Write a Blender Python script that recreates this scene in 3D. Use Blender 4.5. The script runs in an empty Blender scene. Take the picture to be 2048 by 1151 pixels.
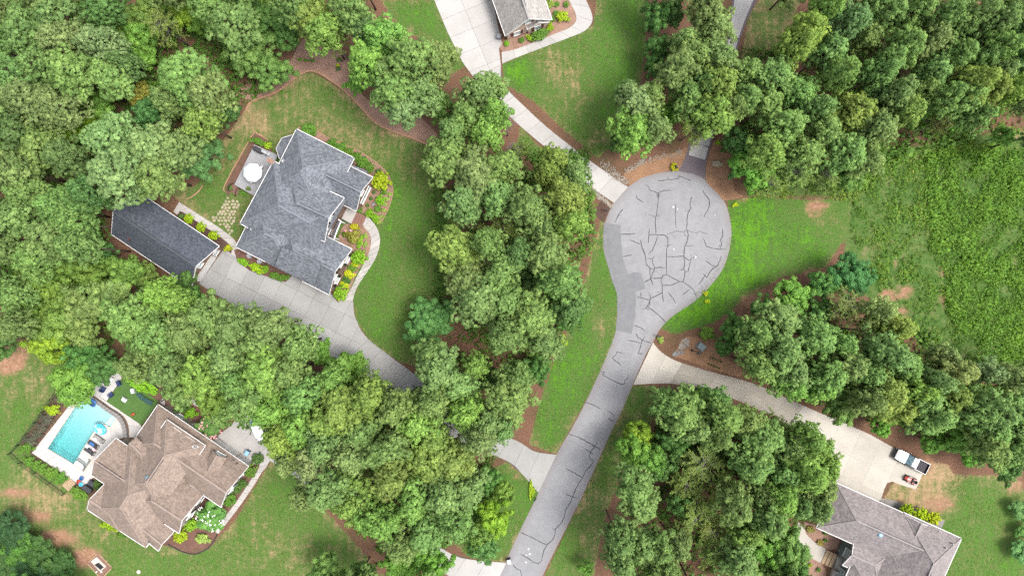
import bpy, bmesh, math, random
import numpy as np
from mathutils import Vector, Matrix

# ------------------------------------------------------------------ camera, sky, sun, exposure
scene = bpy.context.scene
CAM_H = 117.0          # drone height, metres
PPM = 12.5             # photograph pixels per metre on the ground
def R(a): return math.radians(a)

cam_data = bpy.data.cameras.new('drone_camera')
cam = bpy.data.objects.new('drone_camera', cam_data)
scene.collection.objects.link(cam)
cam.location = (0, 0, CAM_H)
cam.rotation_euler = (0, 0, 0)
cam_data.sensor_width = 36.0
cam_data.lens = 36.0 * CAM_H / (2048 / PPM)
cam_data.clip_start = 1.0
cam_data.clip_end = 6000.0
scene.camera = cam

SUN_EL, SUN_AZ = 66.0, 98.0      # elevation; azimuth clockwise from +Y (up in the picture)
world = bpy.data.worlds.new('World'); scene.world = world
world.use_nodes = True
wn = world.node_tree.nodes; wl = world.node_tree.links
wn.clear()
w_out = wn.new('ShaderNodeOutputWorld'); w_bg = wn.new('ShaderNodeBackground')
w_sky = wn.new('ShaderNodeTexSky'); w_hsv = wn.new('ShaderNodeHueSaturation')
w_sky.sky_type = 'NISHITA'; w_sky.sun_disc = False
w_sky.sun_elevation = R(SUN_EL); w_sky.sun_rotation = R(SUN_AZ)
w_sky.dust_density = 4.0; w_sky.ozone_density = 1.0
w_hsv.inputs['Saturation'].default_value = 0.35      # thin cloud: a whiter sky
w_bg.inputs['Strength'].default_value = 0.15
wl.new(w_sky.outputs['Color'], w_hsv.inputs['Color'])
wl.new(w_hsv.outputs['Color'], w_bg.inputs['Color'])
wl.new(w_bg.outputs['Background'], w_out.inputs['Surface'])

sun_d = bpy.data.lights.new('sun', 'SUN'); sun_d.energy = 1.25; sun_d.angle = R(20)
sun_d.color = (1.0, 0.955, 0.89)
sun = bpy.data.objects.new('sun', sun_d); scene.collection.objects.link(sun)
sun.location = (40, 60, 90)
sdir = Vector((math.sin(R(SUN_AZ)) * math.cos(R(SUN_EL)), math.cos(R(SUN_AZ)) * math.cos(R(SUN_EL)), math.sin(R(SUN_EL))))
sun.rotation_euler = sdir.to_track_quat('Z', 'Y').to_euler()

vs = scene.view_settings
vs.view_transform = 'Standard'; vs.look = 'None'; vs.exposure = 1.95; vs.gamma = 1.0
vs.use_curve_mapping = False
scene.cycles.use_denoising = False
scene.cycles.max_bounces = 6
scene.cycles.diffuse_bounces = 4
scene.cycles.transparent_max_bounces = 8

# ------------------------------------------------------------------ helpers
rng = random.Random(11)
nrng = np.random.default_rng(5)
COL = scene.collection
ORI = {}

def W(px, py, z=0.0):
    """Ground-plan point that stands at height z where the survey photograph shows pixel (px, py)."""
    k = (CAM_H - z) / CAM_H / PPM
    return Vector(((px - 1024) * k, (575.5 - py) * k, z))

def Z(ox, oy, s):
    """Reader for points noted on an enlarged detail of the photograph."""
    return lambda x, y: (ox + x / s, oy + y / s)

def link(o):
    COL.objects.link(o); return o

def tag(o, label=None, cat=None, group=None, kind=None):
    if label: o['label'] = label
    if cat: o['category'] = cat
    if group: o['group'] = group
    if kind: o['kind'] = kind
    return o

def thing(name, loc, label, cat, group=None, rz=0.0):
    o = bpy.data.objects.new(name, None); link(o)
    o.empty_display_size = 0.3
    o.location = loc; o.rotation_euler = (0, 0, rz)
    ORI[o.name] = Vector(loc)
    return tag(o, label, cat, group)

def mk(name, verts, faces, mat, parent=None, smooth=False, uvs=None, local=False, triang=False):
    """One mesh object from world-space points (or local ones); a part takes its thing's origin."""
    if parent is not None:
        L = Vector((0, 0, 0)) if local else ORI[parent.name]
    elif local:
        L = Vector((0, 0, 0))
    else:
        vs_ = [Vector(v) for v in verts]
        L = Vector((sum(v.x for v in vs_) / len(vs_), sum(v.y for v in vs_) / len(vs_), min(v.z for v in vs_)))
    me = bpy.data.meshes.new(name)
    me.from_pydata([tuple(Vector(v) - L) for v in verts], [], faces)
    if uvs:
        uvl = me.uv_layers.new(name='UVMap')
        for i, uv in enumerate(uvs): uvl.data[i].uv = uv
    if triang:
        bm = bmesh.new(); bm.from_mesh(me)
        bmesh.ops.triangulate(bm, faces=bm.faces[:], ngon_method='EAR_CLIP')
        bm.to_mesh(me); bm.free()
    me.update()
    if isinstance(mat, (list, tuple)):
        for m in mat: me.materials.append(m)
    elif mat: me.materials.append(mat)
    if smooth: me.polygons.foreach_set('use_smooth', [True] * len(me.polygons))
    o = bpy.data.objects.new(name, me); link(o)
    if parent is not None:
        o.parent = parent; ORI[o.name] = ORI[parent.name]
    else:
        o.location = L; ORI[o.name] = L.copy()
    return o

class MB:
    """Collects simple shapes for one mesh."""
    def __init__(s): s.v = []; s.f = []
    def add(s, v, f):
        n = len(s.v); s.v += [Vector(p) for p in v]; s.f += [tuple(i + n for i in q) for q in f]; return s
    def box(s, c, size, rz=0.0, taper=1.0, tilt=None):
        hx, hy, hz = size[0] / 2, size[1] / 2, size[2] / 2
        pts = [(-hx, -hy, -hz), (hx, -hy, -hz), (hx, hy, -hz), (-hx, hy, -hz),
               (-hx * taper, -hy * taper, hz), (hx * taper, -hy * taper, hz), (hx * taper, hy * taper, hz), (-hx * taper, hy * taper, hz)]
        M = Matrix.Rotation(rz, 3, 'Z')
        if tilt: M = M @ Matrix.Rotation(tilt[0], 3, tilt[1])
        return s.add([Vector(c) + M @ Vector(p) for p in pts], [(0, 3, 2, 1), (4, 5, 6, 7), (0, 1, 5, 4), (1, 2, 6, 5), (2, 3, 7, 6), (3, 0, 4, 7)])
    def bbox(s, c, size, b=0.03, rz=0.0, tilt=None):
        """box with chamfered upright corners and a chamfered top edge"""
        hx, hy, hz = size[0] / 2, size[1] / 2, size[2] / 2
        b = min(b, hx * .9, hy * .9, hz * .9)
        ring = lambda ex, ey, z: [(-ex + b, -ey, z), (ex - b, -ey, z), (ex, -ey + b, z), (ex, ey - b, z), (ex - b, ey, z), (-ex + b, ey, z), (-ex, ey - b, z), (-ex, -ey + b, z)]
        pts = ring(hx, hy, -hz) + ring(hx, hy, hz - b) + ring(hx - b * .7, hy - b * .7, hz)
        M = Matrix.Rotation(rz, 3, 'Z')
        if tilt: M = M @ Matrix.Rotation(tilt[0], 3, tilt[1])
        f = [tuple(range(7, -1, -1)), tuple(range(16, 24))]
        for k in (0, 8):
            for i in range(8): f.append((k + i, k + (i + 1) % 8, k + 8 + (i + 1) % 8, k + 8 + i))
        return s.add([Vector(c) + M @ Vector(p) for p in pts], f)
    def tube(s, a, b, r0, r1=None, n=8):
        a, b = Vector(a), Vector(b); r1 = r0 if r1 is None else r1
        d = (b - a).normalized(); t = d.orthogonal().normalized(); q = d.cross(t)
        pts = []
        for p, r in ((a, r0), (b, r1)):
            for i in range(n):
                w = 2 * math.pi * i / n; pts.append(p + (t * math.cos(w) + q * math.sin(w)) * r)
        f = [(i, (i + 1) % n, n + (i + 1) % n, n + i) for i in range(n)]
        f += [tuple(range(n - 1, -1, -1)), tuple(range(n, 2 * n))]
        return s.add(pts, f)
    def lathe(s, c, prof, n=16):
        """profile [(radius, z)] turned about the upright axis through c"""
        c = Vector(c); pts = []
        for r, z in prof:
            for i in range(n):
                w = 2 * math.pi * i / n; pts.append(c + Vector((r * math.cos(w), r * math.sin(w), z)))
        f = []
        for k in range(len(prof) - 1):
            for i in range(n): f.append((k * n + i, k * n + (i + 1) % n, (k + 1) * n + (i + 1) % n, (k + 1) * n + i))
        f += [tuple(range(n - 1, -1, -1)), tuple(range((len(prof) - 1) * n, len(prof) * n))]
        return s.add(pts, f)
    def torus(s, c, Rr, r, n=18, m=8, sy=1.0, rz=0.0):
        pts = []; M = Matrix.Rotation(rz, 3, 'Z')
        for i in range(n):
            a = 2 * math.pi * i / n
            for j in range(m):
                b = 2 * math.pi * j / m
                pts.append(Vector(c) + M @ Vector(((Rr + r * math.cos(b)) * math.cos(a), sy * (Rr + r * math.cos(b)) * math.sin(a), r * math.sin(b))))
        f = [(i * m + j, ((i + 1) % n) * m + j, ((i + 1) % n) * m + (j + 1) % m, i * m + (j + 1) % m) for i in range(n) for j in range(m)]
        return s.add(pts, f)
    def prism(s, pts2, z0, z1):
        n = len(pts2)
        f = [tuple(range(n - 1, -1, -1)), tuple(range(n, 2 * n))] + [(i, (i + 1) % n, n + (i + 1) % n, n + i) for i in range(n)]
        return s.add([(p[0], p[1], z0) for p in pts2] + [(p[0], p[1], z1) for p in pts2], f)
    def ellipsoid(s, c, rad, n=12, m=7, rz=0.0):
        M = Matrix.Rotation(rz, 3, 'Z'); pts = []
        for j in range(1, m):
            t = math.pi * j / m
            for i in range(n):
                a = 2 * math.pi * i / n
                pts.append(Vector(c) + M @ Vector((rad[0] * math.sin(t) * math.cos(a), rad[1] * math.sin(t) * math.sin(a), rad[2] * math.cos(t))))
        k = len(pts); pts += [Vector(c) + Vector((0, 0, rad[2])), Vector(c) - Vector((0, 0, rad[2]))]
        f = []
        for j in range(m - 2):
            for i in range(n): f.append((j * n + i, (j + 1) * n + i, (j + 1) * n + (i + 1) % n, j * n + (i + 1) % n))
        for i in range(n):
            f.append((k, i, (i + 1) % n)); f.append((k + 1, (m - 2) * n + (i + 1) % n, (m - 2) * n + i))
        return s.add(pts, f)
    def obj(s, name, mat, parent=None, smooth=False, local=False, triang=False):
        return mk(name, s.v, s.f, mat, parent, smooth, None, local, triang)

def area2(p):
    return 0.5 * sum(p[i][0] * p[(i + 1) % len(p)][1] - p[(i + 1) % len(p)][0] * p[i][1] for i in range(len(p)))

def ccw(p):
    p = [Vector((q[0], q[1])) for q in p]
    return p if area2(p) > 0 else p[::-1]

def inset(p, d):
    """move every side of a polygon inwards by d"""
    p = ccw(p); n = len(p); out = []
    for i in range(n):
        a, b, c = p[i - 1], p[i], p[(i + 1) % n]
        e1 = (b - a); e2 = (c - b)
        if e1.length < 1e-6 or e2.length < 1e-6: out.append(b.copy()); continue
        n1 = Vector((-e1.y, e1.x)).normalized(); n2 = Vector((-e2.y, e2.x)).normalized()
        m = n1 + n2
        if m.length < 1e-4: out.append(b + n1 * d); continue
        m.normalize(); out.append(b + m * (d / max(0.35, m.dot(n1))))
    return out

def smooth_line(pts, k=5, closed=False):
    """Catmull-Rom through the points"""
    P = [Vector((p[0], p[1])) for p in pts]; n = len(P); out = []
    rngi = range(n) if closed else range(n - 1)
    for i in rngi:
        p0 = P[(i - 1) % n] if closed or i > 0 else P[0]
        p1 = P[i]; p2 = P[(i + 1) % n]
        p3 = P[(i + 2) % n] if closed or i + 2 < n else P[-1]
        for j in range(k):
            t = j / k
            out.append(0.5 * ((2 * p1) + (p2 - p0) * t + (2 * p0 - 5 * p1 + 4 * p2 - p3) * t * t + (3 * p1 - p0 - 3 * p2 + p3) * t ** 3))
    if not closed: out.append(P[-1])
    return out

def wxy(pts, z=0.0):
    return [W(p[0], p[1], z).to_2d() for p in pts]

def slab(name, p2, z0, z1, mat, parent=None):
    p2 = ccw(p2); b = MB(); b.prism(p2, z0, z1)
    return b.obj(name, mat, parent, triang=True)

def resample(line, n):
    P = [Vector((p[0], p[1])) for p in line]
    d = [0.0]
    for a, b in zip(P, P[1:]): d.append(d[-1] + (b - a).length)
    out = []
    for i in range(n):
        t = d[-1] * i / (n - 1); j = 0
        while j < len(P) - 2 and d[j + 1] < t: j += 1
        s = 0 if d[j + 1] == d[j] else (t - d[j]) / (d[j + 1] - d[j])
        out.append(P[j].lerp(P[j + 1], s))
    return out

def ribbon_panels(name, left, right, n, z0, z1, mat, parent, lanes=1, sub=4, gap=0.032):
    """concrete strip cut into n panels along its run and `lanes` across"""
    Lp = resample(smooth_line(left, 6), n * sub + 1); Rp = resample(smooth_line(right, 6), n * sub + 1)
    for i in range(n):
        for l in range(lanes):
            f0, f1 = l / lanes, (l + 1) / lanes
            a = [Lp[i * sub + j].lerp(Rp[i * sub + j], f0) for j in range(sub + 1)]
            b = [Lp[i * sub + j].lerp(Rp[i * sub + j], f1) for j in range(sub + 1)]
            poly = inset(wxy(a + b[::-1]), gap / 2)
            slab(name, poly, z0, z1, mat, parent)

def cut_panels(name, poly, lines, z0, z1, mat, parent, gap=0.032):
    """polygon (world xy) cut by infinite lines (point, normal); each piece one slab"""
    bm = bmesh.new()
    vs_ = [bm.verts.new((p[0], p[1], 0)) for p in ccw(poly)]
    f = bm.faces.new(vs_)
    for (pt, nr) in lines:
        g = bm.verts[:] + bm.edges[:] + bm.faces[:]
        bmesh.ops.bisect_plane(bm, geom=g, plane_co=(pt[0], pt[1], 0), plane_no=(nr[0], nr[1], 0))
    for f in bm.faces[:]:
        p = [v.co.to_2d() for v in f.verts]
        if abs(area2(p)) < 0.05: continue
        slab(name, inset(p, gap / 2), z0, z1, mat, parent)
    bm.free()

# ------------------------------------------------------------------ materials (procedural)
MAT = {}
class NT:
    def __init__(s, name):
        s.m = bpy.data.materials.new(name); s.m.use_nodes = True
        s.t = s.m.node_tree; s.n = s.t.nodes; s.n.clear()
        s.out = s.n.new('ShaderNodeOutputMaterial'); s.b = s.n.new('ShaderNodeBsdfPrincipled')
        s.t.links.new(s.b.outputs[0], s.out.inputs[0])
        s.b.inputs['Roughness'].default_value = 0.9
        s.b.inputs['Specular IOR Level'].default_value = 0.25
        MAT[name] = s.m
    def L(s, a, b): s.t.links.new(a, b)
    def node(s, t, **k):
        n = s.n.new(t)
        for a, v in k.items(): setattr(n, a, v)
        return n
    def pos(s):
        if not hasattr(s, '_p'): s._p = s.node('ShaderNodeNewGeometry').outputs['Position']
        return s._p
    def mapped(s, scale, src=None, rot=0.0):
        m = s.node('ShaderNodeMapping'); m.inputs['Scale'].default_value = scale; m.inputs['Rotation'].default_value = (0, 0, rot)
        s.L(src or s.pos(), m.inputs['Vector']); return m.outputs[0]
    def noise(s, scale, detail=4.0, rough=0.55, vec=None, dist=0.0):
        n = s.node('ShaderNodeTexNoise'); n.inputs['Scale'].default_value = scale
        n.inputs['Detail'].default_value = detail; n.inputs['Roughness'].default_value = rough; n.inputs['Distortion'].default_value = dist
        s.L(vec or s.pos(), n.inputs['Vector']); return n.outputs['Fac']
    def ramp(s, fac, stops, interp='LINEAR'):
        r = s.node('ShaderNodeValToRGB'); r.color_ramp.interpolation = interp
        e = r.color_ramp.elements
        while len(e) > 1: e.remove(e[-1])
        e[0].position = stops[0][0]; e[0].color = (*stops[0][1], 1)
        for p, c in stops[1:]:
            x = e.new(p); x.color = (*c, 1)
        s.L(fac, r.inputs[0]); return r.outputs[0]
    def math(s, op, a, b=None, c=None, clamp=False):
        m = s.node('ShaderNodeMath', operation=op, use_clamp=clamp)
        for i, v in enumerate((a, b, c)):
            if v is None: continue
            if isinstance(v, (int, float)): m.inputs[i].default_value = v
            else: s.L(v, m.inputs[i])
        return m.outputs[0]
    def step(s, x, lo, hi):
        m = s.node('ShaderNodeMapRange', interpolation_type='SMOOTHSTEP')
        m.inputs['From Min'].default_value = lo; m.inputs['From Max'].default_value = hi
        s.L(x, m.inputs['Value']); return m.outputs[0]
    def mix(s, fac, a, b, mode='MIX'):
        m = s.node('ShaderNodeMix', data_type='RGBA', blend_type=mode)
        for sock, v in ((m.inputs[0], fac), (m.inputs[6], a), (m.inputs[7], b)):
            if isinstance(v, (int, float)): sock.default_value = v
            elif isinstance(v, (tuple, list)): sock.default_value = (*v[:3], 1)
            else: s.L(v, sock)
        return m.outputs[2]
    def attr(s, name, out='Fac'):
        a = s.node('ShaderNodeAttribute'); a.attribute_name = name; return a.outputs[out]
    def bump(s, h, strength=0.4, dist=0.05):
        b = s.node('ShaderNodeBump'); b.inputs['Strength'].default_value = strength; b.inputs['Distance'].default_value = dist
        s.L(h, b.inputs['Height']); s.L(b.outputs[0], s.b.inputs['Normal'])
    def base(s, c):
        if isinstance(c, (tuple, list)): s.b.inputs['Base Color'].default_value = (*c, 1)
        else: s.L(c, s.b.inputs['Base Color'])
    def rough(s, v): s.b.inputs['Roughness'].default_value = v

def shade(c, k): return tuple(max(0.0, x * k) for x in c)

KD = 0.41          # the photograph is exposed for the shade: sunlit mineral surfaces keep modest albedos
KEEP = ('white', 'canvas', 'cyan', 'pink', 'yellow', 'pale_blue', 'stone_white')
def simple(name, col, rough=0.7, var=0.18, scale=6.0, metal=0.0, spec=0.3, bump=0.0):
    t = NT(name)
    if not any(k in name for k in KEEP): col = shade(col, KD)
    n = t.noise(scale, 5)
    c = t.ramp(n, [(0.3, shade(col, 1 - var)), (0.7, shade(col, 1 + var))])
    t.base(c); t.rough(rough); t.b.inputs['Metallic'].default_value = metal
    t.b.inputs['Specular IOR Level'].default_value = spec
    if bump: t.bump(t.noise(scale * 6, 3), bump, 0.02)
    return t.m

def concrete(name, col, stain=0.25, stain_col=(0.22, 0.2, 0.17), var=0.07):
    t = NT(name)
    col = shade(col, KD); stain_col = shade(stain_col, KD)
    oi = t.node('ShaderNodeObjectInfo').outputs['Random']
    k = t.math('MULTIPLY_ADD', oi, var * 2, 1 - var)
    big = t.noise(0.25, 5, 0.6); fine = t.noise(9.0, 4, 0.7)
    c = t.ramp(big, [(0.3, shade(col, 0.88)), (0.5, col), (0.75, shade(col, 1.1))])
    c = t.mix(1.0, c, t.ramp(fine, [(0.3, (0.88, 0.88, 0.88)), (0.7, (1.07, 1.07, 1.07))]), 'MULTIPLY')
    st = t.step(t.noise(0.9, 6, 0.7, dist=0.8), 0.55, 0.8)
    c = t.mix(t.math('MULTIPLY', st, stain), c, stain_col)
    kk = t.node('ShaderNodeCombineColor')
    for i in range(3): t.L(k, kk.inputs[i])
    c = t.mix(1.0, c, kk.outputs[0], 'MULTIPLY')
    t.base(c); t.rough(0.85); t.bump(fine, 0.15, 0.01)
    return t.m

def shingle(name, col, col2, contrast=0.25):
    """laminated shingles: courses run along the eaves (UV in metres, V up the slope)"""
    t = NT(name)
    col = shade(col, KD); col2 = shade(col2, KD)
    uv = t.node('ShaderNodeUVMap').outputs[0]
    br = t.node('ShaderNodeTexBrick'); br.offset = 0.5; br.offset_frequency = 2
    br.inputs['Scale'].default_value = 1.0; br.inputs['Brick Width'].default_value = 0.34; br.inputs['Row Height'].default_value = 0.19
    br.inputs['Mortar Size'].default_value = 0.012; br.inputs['Mortar Smooth'].default_value = 0.6; br.inputs['Bias'].default_value = 0.0
    br.inputs['Color1'].default_value = (*shade(col, 1 - contrast), 1); br.inputs['Color2'].default_value = (*shade(col2, 1 + contrast), 1)
    br.inputs['Mortar'].default_value = (*shade(col, 0.5), 1)
    t.L(uv, br.inputs['Vector'])
    blot = t.noise(0.8, 4, 0.6); fine = t.noise(5.0, 3, 0.6)
    c = t.mix(1.0, br.outputs['Color'], t.ramp(blot, [(0.3, (0.87, 0.87, 0.88)), (0.7, (1.1, 1.09, 1.08))]), 'MULTIPLY')
    c = t.mix(1.0, c, t.ramp(fine, [(0.32, (0.88, 0.88, 0.88)), (0.68, (1.12, 1.12, 1.12))]), 'MULTIPLY')
    streak = t.noise(1.0, 4, 0.6, vec=t.mapped((2.2, 0.18, 1), uv))
    c = t.mix(1.0, c, t.ramp(streak, [(0.3, (0.95, 0.95, 0.95)), (0.7, (1.03, 1.03, 1.03))]), 'MULTIPLY')
    t.base(c); t.rough(0.88); t.bump(br.outputs['Fac'], -0.35, 0.02)
    return t.m

def brick(name, col, col2, mortar, scale=1.0):
    t = NT(name)
    col, col2, mortar = (shade(q, KD) for q in (col, col2, mortar))
    g = t.node('ShaderNodeNewGeometry')
    sep = t.node('ShaderNodeSeparateXYZ'); t.L(g.outputs['Position'], sep.inputs[0])
    h = t.math('ADD', t.math('MULTIPLY', sep.outputs[0], 0.8), t.math('MULTIPLY', sep.outputs[1], 0.8))
    cb = t.node('ShaderNodeCombineXYZ'); t.L(h, cb.inputs[0]); t.L(sep.outputs[2], cb.inputs[1])
    br = t.node('ShaderNodeTexBrick'); br.inputs['Scale'].default_value = scale
    br.inputs['Brick Width'].default_value = 0.22; br.inputs['Row Height'].default_value = 0.075; br.inputs['Mortar Size'].default_value = 0.008
    br.inputs['Color1'].default_value = (*col, 1); br.inputs['Color2'].default_value = (*col2, 1); br.inputs['Mortar'].default_value = (*mortar, 1)
    t.L(cb.outputs[0], br.inputs['Vector'])
    c = t.mix(1.0, br.outputs['Color'], t.ramp(t.noise(1.5, 4), [(0.3, (0.85, 0.85, 0.85)), (0.7, (1.12, 1.12, 1.12))]), 'MULTIPLY')
    t.base(c); t.rough(0.9); t.bump(br.outputs['Fac'], -0.3, 0.01)
    return t.m

def mulch(name, a, b, c3):
    t = NT(name)
    a, b, c3 = (shade(q, KD) for q in (a, b, c3))
    f = t.noise(7.0, 5, 0.75); g = t.noise(0.7, 4, 0.6)
    c = t.ramp(f, [(0.28, shade(a, 0.6)), (0.45, a), (0.6, b), (0.78, c3)])
    c = t.mix(1.0, c, t.ramp(g, [(0.3, (0.82, 0.8, 0.8)), (0.7, (1.15, 1.12, 1.1))]), 'MULTIPLY')
    t.base(c); t.bump(f, 0.8, 0.05); return t.m

def leaf(name, col, tip, trans=0.25, rough=0.6):
    """foliage: per-clump tint and per-tree tone (object colour)"""
    t = NT(name)
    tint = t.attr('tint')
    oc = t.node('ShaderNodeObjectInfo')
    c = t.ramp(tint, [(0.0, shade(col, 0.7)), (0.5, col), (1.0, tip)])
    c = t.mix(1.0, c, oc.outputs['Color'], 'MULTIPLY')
    sp = t.noise(0.45, 3, 0.6)
    c = t.mix(1.0, c, t.ramp(sp, [(0.3, (0.86, 0.9, 0.86)), (0.7, (1.12, 1.08, 1.05))]), 'MULTIPLY')
    t.base(c); t.rough(rough); t.b.inputs['Specular IOR Level'].default_value = 0.2
    tr = t.node('ShaderNodeBsdfTranslucent'); t.L(t.mix(1.0, c, (1.0, 1.05, 0.6), 'MULTIPLY'), tr.inputs[0])
    mx = t.node('ShaderNodeMixShader'); mx.inputs[0].default_value = trans
    t.L(t.b.outputs[0], mx.inputs[1]); t.L(tr.outputs[0], mx.inputs[2]); t.L(mx.outputs[0], t.out.inputs[0])
    return t.m

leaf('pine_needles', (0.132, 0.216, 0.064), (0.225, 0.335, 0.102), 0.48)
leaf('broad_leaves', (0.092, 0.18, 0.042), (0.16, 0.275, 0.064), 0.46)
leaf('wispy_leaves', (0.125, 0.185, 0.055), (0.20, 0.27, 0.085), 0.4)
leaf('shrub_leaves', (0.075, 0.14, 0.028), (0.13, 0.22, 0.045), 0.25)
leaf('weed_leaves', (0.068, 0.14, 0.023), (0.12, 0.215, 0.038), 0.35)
simple('bark', (0.17, 0.12, 0.09), 0.95, 0.35, 3.0, bump=0.6)
simple('grey_bark', (0.3, 0.27, 0.25), 0.95, 0.25, 3.0, bump=0.4)

concrete('drive_concrete', (0.435, 0.43, 0.415), 0.45)
concrete('white_concrete', (0.55, 0.53, 0.505), 0.35, (0.34, 0.31, 0.27))
concrete('warm_concrete', (0.60, 0.555, 0.485), 0.35, (0.40, 0.34, 0.26))
concrete('dirty_concrete', (0.44, 0.40, 0.34), 0.6, (0.16, 0.14, 0.10))
concrete('pool_concrete', (0.68, 0.65, 0.62), 0.15)
concrete('walk_concrete', (0.56, 0.53, 0.50), 0.25)
simple('joint_dark', (0.13, 0.12, 0.11), 0.95, 0.3, 4.0)
shingle('shingle_grey', (0.195, 0.215, 0.25), (0.245, 0.265, 0.30), 0.26)
shingle('shingle_slate', (0.086, 0.103, 0.132), (0.12, 0.138, 0.17), 0.2)
shingle('shingle_brown', (0.315, 0.24, 0.195), (0.385, 0.30, 0.245), 0.10)
shingle('shingle_taupe', (0.28, 0.245, 0.245), (0.36, 0.32, 0.315), 0.12)
shingle('shingle_pale', (0.44, 0.415, 0.385), (0.54, 0.515, 0.48), 0.12)
brick('red_brick', (0.24, 0.12, 0.085), (0.32, 0.175, 0.13), (0.38, 0.33, 0.29))
brick('peach_brick', (0.85, 0.56, 0.43), (0.95, 0.70, 0.57), (0.95, 0.83, 0.74))
brick('beige_stone', (0.42, 0.36, 0.29), (0.5, 0.44, 0.37), (0.45, 0.41, 0.36), 0.6)
simple('green_siding', (0.22, 0.27, 0.25), 0.8, 0.1, 2.0)
simple('white_paint', (0.42, 0.415, 0.41), 0.55, 0.05, 3.0)
simple('cream_paint', (0.66, 0.61, 0.52), 0.6, 0.06, 3.0)
simple('black_paint', (0.02, 0.02, 0.022), 0.5, 0.2, 5.0)
simple('maroon_paint', (0.17, 0.055, 0.045), 0.55, 0.1, 5.0)
simple('dark_metal', (0.035, 0.036, 0.04), 0.4, 0.15, 6.0, spec=0.5)
simple('grey_metal', (0.32, 0.33, 0.34), 0.4, 0.1, 5.0, metal=0.5)
simple('pale_metal', (0.62, 0.63, 0.65), 0.4, 0.06, 5.0, metal=0.3)
simple('deck_grey', (0.42, 0.42, 0.44), 0.8, 0.15, 5.0)
simple('wood_brown', (0.25, 0.15, 0.095), 0.85, 0.2, 5.0)
simple('wood_tan', (0.50, 0.36, 0.22), 0.85, 0.18, 5.0)
simple('wood_red', (0.24, 0.13, 0.10), 0.85, 0.2, 5.0)
simple('brick_paver', (0.28, 0.15, 0.115), 0.9, 0.25, 6.0, bump=0.3)
simple('paver_mauve', (0.17, 0.14, 0.155), 0.9, 0.16, 5.0, bump=0.3)
simple('edging_tan', (0.48, 0.27, 0.17), 0.9, 0.2, 5.0)
simple('stone_grey', (0.30, 0.28, 0.265), 0.9, 0.22, 4.0, bump=0.4)
simple('stone_tan', (0.46, 0.39, 0.27), 0.9, 0.2, 5.0, bump=0.4)
simple('stone_white', (0.30, 0.26, 0.22), 0.85, 0.15, 6.0)
simple('stone_pale', (0.38, 0.33, 0.275), 0.9, 0.25, 5.0)
simple('canvas_white', (0.30, 0.315, 0.325), 0.85, 0.03, 2.0)
simple('navy_cloth', (0.03, 0.055, 0.16), 0.8, 0.2, 6.0)
simple('blue_plastic', (0.04, 0.16, 0.42), 0.35, 0.1, 4.0, spec=0.5)
simple('pale_blue_plastic', (0.14, 0.27, 0.38), 0.4, 0.06, 4.0, spec=0.5)
simple('cyan_vinyl', (0.04, 0.28, 0.40), 0.25, 0.25, 5.0, spec=0.5)
simple('white_vinyl', (0.42, 0.43, 0.44), 0.3, 0.05, 5.0, spec=0.5)
simple('pink_vinyl', (0.40, 0.05, 0.21), 0.3, 0.15, 5.0, spec=0.5)
simple('red_paint', (0.5, 0.06, 0.035), 0.35, 0.12, 4.0, spec=0.5)
simple('orange_plastic', (0.65, 0.16, 0.04), 0.4, 0.12, 5.0, spec=0.5)
simple('charcoal_cloth', (0.06, 0.06, 0.065), 0.85, 0.2, 8.0)
simple('grey_cloth', (0.36, 0.34, 0.32), 0.85, 0.12, 8.0)
simple('green_plastic', (0.03, 0.10, 0.085), 0.5, 0.15, 5.0, spec=0.4)
simple('utility_green', (0.19, 0.26, 0.26), 0.5, 0.12, 4.0, spec=0.4)
simple('rubber', (0.02, 0.02, 0.02), 0.85, 0.2, 8.0)
simple('car_white', (0.5, 0.5, 0.5), 0.18, 0.02, 2.0, spec=0.6)  # white car paint; also colours in the sky reflected by the black pickup
simple('car_black', (0.012, 0.012, 0.015), 0.2, 0.1, 2.0, spec=0.6)
simple('bed_liner', (0.055, 0.05, 0.06), 0.8, 0.15, 8.0)
simple('lamp_glass', (0.6, 0.58, 0.5), 0.3, 0.05, 8.0)
simple('yellow_flower', (0.62, 0.42, 0.02), 0.7, 0.15, 9.0)
simple('pink_flower', (0.66, 0.28, 0.34), 0.7, 0.2, 9.0)
simple('white_flower', (0.72, 0.72, 0.68), 0.7, 0.08, 9.0)
t = NT('window_glass'); t.base(t.ramp(t.noise(0.8, 2), [(0.3, (0.10, 0.14, 0.15)), (0.7, (0.24, 0.32, 0.32))])); t.rough(0.06); t.b.inputs['Specular IOR Level'].default_value = 0.8
t = NT('car_glass'); t.base(t.ramp(t.noise(2.5, 2), [(0.35, (0.03, 0.06, 0.075)), (0.65, (0.09, 0.16, 0.18))])); t.rough(0.05); t.b.inputs['Specular IOR Level'].default_value = 0.8
mulch('mulch_red', (0.17, 0.085, 0.06), (0.23, 0.13, 0.10), (0.33, 0.22, 0.18))
mulch('mulch_pink', (0.35, 0.205, 0.145), (0.45, 0.295, 0.225), (0.57, 0.43, 0.35))
mulch('mulch_dark', (0.10, 0.055, 0.042), (0.14, 0.085, 0.065), (0.21, 0.14, 0.11))
mulch('straw_tan', (0.32, 0.175, 0.095), (0.40, 0.24, 0.14), (0.5, 0.34, 0.22))

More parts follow.
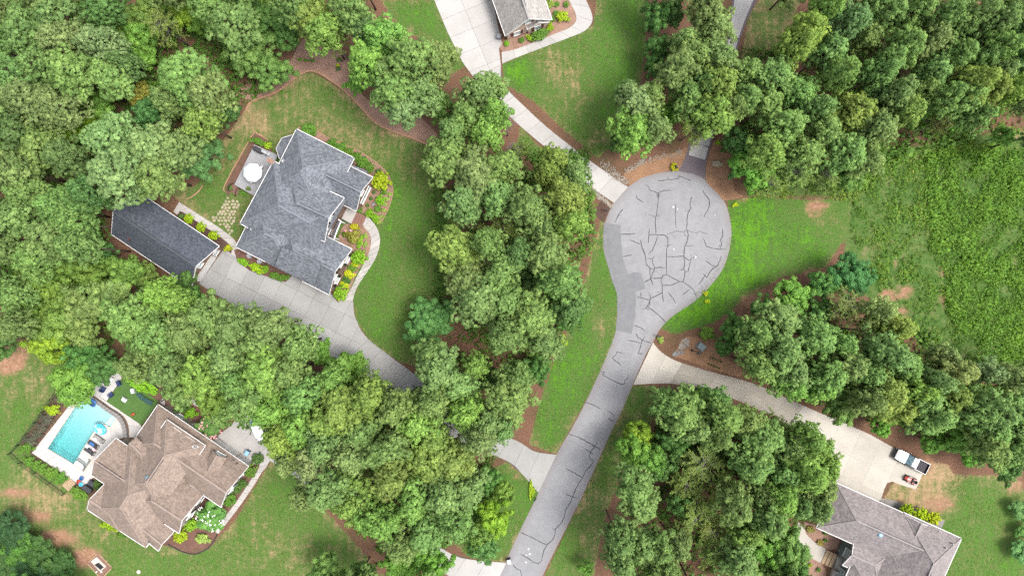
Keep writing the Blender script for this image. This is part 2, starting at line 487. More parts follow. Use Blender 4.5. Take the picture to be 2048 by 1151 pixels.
# asphalt: sun-bleached grey, brownish toward the verges, fine aggregate
t = NT('asphalt')
big = t.noise(0.12, 4, 0.55); fine = t.noise(6.0, 4, 0.75); mid = t.noise(0.9, 6, 0.7)
c = t.ramp(big, [(0.3, (0.1267, 0.1267, 0.1319)), (0.7, (0.1549, 0.1549, 0.1600))])
c = t.mix(1.0, c, t.ramp(fine, [(0.3, (0.84, 0.84, 0.84)), (0.7, (1.12, 1.12, 1.12))]), 'MULTIPLY')
c = t.mix(1.0, c, t.ramp(mid, [(0.3, (0.87, 0.87, 0.87)), (0.7, (1.08, 1.08, 1.08))]), 'MULTIPLY')
ed = t.math('MULTIPLY', t.attr('edge'), t.step(mid, 0.25, 0.75))
c = t.mix(t.math('MULTIPLY', ed, 0.75), c, (0.1038, 0.0810, 0.0778))
spots = t.step(t.noise(0.55, 2, 0.4), 0.70, 0.78)
c = t.mix(t.math('MULTIPLY', spots, 0.18), c, (0.0590, 0.0546, 0.0546))
t.base(c); t.rough(0.85); t.bump(fine, 0.25, 0.01)
t = NT('asphalt_patch')
fine = t.noise(14.0, 3, 0.7); mid = t.noise(0.8, 5, 0.65)
c = t.ramp(mid, [(0.3, (0.0854, 0.0862, 0.0921)), (0.7, (0.1100, 0.1109, 0.1156))])
c = t.mix(1.0, c, t.ramp(fine, [(0.3, (0.85, 0.85, 0.85)), (0.7, (1.12, 1.12, 1.12))]), 'MULTIPLY')
t.base(c); t.rough(0.85); t.bump(fine, 0.25, 0.01)
simple('tar', (0.022, 0.022, 0.024), 0.7, 0.25, 4.0)

# artificial turf with a fine seam grain
t = NT('artificial_turf')
f = t.noise(16.0, 3, 0.7); g = t.noise(1.0, 3)
c = t.ramp(f, [(0.3, (0.025, 0.055, 0.012)), (0.7, (0.05, 0.10, 0.022))])
c = t.mix(1.0, c, t.ramp(g, [(0.3, (0.9, 0.9, 0.9)), (0.7, (1.1, 1.1, 1.1))]), 'MULTIPLY')
t.base(c); t.rough(0.95); t.bump(f, 0.6, 0.03)

# pool water: clear, rippled, over a plastered basin
t = NT('pool_water')
tp = t.node('ShaderNodeBsdfTransparent')
fr = t.node('ShaderNodeFresnel'); fr.inputs['IOR'].default_value = 1.33
gs = t.node('ShaderNodeBsdfGlossy'); gs.inputs['Roughness'].default_value = 0.03
bp = t.node('ShaderNodeBump'); bp.inputs['Strength'].default_value = 0.35; bp.inputs['Distance'].default_value = 0.05
t.L(t.noise(2.4, 4, 0.6, dist=0.6), bp.inputs['Height']); t.L(bp.outputs[0], gs.inputs['Normal']); t.L(bp.outputs[0], fr.inputs['Normal'])
mx = t.node('ShaderNodeMixShader'); t.L(fr.outputs[0], mx.inputs[0]); t.L(tp.outputs[0], mx.inputs[1]); t.L(gs.outputs[0], mx.inputs[2])
t.L(mx.outputs[0], t.out.inputs[0])
va = t.node('ShaderNodeVolumeAbsorption'); va.inputs['Color'].default_value = (0.22, 0.78, 0.78, 1); va.inputs['Density'].default_value = 0.42
t.L(va.outputs[0], t.out.inputs['Volume'])   # deeper water takes more of the red out
t = NT('pool_plaster')
n = t.noise(2.6, 5, 0.7, dist=1.2)
sep = t.node('ShaderNodeSeparateXYZ'); t.L(t.pos(), sep.inputs[0])
c = t.ramp(n, [(0.35, (0.27, 0.335, 0.345)), (0.6, (0.315, 0.375, 0.385)), (0.75, (0.37, 0.42, 0.43))])
t.base(c)
# ground: pine litter, lawn (dry to lush), bare clay, weedy field; zones come from vertex attributes
t = NT('ground_mix')
lawn, lush, clay, field = (t.attr(a) for a in ('lawn', 'lush', 'clay', 'field'))
n_f = t.noise(4.2, 5, 0.75); n_m = t.noise(1.0, 5, 0.65); n_b = t.noise(0.22, 5, 0.6); n_v = t.noise(2.2, 4, 0.65)
streak = t.noise(1.0, 3, 0.6, vec=t.mapped((1.5, 0.16, 1), rot=R(4)))
litter = t.ramp(n_f, [(0.26, (0.0413, 0.0209, 0.0136)), (0.45, (0.0802, 0.0413, 0.0267)), (0.6, (0.1069, 0.0608, 0.0389)), (0.78, (0.1555, 0.1021, 0.0729))])
litter = t.mix(t.step(n_b, 0.42, 0.7), litter, t.ramp(n_f, [(0.3, (0.0378, 0.0252, 0.0126)), (0.7, (0.0840, 0.0588, 0.0315))]))
clayc = t.ramp(n_v, [(0.3, (0.115, 0.06, 0.036)), (0.5, (0.16, 0.088, 0.055)), (0.75, (0.225, 0.145, 0.10))])
lv = t.math('ADD', lush, t.math('MULTIPLY', t.math('SUBTRACT', n_m, 0.5), 0.95))
lv = t.math('ADD', lv, t.math('MULTIPLY', t.math('SUBTRACT', n_b, 0.5), 0.7))
lv = t.math('ADD', lv, t.math('MULTIPLY', t.math('SUBTRACT', streak, 0.5), 0.65))
lv = t.math('ADD', lv, t.math('MULTIPLY', t.math('SUBTRACT', n_v, 0.5), 0.45), clamp=True)
grass = t.ramp(lv, [(0.0, (0.2000, 0.1360, 0.0800)), (0.16, (0.1480, 0.1160, 0.0576)), (0.32, (0.0840, 0.0920, 0.0336)), (0.48, (0.0496, 0.0800, 0.0192)), (0.74, (0.0400, 0.0864, 0.0144)), (1.0, (0.0520, 0.1320, 0.0080))])
grass = t.mix(1.0, grass, t.ramp(n_f, [(0.3, (0.5, 0.52, 0.5)), (0.5, (0.95, 0.95, 0.95)), (0.7, (1.4, 1.36, 1.25))]), 'MULTIPLY')
spk = t.math('MULTIPLY', t.step(t.noise(2.6, 5, 0.8, dist=.5), 0.56, 0.70), t.math('SUBTRACT', 1.0, t.step(lush, 0.5, 0.95)))
grass = t.mix(t.math('MULTIPLY', spk, 0.55), grass, (0.21, 0.155, 0.085))
fld = t.ramp(t.math('ADD', n_m, t.math('MULTIPLY', t.math('SUBTRACT', n_b, .5), .9)), [(0.2, (0.0228, 0.0471, 0.0106)), (0.45, (0.0365, 0.0722, 0.0152)), (0.62, (0.0570, 0.0836, 0.0243)), (0.85, (0.1064, 0.0950, 0.0456))])
fld = t.mix(1.0, fld, t.ramp(n_f, [(0.3, (0.7, 0.7, 0.7)), (0.7, (1.25, 1.25, 1.25))]), 'MULTIPLY')
jit = t.math('ADD', t.math('MULTIPLY', t.math('SUBTRACT', n_m, 0.5), 0.7), t.math('MULTIPLY', t.math('SUBTRACT', n_f, 0.5), 0.5))
c = t.mix(t.step(t.math('ADD', field, jit), 0.35, 0.65), litter, fld)
c = t.mix(t.step(t.math('ADD', lawn, jit), 0.38, 0.62), c, grass)
c = t.mix(t.step(t.math('ADD', clay, t.math('ADD', t.math('MULTIPLY', jit, 1.5), t.math('MULTIPLY', t.math('SUBTRACT', n_b, .5), 1.1))), 0.42, 1.0), c, clayc)
t.base(c); t.rough(0.95); t.b.inputs['Specular IOR Level'].default_value = 0.1
t.bump(t.math('ADD', n_f, n_v), 0.7, 0.06)

# ------------------------------------------------------------------ the ground: one sheet to the horizon
def axis(lo, hi, step, far):
    inner = np.arange(lo, hi + step / 2, step)
    return np.concatenate([[-far, -far / 3, -far / 9, lo - 25, lo - 8], inner, [hi + 8, hi + 25, far / 9, far / 3, far]])
gx = axis(-92, 92, 0.32, 2500); gy = axis(-54, 54, 0.32, 2500)
GX, GY = np.meshgrid(gx, gy)
PX = GX * PPM + 1024; PY = 575.5 - GY * PPM
def soft_poly(pts, soft):
    """0..1 cover of a plan polygon (photo pixels), softened by `soft` pixels"""
    P = np.array([(p[0], p[1]) for p in pts], float)
    lo = P.min(0) - soft * 2; hi = P.max(0) + soft * 2
    sel = (PX > lo[0]) & (PX < hi[0]) & (PY > lo[1]) & (PY < hi[1])
    out = np.zeros_like(PX)
    x = PX[sel]; y = PY[sel]
    d = np.full(x.shape, 1e9); ins = np.zeros(x.shape, bool)
    for i in range(len(P)):
        a = P[i]; b = P[(i + 1) % len(P)]; e = b - a
        tt = np.clip(((x - a[0]) * e[0] + (y - a[1]) * e[1]) / (e @ e + 1e-9), 0, 1)
        d = np.minimum(d, np.hypot(x - a[0] - tt * e[0], y - a[1] - tt * e[1]))
        c = (a[1] > y) != (b[1] > y)
        xi = a[0] + (y - a[1]) * e[0] / (e[1] if abs(e[1]) > 1e-9 else 1e-9)
        ins ^= c & (x < xi)
    out[sel] = np.clip(0.5 + np.where(ins, d, -d) / (2 * soft), 0, 1)
    return out
ATT = {k: np.zeros_like(PX) for k in ('lawn', 'lush', 'clay', 'field')}
def paint(key, pts, val, soft=6):
    m = soft_poly(pts, soft); ATT[key] = ATT[key] * (1 - m) + val * m
def blob(key, cx, cy, rx, ry, val, soft=10):
    paint(key, [(cx + rx * math.cos(a * .5236), cy + ry * math.sin(a * .5236)) for a in range(12)], val, soft)

# lawns: (outline, lushness, edge softness)
lawn_back = [(440, 290), (480, 235), (505, 200), (545, 192), (575, 170), (600, 150), (625, 145), (660, 165), (700, 192), (730, 228), (760, 252), (800, 270), (858, 290), (885, 330), (900, 400), (910, 470), (895, 560), (880, 640), (868, 700), (840, 735), (800, 722), (745, 690), (712, 640), (705, 590), (560, 470), (470, 480), (380, 420), (400, 360)]
LAWNS = [
    (lawn_back, 0.36, 5), ([(760, 0), (868, 0), (930, 130), (905, 150), (880, 90), (800, 60), (745, -20)], 0.72, 12),
    ([(1003, 130), (1060, 103), (1140, 75), (1188, 50), (1196, -30), (1295, -30), (1290, 90), (1278, 200), (1225, 290), (1196, 316), (1130, 262), (1070, 205), (1010, 168)], 0.60, 6),
    ([(1040, 250), (1075, 290), (1140, 330), (1100, 330), (1060, 320), (1035, 285)], 0.66, 8),
    ([(1205, 430), (1245, 600), (1230, 690), (1113, 908), (1058, 888), (1080, 800), (1110, 720), (1160, 600), (1185, 500)], 0.62, 6),
    ([(1455, 400), (1530, 392), (1620, 400), (1705, 395), (1695, 470), (1650, 535), (1560, 555), (1490, 600), (1430, 645), (1350, 668), (1318, 655), (1380, 600), (1440, 530), (1462, 460)], 0.80, 8),
    ([(1262, 772), (1305, 770), (1335, 800), (1300, 850), (1262, 900), (1235, 960), (1205, 1050), (1185, 1170), (1080, 1170), (1180, 960)], 0.46, 6),
    ([(1012, 922), (1045, 948), (1078, 985), (1060, 1020), (1010, 1124), (940, 1115), (900, 1080), (960, 960)], 0.60, 8),
    ([(-60, 660), (60, 690), (180, 760), (120, 790), (60, 900), (190, 1000), (350, 1095), (420, 1095), (470, 1040), (545, 915), (600, 950), (660, 1030), (740, 1120), (730, 1200), (-60, 1200)], 0.50, 12),
    ([(1860, 1000), (1900, 950), (2030, 950), (2060, 1000), (2060, 1200), (1860, 1200)], 0.54, 12),
    ([(1500, 20), (1540, -20), (1600, 0), (1580, 60), (1540, 110), (1500, 150), (1480, 130)], 0.34, 10),
    ([(1840, 920), (1900, 930), (1910, 1010), (1870, 1050), (1800, 1000), (1765, 1000), (1790, 962)], 0.12, 12),
    ([(330, 380), (480, 360), (480, 470), (440, 460), (370, 410)], 0.46, 8),
]
for pts, lu, so in LAWNS:
    paint('lawn', pts, 1.0, so); paint('lush', pts, lu + .05, so + 14)
# variation inside lawns
for a in [(780, 520, 110, 180, .60), (640, 320, 60, 26, .62), (690, 340, 40, 20, .8), (620, 210, 50, 40, .34), (720, 290, 70, 30, .30), (830, 330, 40, 40, .42), (500, 225, 26, 14, .06), (530, 255, 22, 18, .10),
          (820, 600, 50, 120, .50), (840, 640, 40, 80, .45),
          (1030, 145, 30, 26, .92), (1250, 100, 32, 110, .64), (1130, 140, 46, 46, .36), (1155, 190, 30, 40, .30), (1095, 120, 24, 18, .26), (1080, 200, 36, 20, .46), (1200, 280, 26, 22, .30),
          (1500, 450, 60, 60, .90), (1390, 625, 55, 30, .93), (1600, 430, 50, 30, .60), (1580, 500, 60, 40, .62), (1440, 560, 34, 40, .88), (1660, 450, 30, 40, .48),
          (1150, 760, 28, 60, .66), (1200, 640, 14, 50, .30), (1225, 560, 10, 80, .55), (1095, 830, 26, 40, .62), (1110, 740, 8, 50, .95),
          (1230, 900, 20, 60, .40), (1180, 1060, 30, 70, .36), (1120, 1110, 30, 60, .55), (1280, 800, 16, 20, .6),
          (60, 760, 80, 60, .36), (80, 1000, 80, 60, .22), (200, 1050, 100, 50, .36), (260, 1080, 40, 40, .4), (560, 1020, 90, 60, .50), (500, 970, 26, 60, .34), (600, 970, 30, 30, .62), (560, 1110, 110, 40, .36), (430, 1110, 60, 30, .45), (120, 935, 60, 30, .4),
          (2000, 1110, 40, 40, .55), (1960, 1010, 30, 40, .5), (2020, 960, 30, 30, .25), (1055, 1000, 10, 60, .8)]:
    blob('lush', a[0], a[1], a[2], a[3], a[4] + (.05 if a[4] < .75 else -.02), 26)
# bare clay and worn soil
for cx, cy, rx, ry, v in [(10, 715, 50, 40, .8), (0, 20, 26, 22, .9), (30, 985, 46, 14, .8), (75, 1030, 36, 16, .8), (120, 1075, 46, 22, .9), (175, 1115, 36, 26, .9), (40, 690, 40, 20, .6), (505, 245, 22, 16, .6), (525, 225, 16, 14, .5), (640, 250, 20, 8, .4),
                          (1635, 412, 28, 16, 1.0), (1630, 432, 18, 10, .8), (1560, 405, 24, 8, .6), (1480, 400, 12, 6, .8), (1510, 605, 40, 26, .75), (1630, 548, 30, 18, .75), (1545, 585, 30, 18, .7), (1470, 630, 40, 14, .6),
                          (1790, 592, 28, 9, .95), (1815, 578, 18, 12, .95), (1770, 590, 12, 12, .9), (1810, 620, 16, 10, .8), (1885, 545, 12, 14, .9), (1885, 595, 8, 22, .85), (1790, 530, 8, 14, .8), (1815, 640, 10, 14, .7), (1890, 500, 14, 10, .6), (1855, 625, 20, 12, .6),
                          (2010, 270, 60, 20, .55), (1980, 240, 50, 16, .6), (2030, 970, 24, 24, .7), (1850, 935, 26, 26, .8), (1875, 1005, 40, 26, .7), (1840, 980, 20, 18, .5), (1800, 900, 60, 12, .55), (1750, 860, 40, 10, .5),
                          (1285, 140, 6, 30, .6), (1280, 160, 8, 20, .6), (1415, 695, 40, 26, .75), (1440, 730, 46, 14, .7), (1390, 720, 30, 14, .6), (1345, 700, 14, 24, .3), (1450, 660, 26, 20, .5), (1310, 790, 20, 14, .6), (1370, 772, 40, 6, .55),
                          (1540, 150, 30, 16, .8), (1500, 120, 16, 30, .45), (1600, 110, 20, 20, .8), (1740, 90, 40, 12, .7), (345, 605, 40, 30, .4), (300, 555, 40, 10, .45), (1190, 1090, 10, 60, .5), (1200, 1010, 8, 50, .5), (1070, 884, 10, 8, .9), (1035, 950, 8, 8, .8),
                          (1700, 850, 60, 8, .5), (270, 1130, 30, 20, .3), (595, 1105, 14, 10, .4), (2030, 1050, 14, 60, .3)]:
    blob('clay', cx, cy, rx, ry, min(1.0, v * 1.15), 15)
# weedy field on the right
paint('field', [(1700, 380), (1760, 300), (1850, 290), (1930, 270), (2120, 260), (2120, 760), (1960, 730), (1850, 700), (1800, 640), (1690, 560), (1690, 470)], 1.0, 14)
paint('field', [(1480, 330), (1560, 320), (1720, 340), (1710, 400), (1500, 395)], 0.8, 20)

gv = np.stack([GX, GY, np.zeros_like(GX)], -1).reshape(-1, 3)
ny, nx = GX.shape
idx = np.arange(nx * ny).reshape(ny, nx)
quads = np.stack([idx[:-1, :-1], idx[:-1, 1:], idx[1:, 1:], idx[1:, :-1]], -1).reshape(-1, 4)
# the pool is dug into the ground: leave its opening out
POOL = Z(40, 730, 4.797)
pool_px = [POOL(x, y) for x, y in [(600, 297), (885, 462), (925, 510), (868, 592), (845, 580), (770, 552), (700, 652), (580, 840), (688, 908), (612, 1018), (515, 945), (265, 795)]]
hole = soft_poly([(q.x * PPM + 1024, 575.5 - q.y * PPM) for q in inset(wxy(pool_px), -0.7)], 0.01).reshape(-1) > 0.5
hole_q = hole[quads].all(1)
quads = quads[~hole_q]
def np_mesh(name, v, f, mat, smooth=False):
    me = bpy.data.meshes.new(name); v = np.asarray(v, np.float32); f = np.asarray(f, np.int32); k = f.shape[1]
    me.vertices.add(len(v)); me.vertices.foreach_set('co', v.ravel())
    me.loops.add(f.size); me.loops.foreach_set('vertex_index', f.ravel())
    me.polygons.add(len(f)); me.polygons.foreach_set('loop_start', np.arange(0, f.size, k, dtype=np.int32))
    me.polygons.foreach_set('loop_total', np.full(len(f), k, np.int32))
    if smooth: me.polygons.foreach_set('use_smooth', np.ones(len(f), bool))
    me.update(calc_edges=True); me.validate()
    if mat: me.materials.append(mat)
    return me
gme = np_mesh('ground', gv, quads, MAT['ground_mix'])
for k, a in ATT.items():
    at = gme.attributes.new(k, 'FLOAT', 'POINT'); at.data.foreach_set('value', a.reshape(-1).astype(np.float32))
ground = link(bpy.data.objects.new('ground', gme)); tag(ground, kind='structure')

# ------------------------------------------------------------------ the street and its turning circle
road_px = [(1335, 343), (1292, 351), (1258, 372), (1228, 404), (1211, 443), (1206, 480), (1210, 512), (1221, 548), (1232, 578), (1237, 608), (1236, 640), (1230, 668), (1218, 700), (1200, 742), (1178, 790), (1148, 848), (1113, 908), (1077, 985), (1040, 1060), (998, 1151), (930, 1300),
           (1020, 1300), (1085, 1151), (1130, 1060), (1172, 975), (1212, 885), (1243, 822), (1265, 770), (1290, 712), (1306, 683), (1322, 655), (1348, 630), (1388, 603), (1420, 572), (1443, 542), (1456, 510), (1463, 470), (1460, 438), (1450, 405), (1431, 377), (1410, 359), (1388, 348), (1362, 342)]
outl = ccw(wxy(smooth_line(road_px, 4, closed=True)))
r1 = inset(outl, 0.35); r2 = inset(outl, 1.15); n = len(outl)
rv = [(p.x, p.y, 0.004) for p in outl] + [(p.x, p.y, 0.022) for p in r1] + [(p.x, p.y, 0.03) for p in r2]
rf = [(k * n + i, k * n + (i + 1) % n, (k + 1) * n + (i + 1) % n, (k + 1) * n + i) for k in range(2) for i in range(n)] + [tuple(range(2 * n, 3 * n))]
road = mk('road', rv, rf, MAT['asphalt'], triang=True); tag(road, kind='structure')
at = road.data.attributes.new('edge', 'FLOAT', 'POINT'); at.data.foreach_set('value', [1.0] * n + [0.75] * n + [0.0] * n)
z7 = Z(1000, 380, 2.952); z11 = Z(1000, 760, 2.944); z6 = Z(1180, 280, 6.394)
patch_px = [z7(*p) for p in [(612, 192), (713, 208), (712, 262), (725, 400), (757, 495), (800, 483), (832, 490), (845, 530), (858, 580), (800, 603), (802, 680), (798, 740), (777, 848), (682, 823), (692, 740), (690, 610), (660, 530), (628, 410), (610, 300)]]
slab('repair_patch', wxy(patch_px), 0.031, 0.038, MAT['asphalt_patch'], road)
slab('repair_patch', wxy([z7(*p) for p in [(697, 604), (797, 604), (800, 680), (795, 740), (775, 842), (688, 820), (697, 740)]]), 0.0385, 0.042, MAT['asphalt_patch'], road)

CR7 = [[(932, 18), (936, 40), (930, 90), (926, 140), (918, 160), (918, 215), (920, 262)], [(873, 140), (915, 160)], [(918, 155), (945, 147)], [(803, 30), (810, 52), (848, 72)], [(1133, 37), (1122, 75), (1126, 105), (1112, 128), (1105, 165), (1102, 230)], [(1090, 123), (1115, 127)], [(1122, 108), (1138, 106)], [(1195, 0), (1237, 62), (1236, 95), (1218, 130), (1205, 160)], [(727, 112), (700, 145), (680, 193)], [(697, 147), (714, 149)], [(1038, 82), (1036, 130), (1036, 190), (1042, 225)], [(709, 261), (760, 261), (803, 256)],
 [(881, 225), (879, 263), (875, 315)], [(879, 263), (930, 264), (970, 265), (990, 280), (992, 320), (985, 340), (982, 395), (983, 450), (980, 500)], [(985, 262), (1010, 255), (1040, 240), (1060, 245), (1085, 245), (1102, 232), (1130, 248), (1160, 253), (1185, 243), (1210, 255), (1232, 262)], [(1160, 253), (1165, 265)], [(1102, 232), (1112, 265), (1105, 300), (1090, 330), (1085, 390), (1090, 420), (1085, 460), (1070, 470)], [(1090, 330), (1143, 327)], [(1085, 245), (1095, 270), (1110, 270)],
 [(765, 293), (800, 308), (828, 318)], [(828, 293), (840, 345), (855, 380), (865, 440), (887, 462), (885, 490), (890, 525), (903, 560)], [(835, 340), (850, 355)], [(932, 270), (915, 320), (900, 355), (875, 380)], [(985, 325), (965, 328)], [(985, 340), (1000, 322), (1015, 322)], [(723, 392), (750, 387), (780, 384)], [(983, 395), (1020, 393), (1085, 390)], [(870, 403), (900, 405), (912, 390)], [(900, 405), (905, 440), (915, 460), (945, 455), (980, 459)], [(915, 460), (900, 490), (892, 520)], [(887, 462), (915, 470)],
 [(892, 520), (925, 520), (955, 518), (960, 505), (980, 500)], [(892, 520), (850, 545)], [(980, 500), (990, 500), (1020, 520), (1060, 540), (1080, 540), (1090, 500), (1092, 480), (1085, 460)], [(1092, 480), (1110, 480), (1120, 440), (1125, 410)], [(1055, 473), (1085, 468)], [(955, 518), (950, 540), (958, 560), (957, 600), (965, 660)], [(958, 560), (1005, 562), (1060, 540)], [(1080, 540), (1140, 585), (1160, 630)], [(1120, 585), (1080, 615)], [(1125, 377), (1128, 410), (1145, 395), (1165, 385)], [(1085, 390), (1110, 412), (1128, 410)],
 [(1200, 283), (1215, 320), (1220, 335), (1285, 348), (1300, 350), (1330, 347)], [(1312, 225), (1315, 270), (1300, 295), (1308, 310), (1300, 350)], [(1285, 348), (1300, 320)], [(1305, 390), (1300, 415), (1280, 450), (1260, 460), (1245, 475), (1220, 515), (1200, 490)], [(1213, 418), (1260, 448), (1280, 450)], [(1215, 495), (1190, 535), (1170, 560)], [(992, 603), (1020, 635), (1037, 667)], [(878, 605), (888, 625), (885, 650), (870, 685), (862, 695)], [(888, 640), (950, 610), (957, 600)], [(920, 605), (945, 598)], [(805, 628), (850, 640), (885, 650)], [(832, 600), (832, 630)], [(885, 650), (885, 680), (870, 685)],
 [(870, 685), (930, 730), (980, 782)], [(838, 703), (862, 695), (882, 705)], [(790, 797), (830, 810), (857, 833)], [(800, 845), (815, 870), (840, 885), (890, 902)], [(750, 884), (830, 902)], [(857, 862), (838, 890), (828, 930), (815, 965), (845, 965)], [(725, 962), (690, 953), (685, 970), (665, 990), (675, 1003), (700, 1018), (713, 1037)], [(590, 1066), (617, 1073), (605, 1088), (660, 1120), (720, 1145), (738, 1140), (735, 1125), (755, 1108), (758, 1088)]]
CR11 = [[(495, 125), (550, 145), (592, 168)], [(633, 180), (655, 190), (672, 210)], [(643, 218), (635, 238)], [(643, 218), (650, 235), (670, 238)], [(405, 315), (450, 330), (520, 365), (550, 380), (590, 408)], [(575, 360), (560, 385), (540, 410), (525, 440), (530, 460), (550, 475), (535, 500), (510, 525), (497, 545), (487, 570), (465, 600), (445, 640), (428, 685), (410, 725), (385, 765), (380, 800), (365, 830), (345, 855), (325, 875), (325, 900), (315, 930), (275, 968), (255, 1010), (245, 1060), (225, 1078), (195, 1070), (165, 1045), (122, 1022)],
 [(498, 400), (530, 420), (550, 438)], [(540, 380), (560, 400)], [(390, 518), (430, 540), (485, 570)], [(385, 668), (428, 685), (452, 690)], [(310, 872), (325, 877)], [(122, 893), (170, 915), (225, 942), (275, 968)], [(75, 1083), (95, 1105), (120, 1115), (130, 1151)]]
CR6 = [[(865, 517), (930, 520), (975, 512), (993, 500), (1050, 510), (1090, 495), (1130, 492), (1142, 475), (1110, 460), (1170, 470), (1295, 515)], [(993, 468), (993, 500)], [(713, 570), (758, 605), (755, 625), (775, 645), (830, 660), (868, 685), (900, 660), (950, 645), (1040, 645)], [(868, 685), (855, 710), (870, 735), (885, 710), (880, 675)]]
def crack(px, wide):
    P = wxy(px); L = [P[0]]
    for a, b in zip(P, P[1:]):                                   # wandering line
        m = max(1, int((b - a).length / 0.35))
        for j in range(1, m + 1):
            q = a.lerp(b, j / m)
            if j < m: q = q + Vector((rng.uniform(-.05, .05), rng.uniform(-.05, .05)))
            L.append(q)
    v = []; f = []; crack.k += 1; z = 0.0435 + (crack.k % 12) * 0.0009
    for i, p in enumerate(L):
        d = (L[min(i + 1, len(L) - 1)] - L[max(i - 1, 0)]).normalized(); nn = Vector((-d.y, d.x))
        w = wide * rng.uniform(0.7, 1.25) * (0.5 if i in (0, len(L) - 1) else 1)
        v += [(*(p + nn * w), z), (*(p - nn * w), z)]
    for i in range(len(L) - 1): f.append((2 * i, 2 * i + 1, 2 * i + 3, 2 * i + 2))
    mk('sealed_crack', v, f, MAT['tar'], road)
crack.k = 0
THIN = {1, 2, 5, 6, 10, 14, 15, 17, 18, 21, 23, 24, 35, 40, 44, 51}
for i, c in enumerate(CR7): crack([z7(*p) for p in c], 0.03 if i in THIN else 0.052)
for c in CR11: crack([z11(*p) for p in c], 0.052)
for c in CR6: crack([z6(*p) for p in c], 0.048)
# pale paint dabs left by surveyors
for px, py, r in [(1347, 414, .16), (1355, 418, .10), (1391, 513, .16), (1057, 1097, .13), (1059, 1107, .13), (1053, 1109, .1), (1052, 1123, .13), (1430, 430, .07), (1348, 498, .08)]:
    c = W(px, py); b = MB(); m = 9
    b.v = [Vector((c.x + r * rng.uniform(.7, 1.2) * math.cos(2 * math.pi * i / m), c.y + r * rng.uniform(.7, 1.2) * math.sin(2 * math.pi * i / m), 0.034)) for i in range(m)]
    b.f = [tuple(range(m))]; b.obj('paint_dab', MAT['white_paint'], road)

# ------------------------------------------------------------------ driveways and walks, panel by panel
def drive(name):
    o = bpy.data.objects.new(name, None); link(o); ORI[o.name] = Vector((0, 0, 0)); tag(o, kind='structure'); o.empty_display_size = 0.3
    return o
def underlay(parent, px, z=0.026):
    slab('joint_bed', inset(wxy(px), 0.05), -0.05, z, MAT['joint_dark'], parent)

# main drive of the grey-roofed house: gridded forecourt, then a single lane to the street
d1 = drive('driveway')
court = [(448, 498), (474, 512), (520, 543), (572, 563), (588, 545), (650, 575), (662, 586), (676, 604), (706, 600), (709, 630), (722, 660), (737, 678), (690, 722), (640, 706), (600, 692), (540, 655), (448, 599), (398, 567)]
underlay(d1, court)
un = Vector((0.894, -0.447)); vn = Vector((-0.447, -0.894))      # plan directions (y up)
lines = []
for k in range(-2, 4): lines.append((W(460, 558).to_2d() + vn * (k * 3.2), vn))
for k in range(-3, 9): lines.append((W(477, 527.6).to_2d() + un * (k * 2.83 - 1.0), un))
cut_panels('panel', wxy(court), lines, 0.0, 0.05, MAT['drive_concrete'], d1)
lane_u = [(737, 678), (765, 700), (830, 748), (900, 800), (975, 855), (1037, 882), (1070, 902), (1113, 908)]
lane_l = [(690, 722), (722, 742), (780, 788), (835, 832), (900, 876), (1012, 920), (1045, 948), (1077, 985)]
underlay(d1, lane_u + lane_l[::-1])
ribbon_panels('panel', lane_u, lane_l, 13, 0.0, 0.05, MAT['drive_concrete'], d1)
# walk round the front bed, from the forecourt to the porch steps
walk1_in = [(676, 604), (697, 585), (716, 548), (733, 517), (741, 492), (740, 470), (727, 452), (722, 441)]
walk1_out = [(706, 600), (714, 575), (737, 540), (752, 515), (760, 487), (757, 462), (745, 442), (732, 430)]
ww = drive('walkway'); underlay(ww, walk1_in + walk1_out[::-1])
ribbon_panels('panel', walk1_in, walk1_out, 14, 0.0, 0.055, MAT['walk_concrete'], ww)
# walk along the garage
zg = Z(200, 370, 5.003)
ga = [zg(*p) for p in [(735, 265), (780, 300), (812, 262), (1000, 385), (1180, 500), (1290, 590), (1320, 640), (1312, 690)]]
gb = [zg(*p) for p in [(795, 165), (815, 185), (850, 205), (1040, 325), (1200, 428), (1330, 530), (1378, 600), (1392, 730)]]
w2 = drive('walkway'); underlay(w2, ga + gb[::-1]); ribbon_panels('panel', ga, gb, 8, 0.0, 0.055, MAT['walk_concrete'], w2)

# upper driveway: wide pad by the pale-roofed house, lane to the turning circle
d2 = drive('driveway')
pad2 = [(845, -60), (868, 0), (895, 65), (925, 125), (948, 156), (1002, 130), (998, 98), (1004, 88), (985, 0), (962, -60)]
underlay(d2, pad2)
u2 = Vector((0.38, -0.925)); v2 = Vector((0.925, 0.38))
ln = [(W(885, 40).to_2d() + u2 * (k * 3.1), u2) for k in range(-4, 6)] + [(W(922, 0).to_2d(), v2), (W(975, 0).to_2d(), v2)]
cut_panels('panel', wxy(pad2), ln, 0.0, 0.05, MAT['white_concrete'], d2)
l2l = [(948, 156), (985, 198), (1030, 243), (1080, 286), (1130, 325), (1180, 372), (1228, 406)]
l2r = [(1002, 130), (1006, 168), (1050, 214), (1095, 255), (1145, 295), (1195, 332), (1256, 374)]
underlay(d2, l2l + l2r[::-1]); ribbon_panels('panel', l2l, l2r, 10, 0.0, 0.05, MAT['white_concrete'], d2)
w3 = drive('walkway')
wa = [(1003, 104), (1030, 99), (1075, 82), (1115, 66), (1140, 55), (1152, 42), (1150, 25), (1138, 0), (1128, -40)]
wb = [(1004, 128), (1040, 113), (1090, 94), (1135, 77), (1170, 62), (1185, 42), (1181, 20), (1172, 0), (1160, -40)]
underlay(w3, wa + wb[::-1]); ribbon_panels('panel', wa, wb, 10, 0.0, 0.055, MAT['white_concrete'], w3)

